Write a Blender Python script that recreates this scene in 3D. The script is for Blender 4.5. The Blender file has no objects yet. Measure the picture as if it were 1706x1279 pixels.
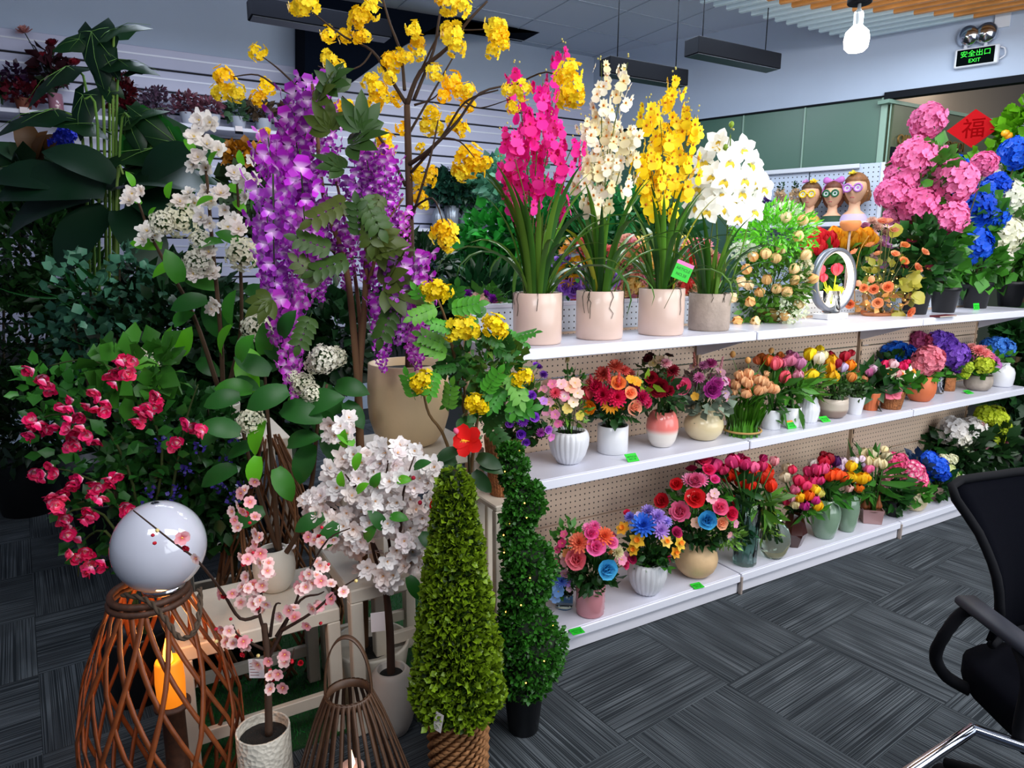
import bpy, math, random
import numpy as np
from mathutils import Vector, Matrix

# ------------------------------------------------------------------ camera, light, exposure
SC = bpy.context.scene
COL = SC.collection
FPX, CX, CY, CAMH = 1140.0, 853.0, 639.5, 1.5
PITCH = math.radians(10.58)
HEAD = math.radians(59.9)                      # heading of the view, measured from +X
FW = Vector((math.cos(HEAD), math.sin(HEAD), 0))
RT = Vector((math.sin(HEAD), -math.cos(HEAD), 0))
UP = Vector((0, 0, 1))
cam_data = bpy.data.cameras.new('camera')
cam = bpy.data.objects.new('camera', cam_data); COL.objects.link(cam)
cam_data.sensor_width = 36; cam_data.lens = 36 * FPX / 1706; cam_data.clip_start = .02
zc = -(FW * math.cos(PITCH) - UP * math.sin(PITCH)); yc = zc.cross(RT)
cam.matrix_world = Matrix(((RT.x, yc.x, zc.x, 0), (RT.y, yc.y, zc.y, 0), (RT.z, yc.z, zc.z, CAMH), (0, 0, 0, 1)))
SC.camera = cam
SC.view_settings.view_transform = 'Standard'; SC.view_settings.look = 'None'
SC.view_settings.gamma = 1; SC.view_settings.use_curve_mapping = False
SC.view_settings.exposure = EXPOSURE = 0.0

def rgb(h):
    h = h.lstrip('#'); c = [int(h[i:i + 2], 16) / 255 for i in (0, 2, 4)]
    return tuple(x / 12.92 if x <= .04045 else ((x + .055) / 1.055) ** 2.4 for x in c)
def rgba(h): return (*rgb(h), 1)

w = bpy.data.worlds.new('world'); SC.world = w; w.use_nodes = True
w.node_tree.nodes['Background'].inputs[0].default_value = rgba('#9fb4d8')
w.node_tree.nodes['Background'].inputs[1].default_value = .22
def area(name, loc, size, power, color, target=None, spread=180):
    l = bpy.data.lights.new(name, 'AREA'); l.shape = 'RECTANGLE'; l.size, l.size_y = size; l.energy = power
    l.color = color; l.spread = math.radians(spread)
    o = bpy.data.objects.new(name, l); COL.objects.link(o); o.location = loc
    if target is not None:
        o.rotation_euler = (Vector(target) - Vector(loc)).to_track_quat('-Z', 'Y').to_euler()
    return o
area('ceiling_panel_or_fill', (2.0, -.2, 3.1), (2.4, .8), 60, (1, .96, .92), (2.2, 2.2, .7))
area('ceiling_panel_or_fill', (4.2, .3, 3.1), (2.4, .8), 60, (1, .97, .95), (4.1, 2.3, .7))
area('ceiling_panel_or_fill', (3.4, 4.0, 3.3), (1.6, 1.2), 70, (.80, .90, 1))
area('ceiling_panel_or_fill', (4.9, 3.0, 3.2), (1.4, .6), 36, (.84, .93, 1))
area('ceiling_panel_or_fill', (.9, 4.6, 3.3), (1.6, .6), 34, (.74, .82, 1))
area('ceiling_panel_or_fill', (-.5, .2, 3.1), (1.2, .6), 36, (.95, .97, 1), (.3, 2.0, .5))
area('ceiling_panel_or_fill', (2.4, 3.3, 3.0), (1.4, .5), 30, (.95, .95, 1), (1.9, 2.6, 1.3))  # added fill, not a ceiling panel: brightens the rear shelf bouquets
area('camera_side_fill', (2.9, -1.4, 1.6), (4.5, 2.0), 112, (.9, .95, 1), (2.6, 2.2, .9))  # unseen soft fill added on the camera side to lift the shelf fronts

# ------------------------------------------------------------------ pixel <-> place (surveying the photograph once)
def ray(px, py):
    dx, dn = px - CX, py - CY
    hf = FPX * math.cos(PITCH) - dn * math.sin(PITCH); vd = FPX * math.sin(PITCH) + dn * math.cos(PITCH)
    return FW * hf + RT * dx - UP * vd, hf
def at_d(px, py, D): v, hf = ray(px, py); return Vector((0, 0, CAMH)) + v * (D / hf)
def at_z(px, py, z): v, hf = ray(px, py); return Vector((0, 0, CAMH)) + v * ((z - CAMH) / v.z)
def at_y(px, py, y): v, hf = ray(px, py); return Vector((0, 0, CAMH)) + v * (y / v.y)
def fwd(p): return Vector(p).dot(FW)
def mpp(p):                                     # metres per pixel at a place
    q = Vector(p) - Vector((0, 0, CAMH)); return -q.dot(zc) / FPX

# ------------------------------------------------------------------ materials
MATS = {}
def nmat(name):
    m = bpy.data.materials.new(name); m.use_nodes = True
    nt = m.node_tree; return m, nt, nt.nodes['Principled BSDF']
def L(nt, a, b): nt.links.new(a, b)
def N(nt, t, **k):
    n = nt.nodes.new(t)
    for a, b in k.items(): setattr(n, a, b)
    return n
def mat(name, col='#808080', rough=.5, metal=0, var=0., scale=20, bump=0., bscale=60, spec=.5, emit=0, coat=0, alpha=None):
    if name in MATS: return MATS[name]
    m, nt, b = nmat(name); MATS[name] = m
    c = rgba(col); b.inputs['Base Color'].default_value = c
    b.inputs['Roughness'].default_value = rough; b.inputs['Metallic'].default_value = metal
    b.inputs['Specular IOR Level'].default_value = spec; b.inputs['Coat Weight'].default_value = coat
    if emit:
        b.inputs['Emission Color'].default_value = c; b.inputs['Emission Strength'].default_value = emit
    tc = None
    if var or bump: tc = N(nt, 'ShaderNodeTexCoord')
    if var:
        n = N(nt, 'ShaderNodeTexNoise'); n.inputs['Scale'].default_value = scale; n.inputs['Detail'].default_value = 4
        L(nt, tc.outputs['Object'], n.inputs['Vector'])
        mr = N(nt, 'ShaderNodeMapRange'); mr.inputs[1].default_value = .3; mr.inputs[2].default_value = .7
        mr.inputs[3].default_value = 1 - var; mr.inputs[4].default_value = 1 + var * .4
        L(nt, n.outputs[0], mr.inputs[0])
        mx = N(nt, 'ShaderNodeVectorMath', operation='SCALE'); mx.inputs[0].default_value = c[:3]
        L(nt, mr.outputs[0], mx.inputs['Scale']); L(nt, mx.outputs[0], b.inputs['Base Color'])
    if bump:
        n2 = N(nt, 'ShaderNodeTexNoise'); n2.inputs['Scale'].default_value = bscale; n2.inputs['Detail'].default_value = 3
        L(nt, tc.outputs['Object'], n2.inputs['Vector'])
        bp = N(nt, 'ShaderNodeBump'); bp.inputs['Strength'].default_value = bump; bp.inputs['Distance'].default_value = .01
        L(nt, n2.outputs[0], bp.inputs['Height']); L(nt, bp.outputs[0], b.inputs['Normal'])
    return m
def objmat(name, inner=None, edge=1.0, rough=.55, island=0., trans=.25, rnd=.12, coat=0, spec=.3):
    """petals and leaves: the object's own colour, varied per object / per leaf, an inner colour towards the petal's foot"""
    m, nt, b = nmat(name); MATS[name] = m
    oi = N(nt, 'ShaderNodeObjectInfo'); col = oi.outputs['Color']
    if inner is not None:
        at = N(nt, 'ShaderNodeAttribute'); at.attribute_name = 't'
        mr = N(nt, 'ShaderNodeMapRange'); mr.inputs[1].default_value = 0; mr.inputs[2].default_value = edge
        L(nt, at.outputs['Fac'], mr.inputs[0])
        mx = N(nt, 'ShaderNodeMix', data_type='RGBA'); mx.inputs[6].default_value = rgba(inner)
        L(nt, mr.outputs[0], mx.inputs[0]); L(nt, col, mx.inputs[7]); col = mx.outputs[2]
    def vary(col, src, lo, hi):
        mr = N(nt, 'ShaderNodeMapRange'); mr.inputs[3].default_value = lo; mr.inputs[4].default_value = hi
        L(nt, src, mr.inputs[0]); s = N(nt, 'ShaderNodeVectorMath', operation='SCALE')
        L(nt, col, s.inputs[0]); L(nt, mr.outputs[0], s.inputs['Scale']); return s.outputs[0]
    if rnd: col = vary(col, oi.outputs['Random'], 1 - rnd, 1 + rnd)
    if island:
        g = N(nt, 'ShaderNodeNewGeometry'); col = vary(col, g.outputs['Random Per Island'], 1 - island, 1 + island)
    L(nt, col, b.inputs['Base Color']); b.inputs['Roughness'].default_value = rough
    b.inputs['Specular IOR Level'].default_value = spec; b.inputs['Coat Weight'].default_value = coat
    if trans:
        t = N(nt, 'ShaderNodeBsdfTranslucent'); L(nt, col, t.inputs[0])
        ms = N(nt, 'ShaderNodeMixShader'); ms.inputs[0].default_value = trans
        L(nt, b.outputs[0], ms.inputs[1]); L(nt, t.outputs[0], ms.inputs[2])
        L(nt, ms.outputs[0], nt.nodes['Material Output'].inputs[0])
    return m
objmat('petal', island=.10)
objmat('petal_white_throat', inner='#fff0f4', edge=.75, island=.12)
objmat('petal_plum', inner='#d83848', edge=.6, island=.1)
objmat('petal_wisteria', inner='#f4d4f4', edge=.55, island=.4, rnd=.2)
objmat('petal_yellow_throat', inner='#e8a010', edge=.25, island=.06)
objmat('petal_pale_throat', inner='#f4d040', edge=.30, island=.05)
objmat('petal_green_throat', inner='#c8cc60', edge=.3)
objmat('leaf', rough=.38, island=.35, trans=.15, spec=.4)
objmat('leaf_gloss', rough=.42, island=.15, trans=.2, spec=.4)
objmat('strap', rough=.42, island=.1, trans=.15, rnd=.3)
objmat('paint', rough=.4, trans=0, rnd=0)
objmat('bark', rough=.85, trans=0, rnd=.15)
def glass(name, col='#ffffff', rough=.03):
    if name in MATS: return MATS[name]
    m, nt, b = nmat(name); MATS[name] = m
    b.inputs['Base Color'].default_value = rgba(col); b.inputs['Roughness'].default_value = rough
    b.inputs['Transmission Weight'].default_value = 1; b.inputs['IOR'].default_value = 1.3
    return m

# ------------------------------------------------------------------ mesh helpers
class MB:
    """collects vertices and faces, builds ONE mesh"""
    def __init__(s): s.V = []; s.F = []; s.M = []; s.T = []; s.n = 0
    def add(s, V, F, m=0, t=None):
        V = np.asarray(V, dtype=float).reshape(-1, 3)
        s.V.append(V); s.F += [tuple(i + s.n for i in f) for f in F]; s.M += [m] * len(F)
        s.T.append(np.ones(len(V)) if t is None else np.asarray(t, dtype=float)); s.n += len(V); return s
    def rep(s, V, F, mats, pos, m=0, t=None):
        """many copies of one small shape: mats (n,3,3), pos (n,3)"""
        V = np.asarray(V); A = np.einsum('nij,kj->nki', mats, V) + pos[:, None, :]
        k = len(V); n = len(pos); s.V.append(A.reshape(-1, 3))
        base = s.n
        for i in range(n):
            o = base + i * k
            s.F += [tuple(j + o for j in f) for f in F]
        s.M += [m] * (len(F) * n)
        s.T.append(np.tile(np.ones(k) if t is None else t, n)); s.n += n * k; return s
    def mesh(s, name, mats, smooth=True):
        me = bpy.data.meshes.new(name); V = np.concatenate(s.V)
        ls = np.array([len(f) for f in s.F], dtype=np.int32); li = np.fromiter((i for f in s.F for i in f), dtype=np.int32)
        me.vertices.add(len(V)); me.vertices.foreach_set('co', V.ravel())
        me.loops.add(len(li)); me.loops.foreach_set('vertex_index', li)
        me.polygons.add(len(ls)); me.polygons.foreach_set('loop_start', np.concatenate(([0], np.cumsum(ls)[:-1])).astype(np.int32))
        me.polygons.foreach_set('loop_total', ls)
        me.polygons.foreach_set('material_index', np.array(s.M, dtype=np.int32))
        me.polygons.foreach_set('use_smooth', np.full(len(ls), smooth))
        a = me.attributes.new('t', 'FLOAT', 'POINT'); a.data.foreach_set('value', np.concatenate(s.T))
        for m in (mats if isinstance(mats, (list, tuple)) else [mats]): me.materials.append(MATS[m] if isinstance(m, str) else m)
        me.update(calc_edges=True); me.validate(); return me
BOXF = [(0, 3, 2, 1), (4, 5, 6, 7), (0, 1, 5, 4), (1, 2, 6, 5), (2, 3, 7, 6), (3, 0, 4, 7)]
def box(mb, x0, x1, y0, y1, z0, z1, m=0, bev=0):
    if bev:
        b = bev; V = []; 
        for sx, X in ((1, x0), (-1, x1)):
            for sy, Y in ((1, y0), (-1, y1)):
                for sz, Z in ((1, z0), (-1, z1)):
                    V += [(X, Y + sy * b, Z + sz * b), (X + sx * b, Y, Z + sz * b), (X + sx * b, Y + sy * b, Z)]
        import bmesh
        bm = bmesh.new(); vs = [bm.verts.new(v) for v in V]
        r = bmesh.ops.convex_hull(bm, input=vs); bm.normal_update(); bm.verts.index_update()
        mb.add([tuple(v.co) for v in bm.verts], [tuple(v.index for v in f.verts) for f in bm.faces], m); bm.free(); return mb
    return mb.add([(x0, y0, z0), (x1, y0, z0), (x1, y1, z0), (x0, y1, z0), (x0, y0, z1), (x1, y0, z1), (x1, y1, z1), (x0, y1, z1)], BOXF, m)
def frame(d, roll=0.):
    """matrix whose +Z looks along d"""
    d = Vector(d).normalized(); q = d.to_track_quat('Z', 'Y'); return q.to_matrix() @ Matrix.Rotation(roll, 3, 'Z')
def tube(mb, pts, r0, r1=None, seg=6, m=0, closed=False):
    pts = [Vector(p) for p in pts]; r1 = r0 if r1 is None else r1; n = len(pts)
    rings = []; ref = Vector((.3, .2, 1)).normalized()
    for i, p in enumerate(pts):
        if closed: d = pts[(i + 1) % n] - pts[i - 1]
        else: d = (pts[min(i + 1, n - 1)] - pts[max(i - 1, 0)])
        d = d.normalized() if d.length > 1e-9 else Vector((0, 0, 1))
        a = d.cross(ref)
        if a.length < .05: a = d.cross(Vector((1, 0, 0)))
        a.normalize(); b = d.cross(a); r = r0 + (r1 - r0) * i / max(1, n - 1)
        rings += [p + (a * math.cos(2 * math.pi * k / seg) + b * math.sin(2 * math.pi * k / seg)) * r for k in range(seg)]
    F = []
    for i in range(n if closed else n - 1):
        for k in range(seg):
            j = (i + 1) % n; F.append((i * seg + k, i * seg + (k + 1) % seg, j * seg + (k + 1) % seg, j * seg + k))
    if not closed: F += [tuple(range(seg))[::-1], tuple((n - 1) * seg + k for k in range(seg))]
    return mb.add([tuple(v) for v in rings], F, m)
def smooth_path(pts, k=4):
    pts = [Vector(p) for p in pts]
    if len(pts) < 3: return pts
    out = []
    for i in range(len(pts) - 1):
        p0, p1, p2, p3 = pts[max(i - 1, 0)], pts[i], pts[i + 1], pts[min(i + 2, len(pts) - 1)]
        for j in range(k):
            t = j / k
            out.append(.5 * ((2 * p1) + (p2 - p0) * t + (2 * p0 - 5 * p1 + 4 * p2 - p3) * t * t + (3 * p1 - p0 - 3 * p2 + p3) * t ** 3))
    return out + [pts[-1]]
def lathe(mb, prof, seg=28, ribs=0, amp=0., m=0, sx=1, sy=1, tw=0, c=(0, 0, 0)):
    V = []; F = []; n = len(prof); zs = [p[1] for p in prof]; zr = max(zs) - min(zs) or 1
    if ribs: seg = max(seg, ribs * 3)
    for i, (r, z) in enumerate(prof):
        for k in range(seg):
            a = 2 * math.pi * k / seg + tw * z / zr; q = r
            if ribs: q = r * (1 + amp * (math.cos(a * ribs)))
            V.append((c[0] + q * math.cos(a) * sx, c[1] + q * math.sin(a) * sy, c[2] + z))
    for i in range(n - 1):
        for k in range(seg): F.append((i * seg + k, i * seg + (k + 1) % seg, (i + 1) * seg + (k + 1) % seg, (i + 1) * seg + k))
    return mb.add(V, F, m)
PROF = {
 'cyl': [(.0, 0), (.90, 0), (.97, .012), (.965, .04), (1, .06), (1, .995), (.985, 1), (.93, 1), (.92, .99), (.92, .86), (0, .86)],
 'taper': [(0, 0), (.70, 0), (.73, .02), (1, .96), (1, 1), (.93, 1), (.90, .88), (0, .88)],
 'nursery': [(0, 0), (.66, 0), (.70, .02), (.92, .84), (1, .86), (1, 1), (.94, 1), (.88, .86), (0, .86)],
 'round': [(0, 0), (.42, 0), (.60, .04), (.84, .18), (.97, .36), (1, .52), (.94, .70), (.78, .86), (.64, .95), (.66, 1), (.58, 1), (.56, .9), (0, .8)],
 'egg': [(0, 0), (.52, 0), (.64, .03), (.84, .18), (.96, .38), (1, .56), (.95, .76), (.80, .92), (.66, .985), (.60, 1), (.54, .98), (.5, .85), (0, .8)],
 'bowl': [(0, 0), (.46, 0), (.60, .05), (.84, .28), (.97, .55), (1, .76), (.94, .92), (.86, 1), (.78, 1), (.78, .86), (0, .8)],
 'belly': [(0, 0), (.52, 0), (.66, .03), (.86, .16), (.97, .34), (1, .52), (.99, .74), (.95, 1), (.88, 1), (.88, .9), (0, .9)],
 'jug': [(0, 0), (.5, 0), (.66, .04), (.9, .22), (1, .42), (.95, .60), (.76, .76), (.58, .84), (.54, .90), (.62, .97), (.64, 1), (.56, 1), (.48, .88), (0, .8)],
 'pitcher': [(0, 0), (.72, 0), (.80, .03), (.92, .2), (1, .42), (.96, .56), (.78, .70), (.74, .80), (.82, .95), (.92, 1), (.84, 1), (.68, .8), (0, .75)],
 'bottle': [(0, 0), (.74, 0), (.90, .06), (1, .34), (1, .60), (.86, .76), (.55, .86), (.5, .93), (.56, 1), (.48, 1), (.42, .9), (0, .8)],
 'urn': [(0, 0), (.56, 0), (.66, .02), (.86, .24), (1, .56), (.98, .74), (.80, .90), (.52, .97), (.50, 1), (.42, 1), (.42, .9), (0, .85)],
 'gourd': [(0, 0), (.55, 0), (.8, .12), (1, .34), (.96, .5), (.7, .68), (.36, .80), (.26, .88), (.28, 1), (.22, 1), (.2, .9), (0, .8)],
 'facet': [(0, 0), (.56, 0), (.60, .02), (1, .40), (.52, .96), (.56, 1), (.48, 1), (.46, .9), (0, .5)],
 'flute': [(0, 0), (.80, 0), (.86, .02), (.92, .5), (1, 1), (.93, 1), (.84, .5), (.78, .06), (0, .05)],
 'pink': [(0, 0), (.84, 0), (.94, .05), (.92, .16), (.98, .20), (.95, .4), (.99, .44), (.96, .7), (1, .8), (1, 1), (.92, 1), (.9, .86), (0, .8)],
}
def prof(name, r, h): return [(a * r, b * h) for a, b in PROF[name]]

# ------------------------------------------------------------------ objects, things, parts
def tag(o, label=None, cat=None, group=None, kind=None):
    if label: o['label'] = label
    if cat: o['category'] = cat
    if group: o['group'] = group
    if kind: o['kind'] = kind
    return o
def obj(name, me, parent=None, loc=(0, 0, 0), R=None, s=1., col=None, kind=None, label=None):
    o = bpy.data.objects.new(name, me); COL.objects.link(o)
    if parent is not None: o.parent = parent
    M = (R.to_4x4() if R is not None else Matrix.Identity(4))
    S = Matrix.Diagonal((*((s, s, s) if not isinstance(s, (tuple, list)) else s), 1))
    o.matrix_local = Matrix.Translation(Vector(loc)) @ M @ S
    if col: o.color = rgba(col) if isinstance(col, str) else col
    if kind: o['kind'] = kind
    if label: o['label'] = label
    return o
def thing(name, label, cat, loc, group=None, rz=0):
    o = bpy.data.objects.new(name, None); COL.objects.link(o); o.location = loc; o.rotation_euler = (0, 0, rz)
    o.empty_display_size = .05
    return tag(o, label, cat, group)
def structure(name, mb, mats, smooth=False): return tag(obj(name, mb.mesh(name, mats, smooth)), kind='structure')

# ------------------------------------------------------------------ petals, flowers, leaves
def petal(Ln, Wd, a0, bend, cup=.15, nv=3, pointed=False, y0=0., z0=0., narrow=.25, tip=None):
    V = []; T = []; y, z = y0, z0
    for i in range(nv + 1):
        v = i / nv; a = a0 + bend * v
        if i: y += math.cos(a) * Ln / nv; z += math.sin(a) * Ln / nv
        if pointed: wv = math.sin(math.pi * min(1, .12 + .88 * v)) ** .8 if v < 1 else .02
        else: wv = (narrow + (1 - narrow) * math.sin(math.pi * .62 * v / .75)) if v < .99 else (.62 if tip is None else tip)
        wv *= Wd
        up = cup * wv
        nx, nz = -math.sin(a), math.cos(a)
        for u in (-1, 0, 1):
            V.append((u * wv, y + nx * (up if u else 0), z + nz * (up if u else 0))); T.append(v)
    F = [(i * 3 + u, i * 3 + u + 1, i * 3 + u + 4, i * 3 + u + 3) for i in range(nv) for u in (0, 1)]
    return np.array(V), F, np.array(T)
def rotz(V, a): c, s = math.cos(a), math.sin(a); return V @ np.array([[c, s, 0], [-s, c, 0], [0, 0, 1]])
FL = {}
def d2r(a): return math.radians(a)
def flower_mb(kind, rnd=None):
    mb = MB(); rnd = rnd or random.Random(hash(kind) % 1000 if False else sum(map(ord, kind)))
    def ring(n, Ln, Wd, a0, bend, cup=.15, ph=0., nv=3, pointed=False, jit=.06, r0=.04, z0=0., tip=None, narrow=.25):
        for k in range(n):
            V, F, T = petal(Ln * (1 + rnd.uniform(-jit, jit)), Wd, d2r(a0 + rnd.uniform(-40, 40) * jit), d2r(bend), cup, nv, pointed, r0, z0, narrow, tip)
            mb.add(rotz(V, ph + 2 * math.pi * k / n + rnd.uniform(-jit, jit)), F, 0, T)
    def dome(r, h, m=1, z=0., seg=8):
        lathe(mb, [(r, z), (r * .8, z + h * .6), (r * .4, z + h * .95), (.001, z + h)], seg, m=m)
    def stamens(n, Ln, r=.02, spread=.5):
        for k in range(n):
            a = rnd.uniform(0, 6.28); q = rnd.uniform(.1, spread)
            p = Vector((math.cos(a) * q * Ln, math.sin(a) * q * Ln, Ln))
            tube(mb, [(0, 0, 0), p], r * .5, r * .4, 3, 1); mb.add(np.array([(1, 0, 0), (0, 1, 0), (-1, 0, 0), (0, -1, 0), (0, 0, 1)]) * r * 1.6 + np.array(p), [(0, 1, 4), (1, 2, 4), (2, 3, 4), (3, 0, 4)], 1)
    if kind == 'blossom': ring(5, 1, .50, 22, -14, .12, tip=.6); dome(.14, .1); stamens(7, .32)
    elif kind == 'double': ring(7, 1, .33, 10, 4, .25, jit=.22, tip=.45); ring(6, .82, .30, 26, 6, .25, .3, jit=.3, tip=.45); ring(4, .5, .24, 50, 5, .2, .5, jit=.3); dome(.12, .14); stamens(5, .35)
    elif kind == 'rose':
        ring(6, 1, .58, 8, 34, .22, tip=.7); ring(5, .82, .52, 38, 34, .22, .5, z0=.06, tip=.75); ring(5, .62, .44, 60, 30, .25, .2, z0=.1, tip=.8)
        ring(4, .44, .34, 76, 25, .3, .6, z0=.16, tip=.85); ring(3, .32, .22, 86, 20, .4, .1, z0=.2, tip=.9)
    elif kind == 'ranunculus':
        for i, (Ln, a) in enumerate(((1, 5), (.92, 24), (.82, 40), (.7, 54), (.56, 66), (.42, 76), (.3, 84))): ring(7, Ln, .34, a, 42, .2, i * .4, z0=i * .03, tip=.7)
    elif kind == 'mum':
        for i, (n, Ln, a) in enumerate(((14, 1, 0), (14, .95, 20), (12, .85, 38), (10, .7, 55), (8, .5, 68), (6, .35, 82))): ring(n, Ln, .13, a, 18, .3, i * .2, 2, z0=.03 * i)
    elif kind == 'tulip':
        ring(3, 1.62, .56, 8, 122, .22, 0, 5, tip=.16, r0=.02); ring(3, 1.58, .52, 12, 116, .22, 1.05, 5, tip=.16, r0=.01)
    elif kind == 'tulip_open':
        ring(3, 1.5, .50, 15, 82, .2, 0, 4, tip=.2); ring(3, 1.45, .46, 18, 78, .2, 1.05, 4, tip=.2); stamens(4, .6, .04, .2)
    elif kind == 'sun': ring(16, 1, .17, 8, 8, .15, nv=2, pointed=True); ring(14, .9, .15, 20, 5, .15, .2, nv=2, pointed=True); dome(.42, .16, 1, .02, 12)
    elif kind == 'daffodil':
        ring(6, 1, .36, 5, 5, .12, pointed=True)
        lathe(mb, [(.14, 0), (.2, .15), (.26, .35), (.36, .48), (.30, .46), (.18, .2), (.01, .08)], 12, 6, .06, m=1)
    elif kind == 'oncidium':
        V, F, T = petal(1.05, .62, d2r(6), d2r(-10), .1, 3, tip=.5); mb.add(rotz(V, math.pi), F, 0, T)
        for a, Ln, Wd in ((.55, .72, .25), (-.55, .72, .25), (0, .74, .24), (1.5, .62, .2), (-1.5, .62, .2)):
            V, F, T = petal(Ln, Wd, d2r(12), d2r(8), .15, 2, True); mb.add(rotz(V, a), F, 0, T)
        dome(.13, .2)
    elif kind == 'cymbidium':
        for a in (0, 1.22, -1.22, 2.35, -2.35): V, F, T = petal(1, .38, d2r(14), d2r(-16), .2, 4, True, .03); mb.add(rotz(V, a), F, 0, T)
        V, F, T = petal(.62, .30, d2r(55), d2r(-110), .45, 4, tip=.6); mb.add(rotz(V, math.pi), F, 1, T); lathe(mb, [(.09, 0), (.1, .2), (.07, .36), (.01, .38)], 7, m=0)
    elif kind == 'hibiscus':
        ring(5, 1.05, .50, 36, -30, .3, jit=.12, tip=.5, nv=4); tube(mb, [(0, 0, 0), (0, .05, .5), (0, .15, 1.0)], .05, .04, 6, 1)
        for k in range(16):
            a = rnd.uniform(0, 6.28); z = rnd.uniform(.55, 1.02); mb.add(np.array([(1, 0, 0), (-.5, .8, 0), (-.5, -.8, 0), (0, 0, 1.2)]) * .05 + np.array((math.cos(a) * .09, .02 + .13 * z + math.sin(a) * .09, z)), [(0, 1, 3), (1, 2, 3), (2, 0, 3)], 1)
    elif kind == 'bract':
        ring(3, 1.0, .5, 28, 22, .3, nv=3, tip=.25); ring(3, .8, .40, 52, 16, .3, 1.0, 3, tip=.3); dome(.12, .3)
    elif kind == 'bud': lathe(mb, [(.05, -.1), (.4, .15), (.5, .5), (.36, .9), (.02, 1.1)], 7)
    elif kind in ('hydrangea', 'lilac', 'kowhai', 'hydrangea_small'):
        n, fl, fw = {'hydrangea': (130, .24, .15), 'lilac': (110, .20, .08), 'kowhai': (15, .44, .20), 'hydrangea_small': (70, .30, .18)}[kind]
        for i in range(n):
            z = 1 - 1.72 * (i + .5) / n; r = math.sqrt(max(0, 1 - z * z)); a = i * 2.39996 + rnd.uniform(-.2, .2)
            d = Vector((r * math.cos(a), r * math.sin(a), z)); q = rnd.uniform(.72, .96) if kind != 'kowhai' else rnd.uniform(.45, 1.0)
            d2 = (d + Vector([rnd.uniform(-.35, .35) for _ in range(3)])).normalized()
            R = np.array(frame(d2, rnd.uniform(0, 6.28))); c = np.array(d * q * (1 if kind != 'lilac' else 1))
            np_ = 5 if kind == 'kowhai' else 4
            for k in range(np_):
                V, F, T = petal(fl, fw, d2r(24 if kind != 'kowhai' else 14), d2r(-10), .25 if kind != 'kowhai' else .45, 2, kind == 'lilac', .01, tip=.7 if kind == 'kowhai' else None)
                mb.add((rotz(V, 2 * math.pi * k / np_)) @ R.T + c, F, 0, T * 1.0)
            if kind == 'kowhai': mb.add(np.array([(1, 0, .3), (-.5, .8, .3), (-.5, -.8, .3), (0, 0, 1.4)]) * .05 @ R.T + c, [(0, 1, 3), (1, 2, 3), (2, 0, 3)], 1)
        # a dark green core carries the florets
        if kind != 'kowhai': lathe(mb, [(.01, -.55), (.38, -.4), (.62, 0), (.5, .42), (.01, .62)], 10, m=2)
    elif kind == 'raceme':
        n = 50
        for i in range(n):
            v = (i + .5) / n; a = i * 2.39996; rr = .15 * (1 - v) ** .6 + .025
            d = Vector((math.cos(a), math.sin(a), rnd.uniform(-.3, .25))).normalized(); R = np.array(frame(d, rnd.uniform(-.5, .5))); s = .092 * (1.15 - .55 * v) * rnd.uniform(.75, 1.15)
            c = np.array((math.cos(a) * rr * rnd.uniform(.5, 1.25), math.sin(a) * rr * rnd.uniform(.5, 1.25), -v))
            for an, a0, W2 in ((0, 55, .62), (2.3, 25, .4), (-2.3, 25, .4)):
                V, F, T = petal(1.0, W2, d2r(a0), d2r(-25), .2, 2, tip=.6); mb.add(rotz(V, an) * s @ R.T + c, F, 0, T)
        tube(mb, [(0, 0, .06), (0, 0, -.5), (.01, 0, -1)], .008, .004, 4, 2)
    elif kind == 'spike':                      # heather, celosia, dried spikes
        for i in range(46):
            v = i / 46; a = i * 2.4; rr = .12 * (1 - v * .8); d = Vector((math.cos(a), math.sin(a), .5)).normalized()
            V, F, T = petal(.16, .06, d2r(30), 0, .2, 2); mb.add(V @ np.array(frame(d)).T + np.array((math.cos(a) * rr, math.sin(a) * rr, v)), F, 0, T)
        tube(mb, [(0, 0, -.3), (0, 0, 1)], .02, .01, 4, 2)
    return mb
def flower_mesh(kind, centre='#e8c020', petals='petal'):
    key = (kind, centre, petals)
    if key not in FL: FL[key] = flower_mb(kind).mesh(kind, [petals, mat('flower_centre_' + centre[1:], centre, .7), mat('calyx', '#2c4a16', .6)])
    return FL[key]
FNAME = {'kowhai': 'blossom_cluster', 'hydrangea': 'flower_head', 'hydrangea_small': 'flower_head', 'lilac': 'flower_head', 'raceme': 'flower_raceme', 'spike': 'flower_spike', 'bud': 'bud', 'bract': 'flower'}
def leaf_shape(nv=3, wid=.3, bend=-.8, fold=.25, a0=.45): return petal(1, wid, a0, bend, fold, nv, True)
LEAFM = {}
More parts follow.
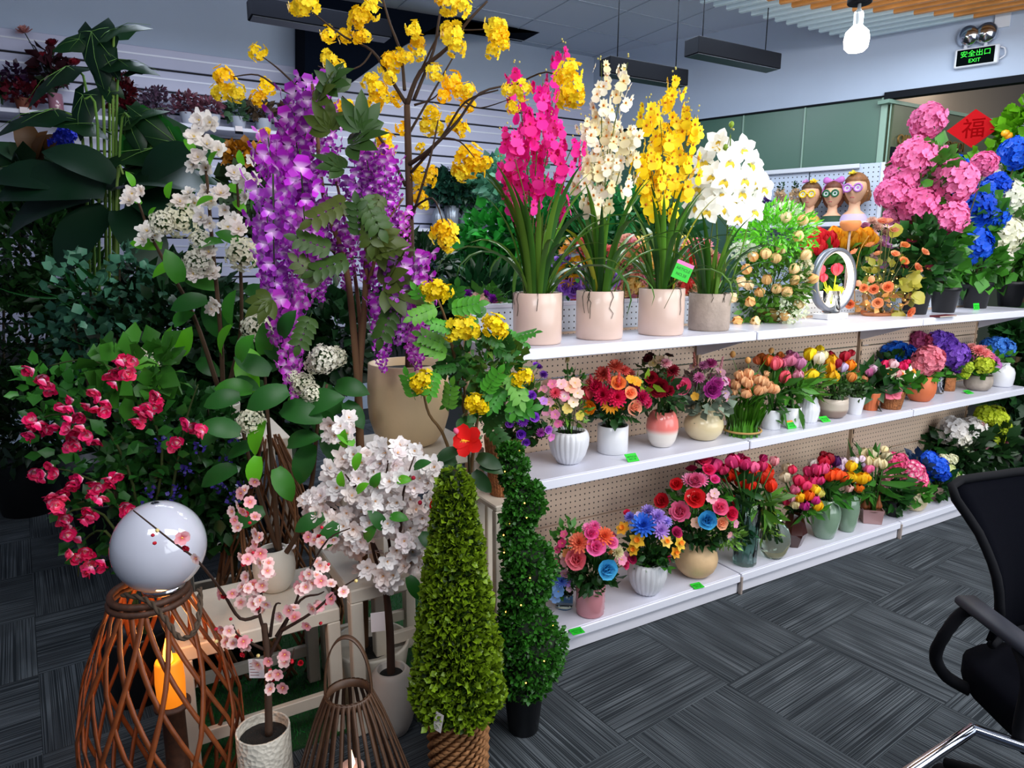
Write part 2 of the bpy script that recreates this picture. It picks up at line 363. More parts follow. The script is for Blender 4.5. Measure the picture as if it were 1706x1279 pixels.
def leaf_mesh(style, m='leaf_gloss'):
    key = (style, m)
    if key not in LEAFM:
        mb = MB()
        if style == 'ovate': mb.add(*[x for x in (lambda r: (r[0], r[1], 0, r[2]))(petal(1, .27, .35, -.9, .25, 6, True))])
        elif style == 'lance': mb.add(*(lambda r: (r[0], r[1], 0, r[2]))(petal(1, .16, .4, -.9, .2, 4, True)))
        elif style == 'round': mb.add(*(lambda r: (r[0], r[1], 0, r[2]))(petal(1, .55, .3, -.5, .12, 4, True)))
        elif style == 'pinnate':
            tube(mb, [(0, 0, 0), (0, .5, .06), (0, 1, 0)], .01, .005, 4)
            for i in range(5):
                for sg in (-1, 1):
                    V, F, T = petal(.36, .11, .1, -.4, .15, 3, True); mb.add(rotz(V, sg * 1.1) + np.array((0, .2 + .17 * i, .04)), F, 0, T)
            V, F, T = petal(.36, .11, .1, -.4, .15, 3, True); mb.add(V + np.array((0, .98, 0)), F, 0, T)
        elif style == 'palmate':
            for a, l in ((0, 1), (.62, .9), (-.62, .9), (1.25, .7), (-1.25, .7)):
                V, F, T = petal(l, .2, .15, -.5, .2, 4, True); mb.add(rotz(V, a), F, 0, T)
        elif style.startswith('strap'):
            i = int(style[5:]); a0 = (1.45, 1.25, 1.05, .8)[i]; bd = (-.7, -1.5, -2.2, -2.6)[i]
            V = []; T = []; y = z = 0; nv = 9
            for k in range(nv + 1):
                v = k / nv; a = a0 + bd * v * v
                if k: y += math.cos(a) / nv; z += math.sin(a) / nv
                wv = .030 * (.75 + .6 * v - 1.33 * v ** 3 ) + .001
                for u in (-1, 0, 1): V.append((u * wv, y - math.sin(a) * abs(u) * wv * .5, z + math.cos(a) * abs(u) * wv * .5)); T.append(v)
            mb.add(V, [(k * 3 + u, k * 3 + u + 1, k * 3 + u + 4, k * 3 + u + 3) for k in range(nv) for u in (0, 1)], 0, T)
        elif style == 'arrow':                 # alocasia leaf: arrow-shaped blade with pale midrib, hanging from its stalk
            out = [(0, .72), (.13, .5), (.21, .25), (.27, 0), (.25, -.18), (.16, -.34), (.05, -.1)]
            pts = [(x, y) for x, y in out]; V = [(0, .72, 0), (0, .45, .05), (0, .2, .06), (0, -.1, .05)]
            for sg in (1, -1):
                b = len(V)
                W = [(sg * x, y, -.16 * x * 2 + .03 * math.sin(i * 2.5)) for i, (x, y) in enumerate(out[1:])]
                V += W
                fs = [(0, b, 1), (1, b, b + 1), (1, b + 1, 2), (2, b + 1, b + 2), (2, b + 2, 3), (3, b + 2, b + 3), (3, b + 3, b + 4), (3, b + 4, b + 5)]
                if sg == -1: fs = [f[::-1] for f in fs]
                mb.F += [tuple(i for i in f) for f in fs]; mb.M += [0] * len(fs)
            Va = np.array(V); Va[:, 2] -= .35 * (Va[:, 1] - .1) ** 2; mb.V.append(Va); mb.T.append(np.ones(len(Va))); mb.n += len(Va)
            nb = len(V)
            for k, (x, y) in enumerate(((0, .7), (.18, .3), (-.18, .3), (.2, -.12), (-.2, -.12))):
                z = -.32 * abs(x) + .05 - .35 * (y - .1) ** 2
                tube(mb, [(0, -.05, .055), (x * .5, (y - .05) * .5, .062 - .16 * abs(x)), (x, y, z + .008)], .0055, .002, 4, 1)
            LEAFM[key] = mb.mesh(style, [m, mat('leaf_vein', '#5c8a3c', .6)]); return LEAFM[key]
        LEAFM[key] = mb.mesh(style, m)
    return LEAFM[key]
def rand_frames(rs, D):
    """(n,3,3) frames whose +Y looks along each row of D, rolled at random"""
    D = D / np.linalg.norm(D, axis=1, keepdims=True); A = rs.normal(size=D.shape); X = np.cross(A, D); X /= np.linalg.norm(X, axis=1, keepdims=True)
    Z = np.cross(X, D); return np.stack([X, D, Z], axis=2)
def foliage_mesh(seed, n, rx, ry, rz, leaf, wid=.32, m='leaf', shell=.55, droop=0., style=None, nv=2, zmin=-1.):
    rs = np.random.RandomState(seed); P = rs.normal(size=(n * 2, 3)); P /= np.linalg.norm(P, axis=1, keepdims=True); P = P[P[:, 2] > zmin][:n]; n = len(P)
    q = shell + (1 - shell) * rs.rand(n, 1) ** .7; D = P + rs.normal(size=P.shape) * .45 + np.array((0, 0, .15 - droop)); P = P * q * np.array((rx, ry, rz))
    s = leaf * (.7 + .6 * rs.rand(n)); M = rand_frames(rs, D) * s[:, None, None]
    V, F, T = petal(1, wid, .25, -.6, .2, nv, True); mb = MB(); mb.rep(V, F, M, P, 0, T); return mb.mesh('foliage', m)
# ------------------------------------------------------------------ plant builder
RND = random.Random(7)
class Plant:
    def __init__(s, name, label, cat, base, group=None, D=None):
        s.B = Vector(base); s.D = fwd(s.B) if D is None else D
        s.root = thing(name, label, cat, s.B, group); s.mpp = mpp(s.B + UP * .2); s.stems = []
    def P(s, px, py, dd=0.): return at_d(px, py, s.D + dd) - s.B
    def zof(s, py, dd=0.): return at_d(CX, py, s.D + dd).z - s.B.z
    def pot(s, prf, wpx, top, m, name='pot', ribs=0, amp=0., seg=32, soil='#15110d', tw=0, label=None, smooth=True, sx=1, hm=None):
        r = wpx * .5 * s.mpp; h = hm or s.zof(top); s.r, s.h = r, h
        mb = MB(); lathe(mb, prof(prf, r, h), seg, ribs, amp, tw=tw, sx=sx); o = obj(name, mb.mesh(name, m, smooth), s.root, label=label)
        if soil:
            q = [p for p in PROF[prf]][-2]; mb = MB(); lathe(mb, [(r * q[0] * .99, h * .9), (r * q[0] * .5, h * .93), (.001, h * .925)], 20, sx=sx)
            obj('soil', mb.mesh('soil', mat('soil' + soil[1:], soil, .95, var=.5, scale=120, bump=.8, bscale=300)), s.root)
        return o
    def branch(s, pts, r0, r1, col='#3a2a20', name='branch', seg=6, local=False, k=4, m='bark'):
        p = pts if local else [s.P(*q) for q in pts]
        mb = MB(); tube(mb, smooth_path(p, k), r0, r1, seg); return obj(name, mb.mesh(name, m), s.root, col=col)
    ymax = 99.
    def clampy(s, q, m=.03):
        q = Vector(q); lim = s.ymax - s.B.y - m
        if q.y > lim: q.y = lim
        return q
    def stem(s, a, b, r=.002, sag=0.):
        a, b = Vector(a), Vector(b); mid = (a + b) / 2 + Vector((0, 0, (b - a).length * .08 - sag)); s.stems.append(([a, mid, b], r))
    def stems_done(s, col='#2f5a1a', name='stems'):
        if not s.stems: return
        mb = MB()
        for p, r in s.stems: tube(mb, p, r, r * .8, 4)
        obj(name, mb.mesh(name, 'leaf_gloss'), s.root, col=col, kind='stuff')
    def flower(s, kind, col, p, size, d=None, centre='#e8c020', petals='petal', name=None, roll=None):
        d = Vector(d) if d is not None else (-FW + Vector((RND.uniform(-.5, .5), RND.uniform(-.5, .5), RND.uniform(-.2, .7))))
        return obj(name or FNAME.get(kind, 'flower'), flower_mesh(kind, centre, petals), s.root, p, frame(d, RND.uniform(0, 6.28) if roll is None else roll), size, col)
    def leaf(s, style, p, ln, ang, col, tw=None, m='leaf_gloss', name='leaf', toward=.3):
        """ang: direction of the leaf as seen, degrees from the viewer's right; blade half turned to the viewer"""
        d = (RT * math.cos(d2r(ang)) + UP * math.sin(d2r(ang)) - FW * toward).normalized()
        nrm = (UP * .6 - FW * .8 + Vector((RND.uniform(-.4, .4), RND.uniform(-.4, .4), 0))).normalized() if tw is None else Vector(tw)
        x = d.cross(nrm).normalized(); z = x.cross(d).normalized()
        R = Matrix(((x.x, d.x, z.x), (x.y, d.y, z.y), (x.z, d.z, z.z)))
        return obj(name, leaf_mesh(style, m), s.root, p, R, ln, col)
    def foliage(s, px, py, rx, ry, n, leaf, col, dd=0., wid=.32, depth=None, shell=.4, m='leaf', seed=None, droop=0., name='foliage', zmin=-1.):
        c = s.P(px, py, dd); k = s.mpp; dep = (depth or rx) * k
        if s.ymax < 90:
            dep = min(dep, .11); c = s.clampy(c, dep * .9 + .02)
        me = foliage_mesh(seed or RND.randrange(9999), n, rx * k, dep, ry * k, leaf * k, wid, m, shell, droop, zmin=zmin)
        return obj(name, me, s.root, c, Matrix.Rotation(HEAD - math.pi / 2 if s.ymax > 90 else 0., 3, 'Z'), 1, col, kind='stuff')
def fit_flowers(p, txt, cx=None, cy=None, stems=True, bulge=.75, mouth=None, back=True):
    """txt: 'kind colour px py size[;...]' - heads sit on a dome round the bouquet's middle and look outwards"""
    E = [e.split() for e in txt.split(';') if e.strip()]; E = [(k, c, float(a), float(b), float(z)) for k, c, a, b, z in E]
    xs = [e[2] for e in E]; ys = [e[3] for e in E]
    cx = cx or (min(xs) + max(xs)) / 2; cy = cy or (max(ys) * .5 + min(ys) * .5 + 10)
    rad = max(max(abs(x - cx) for x in xs), max(abs(y - cy) for y in ys), 12) * 1.15; C = p.P(cx, cy)
    mouth = mouth or Vector((0, 0, p.h))
    CT = {'sun': '#2a1608', 'daffodil': '#f08a10', 'double': '#e8c060', 'blossom': '#e0c040'}
    for k, c, x, y, z in E:
        kk = k; pm = 'petal'; centre = CT.get(k.rstrip('+'), '#e8c020')
        if k.endswith('+'): kk = k[:-1]; pm = 'petal_white_throat'
        d2 = ((x - cx) ** 2 + (y - cy) ** 2) / rad ** 2; dd = -math.sqrt(max(0, 1 - d2)) * rad * p.mpp * bulge
        q = p.clampy(p.P(x, y, dd)); out = (q - C); out = out.normalized() if out.length > 1e-4 else -FW
        d = out * .8 - FW * .45 + UP * .35
        if kk in ('tulip', 'tulip_open'): z *= 1.45
        if kk in ('tulip', 'tulip_open', 'bud'): d = (q - mouth).normalized() * .7 + UP * .8 + Vector((RND.uniform(-.25, .25), RND.uniform(-.25, .25), 0)) - FW * .1; q = q - d.normalized() * z * p.mpp * .7
        if kk == 'spike': d = UP + out * .4
        p.flower(kk, c, q, z * p.mpp, d, centre, pm)
        if stems: p.stem(mouth + Vector((RND.uniform(-.4, .4) * p.r, RND.uniform(-.4, .4) * p.r, -.02)), q, max(.0016, .06 * z * p.mpp) if kk != 'tulip' else max(.002, .12 * z * p.mpp))
    if back:                                   # the far side of the bouquet carries the same flowers
        for k, c, x, y, z in E[::2]:
            kk = k.rstrip('+'); q = p.clampy(p.P(cx + (cx - x) * .8, y, rad * p.mpp * bulge * .7), .05)
            if kk == 'spike': continue
            d = (q - C).normalized() + UP * .3
            p.flower(kk, c, q, z * p.mpp, d, '#e8c020'); p.stem(mouth, q, .0018)
def arr(name, label, cat, base, vase, txt, fol=None, group=None, **kw):
    """an arrangement: base (px, py, shelf height), vase (profile, width px, rim py, material, extra), flowers, foliage (cx, cy, rx, ry, n, leaf px, colour)"""
    p = Plant(name, label, cat, at_z(*base), group)
    if base[2] < 1: p.ymax = 2.29
    if base[2] < 1: p.B.y = min(p.B.y, 2.29 - .02 - vase[1] / 2 * p.mpp); p.root.location = p.B
    p.pot(vase[0], vase[1], vase[2], vase[3], **(vase[4] if len(vase) > 4 else {'name': 'vase'}))
    if txt: fit_flowers(p, txt, **kw)
    for f in (fol or []):
        p.foliage(*f[:7], **(f[7] if len(f) > 7 else {}))
    p.stems_done(); return p
def scatter(kinds, cx, cy, rx, ry, n, seed, smin, smax):
    """an even scatter of flower heads over an ellipse, as a text table"""
    r = random.Random(seed); out = []; pts = []
    for i in range(n):
        q = math.sqrt((i + .5) / n); a = i * 2.39996 + seed
        out.append('%s %.1f %.1f %.1f' % (r.choice(kinds), cx + rx * q * math.cos(a), cy + ry * q * math.sin(a), r.uniform(smin, smax)))
    return ';'.join(out)
WX = at_y  # kept short below

# ------------------------------------------------------------------ the room
Z_TOP, Z_MID, Z_DECK = 1.19, .716, .100
YB, ZC = 6.5, 3.65                              # back wall, ceiling
CORN = Vector((4.83, 6.5, 0)); WD = Vector((.365, -.931, 0)).normalized(); WN = Vector((-WD.y, WD.x, 0)) * -1   # right wall runs along WD
if WN.dot(-CORN) < 0: WN = -WN
def at_wall(px, py, off=0.):
    v, hf = ray(px, py); o = Vector((0, 0, CAMH)); t = (CORN + WN * off - o).dot(WN) / v.dot(WN); return o + v * t
def wall_box(mb, s0, s1, o0, o1, z0, z1, m=0):
    q = [CORN + WD * s + WN * o for s, o in ((s0, o0), (s1, o0), (s1, o1), (s0, o1))]
    return mb.add([(v.x, v.y, z0) for v in q] + [(v.x, v.y, z1) for v in q], BOXF, m)
def s_of(p): return (Vector((p.x, p.y, 0)) - CORN).dot(WD)

# carpet tiles: striped pile, each tile an object, alternately turned
def carpet_mat():
    m, nt, b = nmat('carpet'); MATS['carpet'] = m; tc = N(nt, 'ShaderNodeTexCoord'); oi = N(nt, 'ShaderNodeObjectInfo')
    add = N(nt, 'ShaderNodeVectorMath', operation='ADD'); L(nt, tc.outputs['Object'], add.inputs[0])
    sc = N(nt, 'ShaderNodeVectorMath', operation='SCALE'); sc.inputs[0].default_value = (7.3, 3.1, 0); L(nt, oi.outputs['Random'], sc.inputs['Scale']); L(nt, sc.outputs[0], add.inputs[1])
    def noise(scale, vec, det=0.):
        mp = N(nt, 'ShaderNodeMapping'); mp.inputs['Scale'].default_value = vec; L(nt, add.outputs[0], mp.inputs[0])
        n = N(nt, 'ShaderNodeTexNoise'); n.inputs['Scale'].default_value = scale; n.inputs['Detail'].default_value = det; L(nt, mp.outputs[0], n.inputs[0]); return n.outputs[0]
    st = noise(1, (1.2, 330, 1), 1); blk = noise(1, (5, 12, 1)); fine = noise(900, (1, 1, 1))
    r1 = N(nt, 'ShaderNodeMapRange'); L(nt, st, r1.inputs[0]); r1.inputs[1].default_value = .46; r1.inputs[2].default_value = .56
    r2 = N(nt, 'ShaderNodeMapRange'); L(nt, blk, r2.inputs[0]); r2.inputs[1].default_value = .45; r2.inputs[2].default_value = .6
    mu = N(nt, 'ShaderNodeMath', operation='MULTIPLY'); L(nt, r1.outputs[0], mu.inputs[0])
    r3 = N(nt, 'ShaderNodeMapRange'); L(nt, r2.outputs[0], r3.inputs[0]); r3.inputs[3].default_value = .62; r3.inputs[4].default_value = 1; L(nt, r3.outputs[0], mu.inputs[1])
    mx = N(nt, 'ShaderNodeMix', data_type='RGBA'); mx.inputs[6].default_value = rgba('#2a2f34'); mx.inputs[7].default_value = rgba('#5e656b'); L(nt, mu.outputs[0], mx.inputs[0])
    r4 = N(nt, 'ShaderNodeMapRange'); L(nt, fine, r4.inputs[0]); r4.inputs[3].default_value = .6; r4.inputs[4].default_value = 1.4
    s2 = N(nt, 'ShaderNodeVectorMath', operation='SCALE'); L(nt, mx.outputs[2], s2.inputs[0]); L(nt, r4.outputs[0], s2.inputs['Scale'])
    L(nt, s2.outputs[0], b.inputs['Base Color']); b.inputs['Roughness'].default_value = .95; b.inputs['Specular IOR Level'].default_value = .1
    bp = N(nt, 'ShaderNodeBump'); bp.inputs['Strength'].default_value = .5; bp.inputs['Distance'].default_value = .003; L(nt, fine, bp.inputs['Height']); L(nt, bp.outputs[0], b.inputs['Normal'])
carpet_mat()
mb = MB(); box(mb, -5, 11, -1.5, 8, -.1, -.006); floor = structure('floor', mb, mat('floor_base', '#14171a', .9))
mb = MB(); box(mb, -.2497, .2497, -.2497, .2497, -.006, 0, bev=.0006); tile = mb.mesh('carpet_tile', 'carpet', False)
CA = d2r(5.5); cu = Vector((math.cos(CA), math.sin(CA), 0)); cv = Vector((-math.sin(CA), math.cos(CA), 0)); nt_ = 0
for i in range(-10, 16):
    for j in range(-1, 14):
        q = Vector((1.05, 1.2, 0)) + cu * i * .5 + cv * j * .5; f = fwd(q); r = q.dot(RT)
        if f < .9 or abs(r) > f * .82 + .4 or q.y > 6.3 or (q.y > 2.7 and q.x > 2.2) or q.x > 6: continue
        obj('carpet_tile', tile, floor, q, Matrix.Rotation(CA + (math.pi / 2 if (i + j) % 2 else 0), 3, 'Z')); nt_ += 1

wallm = mat('wall_paint', '#a6b5cc', .75, var=.05, scale=1.5, bump=.05, bscale=200)
mb = MB(); box(mb, -5, 5.2, YB + .02, YB + .2, 0, ZC); wb = structure('wall_back', mb, wallm)
slm = mat('slatwall_board', '#b9bcd6', .35, var=.04, scale=3); mb = MB(); box(mb, -4.95, 4.78, -.0, .016, 0, .150, bev=.004); sl = mb.mesh('slat', slm, False)
mb = MB(); box(mb, -4.95, 4.78, -.003, 0, 0, .012); ins = mb.mesh('slat_insert', mat('slat_insert', '#c8ccd8', .5, .5), False)
mb = MB(); box(mb, -4.95, 4.78, YB - .002, YB + .02, .3, 3.0); obj('slat_backing', mb.mesh('slat_backing', mat('groove', '#15161e', .8), False), wb)
for k in range(-10, 4):
    z = 2.477 + .165 * k; obj('slat', sl, wb, (0, YB - .018, z + .006)); obj('slat_insert', ins, wb, (0, YB - .018, z + .09))
mb = MB(); wall_box(mb, -.1, 9, -.18, 0, 2.85, ZC); structure('wall_right', mb, wallm)
mb = MB(); box(mb, -5, 11, -1.5, 8, ZC, ZC + .1); ceil = structure('ceiling', mb, mat('ceiling_paint', '#c4cede', .8))
mb = MB()
for k in range(9): box(mb, -5, 11, 2.2 + k * .6, 2.206 + k * .6, ZC - .006, ZC - .001); box(mb, 0 + k * .6, .006 + k * .6, 2, 8, ZC - .006, ZC - .001)
obj('ceiling_grid', mb.mesh('ceiling_grid', mat('grid', '#a8b4c6', .7), False), ceil, kind='stuff')
mb = MB(); box(mb, -5, -4.9, -1.5, 7, 0, ZC); structure('wall_left', mb, wallm)

# dark navy ceiling bracket in front of the back wall
bp_ = [at_y(x, y, 6.1) for x, y in ((508, -10), (508, 150), (560, 150), (600, 128), (650, 90), (700, 58), (760, 28), (850, 0), (900, -14))]
mb = MB(); n = len(bp_); zz = ZC
V = [(p.x, 6.1, min(p.z, ZC)) for p in bp_] + [(p.x, 6.45, min(p.z, ZC)) for p in bp_]
mb.add(V, [tuple(range(n))[::-1], tuple(range(n, 2 * n))] + [(i, (i + 1) % n, (i + 1) % n + n, i + n) for i in range(n)])
tag(obj('trim_1', mb.mesh('trim_1', mat('navy_paint', '#070e1a', .9, spec=.05), False)), kind='structure')

# right wall: green glass panels, dark head beam, glazed opening
s1 = s_of(at_wall(1474, 162)); sm1 = s_of(at_wall(1337, 230)); sm0 = s_of(at_wall(1236, 230))
gm = mat('green_glass_panel', '#3c6052', .38, spec=.6); 
mb = MB(); wall_box(mb, -.1, s1, -.18, -.03, 0, 2.85); wg = structure('wall_glazed', mb, mat('panel_backing', '#2b3a34', .7))
for a, b in ((0.02, sm0), (sm0 + .006, sm1), (sm1 + .006, s1 - .02)):
    mb = MB(); wall_box(mb, a, b, -.03, -.01, .1, 2.84); obj('glass_panel', mb.mesh('glass_panel', gm, False), wg)
for s in (sm0, sm1, s1 - .02):
    mb = MB(); wall_box(mb, s, s + (.012 if s < s1 - .1 else .05), -.03, .004, .1, 2.84); obj('glass_joint', mb.mesh('glass_joint', mat('joint', '#7d9c8e', .4), False), wg)
mb = MB(); wall_box(mb, -.0, s1, -.02, .01, 2.84, 2.855); structure('trim_2', mb, mat('beam_dark', '#060b14', .7, spec=.15))
mb = MB(); wall_box(mb, s1, 9, -.06, .03, 2.82, 2.875); structure('trim_3', mb, 'beam_dark')
gp = glass('window_glass', '#dff2ea', .01)
mb = MB(); wall_box(mb, s1 + .05, s1 + .06, -.02, .0, 0, 2.82); structure('trim_4', mb, 'joint')
# the room behind the glazing
q1 = at_wall(1500, 170); iy = q1.y + .05; ix = q1.x
mb = MB(); box(mb, ix, 11, iy, iy + .08, 0, 2.78); wi = structure('wall_inner', mb, mat('olive_glass', '#56604a', .4, var=.25, scale=1.5))
mb = MB(); box(mb, ix - .1, 11, iy - .01, iy + .09, 2.78, 2.81); structure('trim_5', mb, 'joint')
mb = MB(); box(mb, ix, 11, iy - .012, iy, 2.33, 2.43); obj('dark_rail', mb.mesh('dark_rail', 'beam_dark', False), wi)
mb = MB(); box(mb, 5.9, 11, 4.55, 4.65, 0, ZC); structure('wall_far', mb, mat('beige_wall', '#b8a898', .8))
area('inner_room_fill', (7.6, 4.1, 3.5), (2.0, .4), 13, (1, .9, .8), (7.4, 4.2, 1.5)); area('inner_room_fill', (7.8, 2.4, 3.4), (1.5, .5), 16, (1, .95, .85), (7.5, 3.9, 1.6))  # unseen lamps added to brighten the olive and beige walls behind the glazing

# ceiling slats, white turning to wood, running parallel to the right wall
zs = 3.32; e0, e1 = at_z(1168, 6, zs), at_z(1478, 82, zs); wm = mat('wood_slat', '#e09a52', .5, var=.25, scale=6); wh = mat('white_slat', '#c5dbe6', .5)
def on_line(p, d, a, b):                        # where p + d*t meets the line a-b, in plan
    e = b - a; den = d.x * e.y - d.y * e.x; t = ((a.x - p.x) * e.y - (a.y - p.y) * e.x) / den; return t
w0, w1 = at_z(1331, 14, zs), at_z(1695, 34, zs)
mb0 = MB(); nsl = 21
for k in range(-3, nsl + 8):
    p = e0.lerp(e1, k / (nsl - 4)); t = on_line(p, WD, w0, w1)
    if s_of(p) < 0 and False: continue
    t = max(.3, t); 
    for nm, a, b, m_ in (('white_slat', 0, t, wh), ('wood_slat', t, t + 3.2, wm)):
        mb = MB(); A = p + WD * a; B_ = p + WD * b; o = WN * .02
        mb.add([(*(A + o).xy, zs), (*(A - o).xy, zs), (*(B_ - o).xy, zs), (*(B_ + o).xy, zs), (*(A + o).xy, zs + .09), (*(A - o).xy, zs + .09), (*(B_ - o).xy, zs + .09), (*(B_ + o).xy, zs + .09)], BOXF)
        if A.dot(WN) < CORN.dot(WN) + .02: continue
        obj(nm, mb.mesh(nm, m_, False), ceil)

# ------------------------------------------------------------------ ceiling things
def pendant(label, a, b, z, wdt=.10, cords=()):
    A, B_ = at_z(*a, z), at_z(*b, z); ln = B_.x - A.x; t = thing('pendant_light', label, 'ceiling light', (A.x, A.y, z), 'linear lights hung on cords')
    mb = MB(); box(mb, 0, ln, 0, wdt, .004, .115, bev=.004); obj('housing', mb.mesh('housing', mat('black_metal', '#0a0d14', .8, spec=.1), False), t)
    mb = MB(); box(mb, .01, ln - .01, .01, wdt - .01, 0, .004); obj('diffuser', mb.mesh('diffuser', mat('diffuser_off', '#39424f', .4), False), t)
    for c in cords:
        mb = MB(); tube(mb, [(ln * c, wdt / 2, .08), (ln * c + .005, wdt / 2, ZC - z - .3), (ln * c, wdt / 2, ZC - z)], .004, .004, 5); obj('cord', mb.mesh('cord', 'black_metal'), t)
pendant('black linear pendant light near the slatted ceiling, cord at its right end', (1163, 88), (1296, 117), 2.9, .14, (.12, .88))
pendant('black linear pendant light behind the cream orchids, lower one', (1016, 122), (1152, 142), 2.72, .12, (.15, .9))
pendant('long black linear pendant light before the navy ceiling bracket', (419, 25), (650, 66), 2.95, .14, (.1, .9))
# bulb pendant
bq = at_d(1427, 66, 4.8); t = thing('pendant_bulb', 'glowing white bulb in black ceiling holder by the slats', 'lamp', (bq.x, bq.y, bq.z), None)
mb = MB(); lathe(mb, [(.001, -.075), (.05, -.072), (.072, -.05), (.078, 0), (.07, .045), (.04, .075), (.03, .085)], 24)
obj('bulb', mb.mesh('bulb', mat('bulb_glow', '#fff6e8', .4, emit=5)), t)
mb = MB(); lathe(mb, [(.03, .085), (.032, .15), (.024, .17), (.012, .18), (.01, .24)], 16); obj('socket', mb.mesh('socket', mat('socket', '#b8c0c4', .3, .6)), t)
mb = MB(); lathe(mb, [(.001, .215), (.07, .215), (.075, .22), (.075, .36), (.001, .36)], 24); obj('canopy', mb.mesh('canopy', 'black_metal'), t)
pl = bpy.data.lights.new('bulb_light', 'POINT'); pl.energy = 14; pl.color = (1, .93, .85); pl.shadow_soft_size = .09; po = bpy.data.objects.new('bulb_light', pl); COL.objects.link(po); po.location = (bq.x, bq.y, bq.z - .12)
# exit sign
eq = at_wall(1627, 95, .02); t = thing('exit_sign', 'green EXIT sign box with twin emergency lamp heads on pale wall', 'sign', eq)
R = Matrix((WD, UP.cross(WD) * 1, UP)).transposed(); R = Matrix(((WD.x, -WN.x, 0), (WD.y, -WN.y, 0), (0, 0, 1)))   # local x along wall, y into wall, z up
k = mpp(eq); hw, hh = 24 * k * 1.3, 15 * k
t.matrix_world = Matrix.Translation(eq) @ R.to_4x4()
mb = MB(); box(mb, -hw, hw, -.03, .03, -hh, hh, bev=.008); obj('case', mb.mesh('case', mat('sign_case', '#c9cfdb', .4), False), t)
mb = MB(); box(mb, -hw * .88, hw * .80, -.034, -.03, -hh * .82, hh * .84, bev=.001); obj('sign_face', mb.mesh('sign_face', mat('sign_black', '#02080a', .9, spec=.05), False), t)
def text(body, size, m, parent, loc, R3, name='lettering', ext=.0008):
    c = bpy.data.curves.new(name, 'FONT'); c.body = body; c.size = size; c.align_x = 'CENTER'; c.align_y = 'CENTER'; c.extrude = ext; 
    o = bpy.data.objects.new(name, c); me = bpy.data.meshes.new_from_object(o); bpy.data.objects.remove(o); me.materials.clear(); me.materials.append(MATS[m] if isinstance(m, str) else m)
    o = bpy.data.objects.new(name, me); COL.objects.link(o); o.parent = parent; o.matrix_local = Matrix.Translation(Vector(loc)) @ R3.to_4x4(); return o
RX = Matrix.Rotation(math.pi / 2, 3, 'X')
mat('exit_green', '#10d020', .5, emit=.8)
text('安全出口', hh * .72, 'exit_green', t, (-hw * .04, -.0355, hh * .30), RX); text('EXIT', hh * .55, 'exit_green', t, (-hw * .06, -.0355, -hh * .42), RX)
for sx in (-.55, .35):
    hd = thing('x', '', '', (0, 0, 0)); bpy.data.objects.remove(hd)
    mb = MB(); lathe(mb, [(.001, .02), (.03, .015), (.06, -.0), (.085, -.02), (.088, -.03), (.08, -.06), (.05, -.09), (.001, -.1)], 24)
    d = frame(Vector((-.3 if sx < 0 else .1, -1, -.15))); o = obj('lamp_head', mb.mesh('lamp_head', mat('chrome', '#c8ccd4', .15, 1)), t, (sx * hw, -.05, hh + .085), d, .9)
    mb = MB(); tube(mb, [(sx * hw, -.02, hh + .05), (sx * hw, -.01, hh)], .012, .016, 8); obj('lamp_bracket', mb.mesh('lamp_bracket', 'sign_case'), t)
mb = MB(); tube(mb, smooth_path([(hw * .98, 0, -hh * .6), (hw * 1.25, 0, -hh * .2), (hw * 1.2, 0, hh * .5), (hw, 0, hh * .7)]), .006, .006, 6); obj('cable', mb.mesh('cable', 'sign_case'), t)
mb = MB(); box(mb, hw * .6, hw * 1.3, .0, .04, hh + .12, hh + .3, bev=.004); obj('junction_box', mb.mesh('junction_box', 'sign_case', False), t)
# red diamond paper with the character for fortune
dq = at_wall(1622, 214, .03); t = thing('red_diamond', 'red paper diamond with a brush character hung on the glazing', 'decoration', dq); t.matrix_world = Matrix.Translation(dq) @ R.to_4x4()
r_ = 28 * mpp(dq) * 1.1; mb = MB(); mb.add([(-r_ * 1.25, 0, 0), (0, 0, -r_), (r_ * 1.25, 0, 0), (0, 0, r_), (-r_ * 1.25, .003, 0), (0, .003, -r_), (r_ * 1.25, .003, 0), (0, .003, r_)], BOXF)
obj('paper', mb.mesh('paper', mat('red_paper', '#a80c14', .8, bump=.1, spec=.1), False), t); text('福', r_ * 1.1, mat('red_ink', '#7c060a', .9, spec=0), t, (0, -.002, -r_ * .05), RX)
lq = at_y(1522, 236, iy - .02)
gold = mat('gold_letters', '#b08a50', .3, .8)
lt = thing('wall_lettering', 'small gold letters on the olive inner wall', 'lettering', lq)
lt2 = thing('wall_lettering', 'small gold letters on the olive inner wall beside the red diamond', 'lettering', at_y(1586, 244, iy - .02))
text('OJIVO 10', .12, gold, lt, (0, 0, 0), RX, ext=.006); text('.COCOI', .12, gold, lt2, (0, 0, 0), RX, ext=.006)

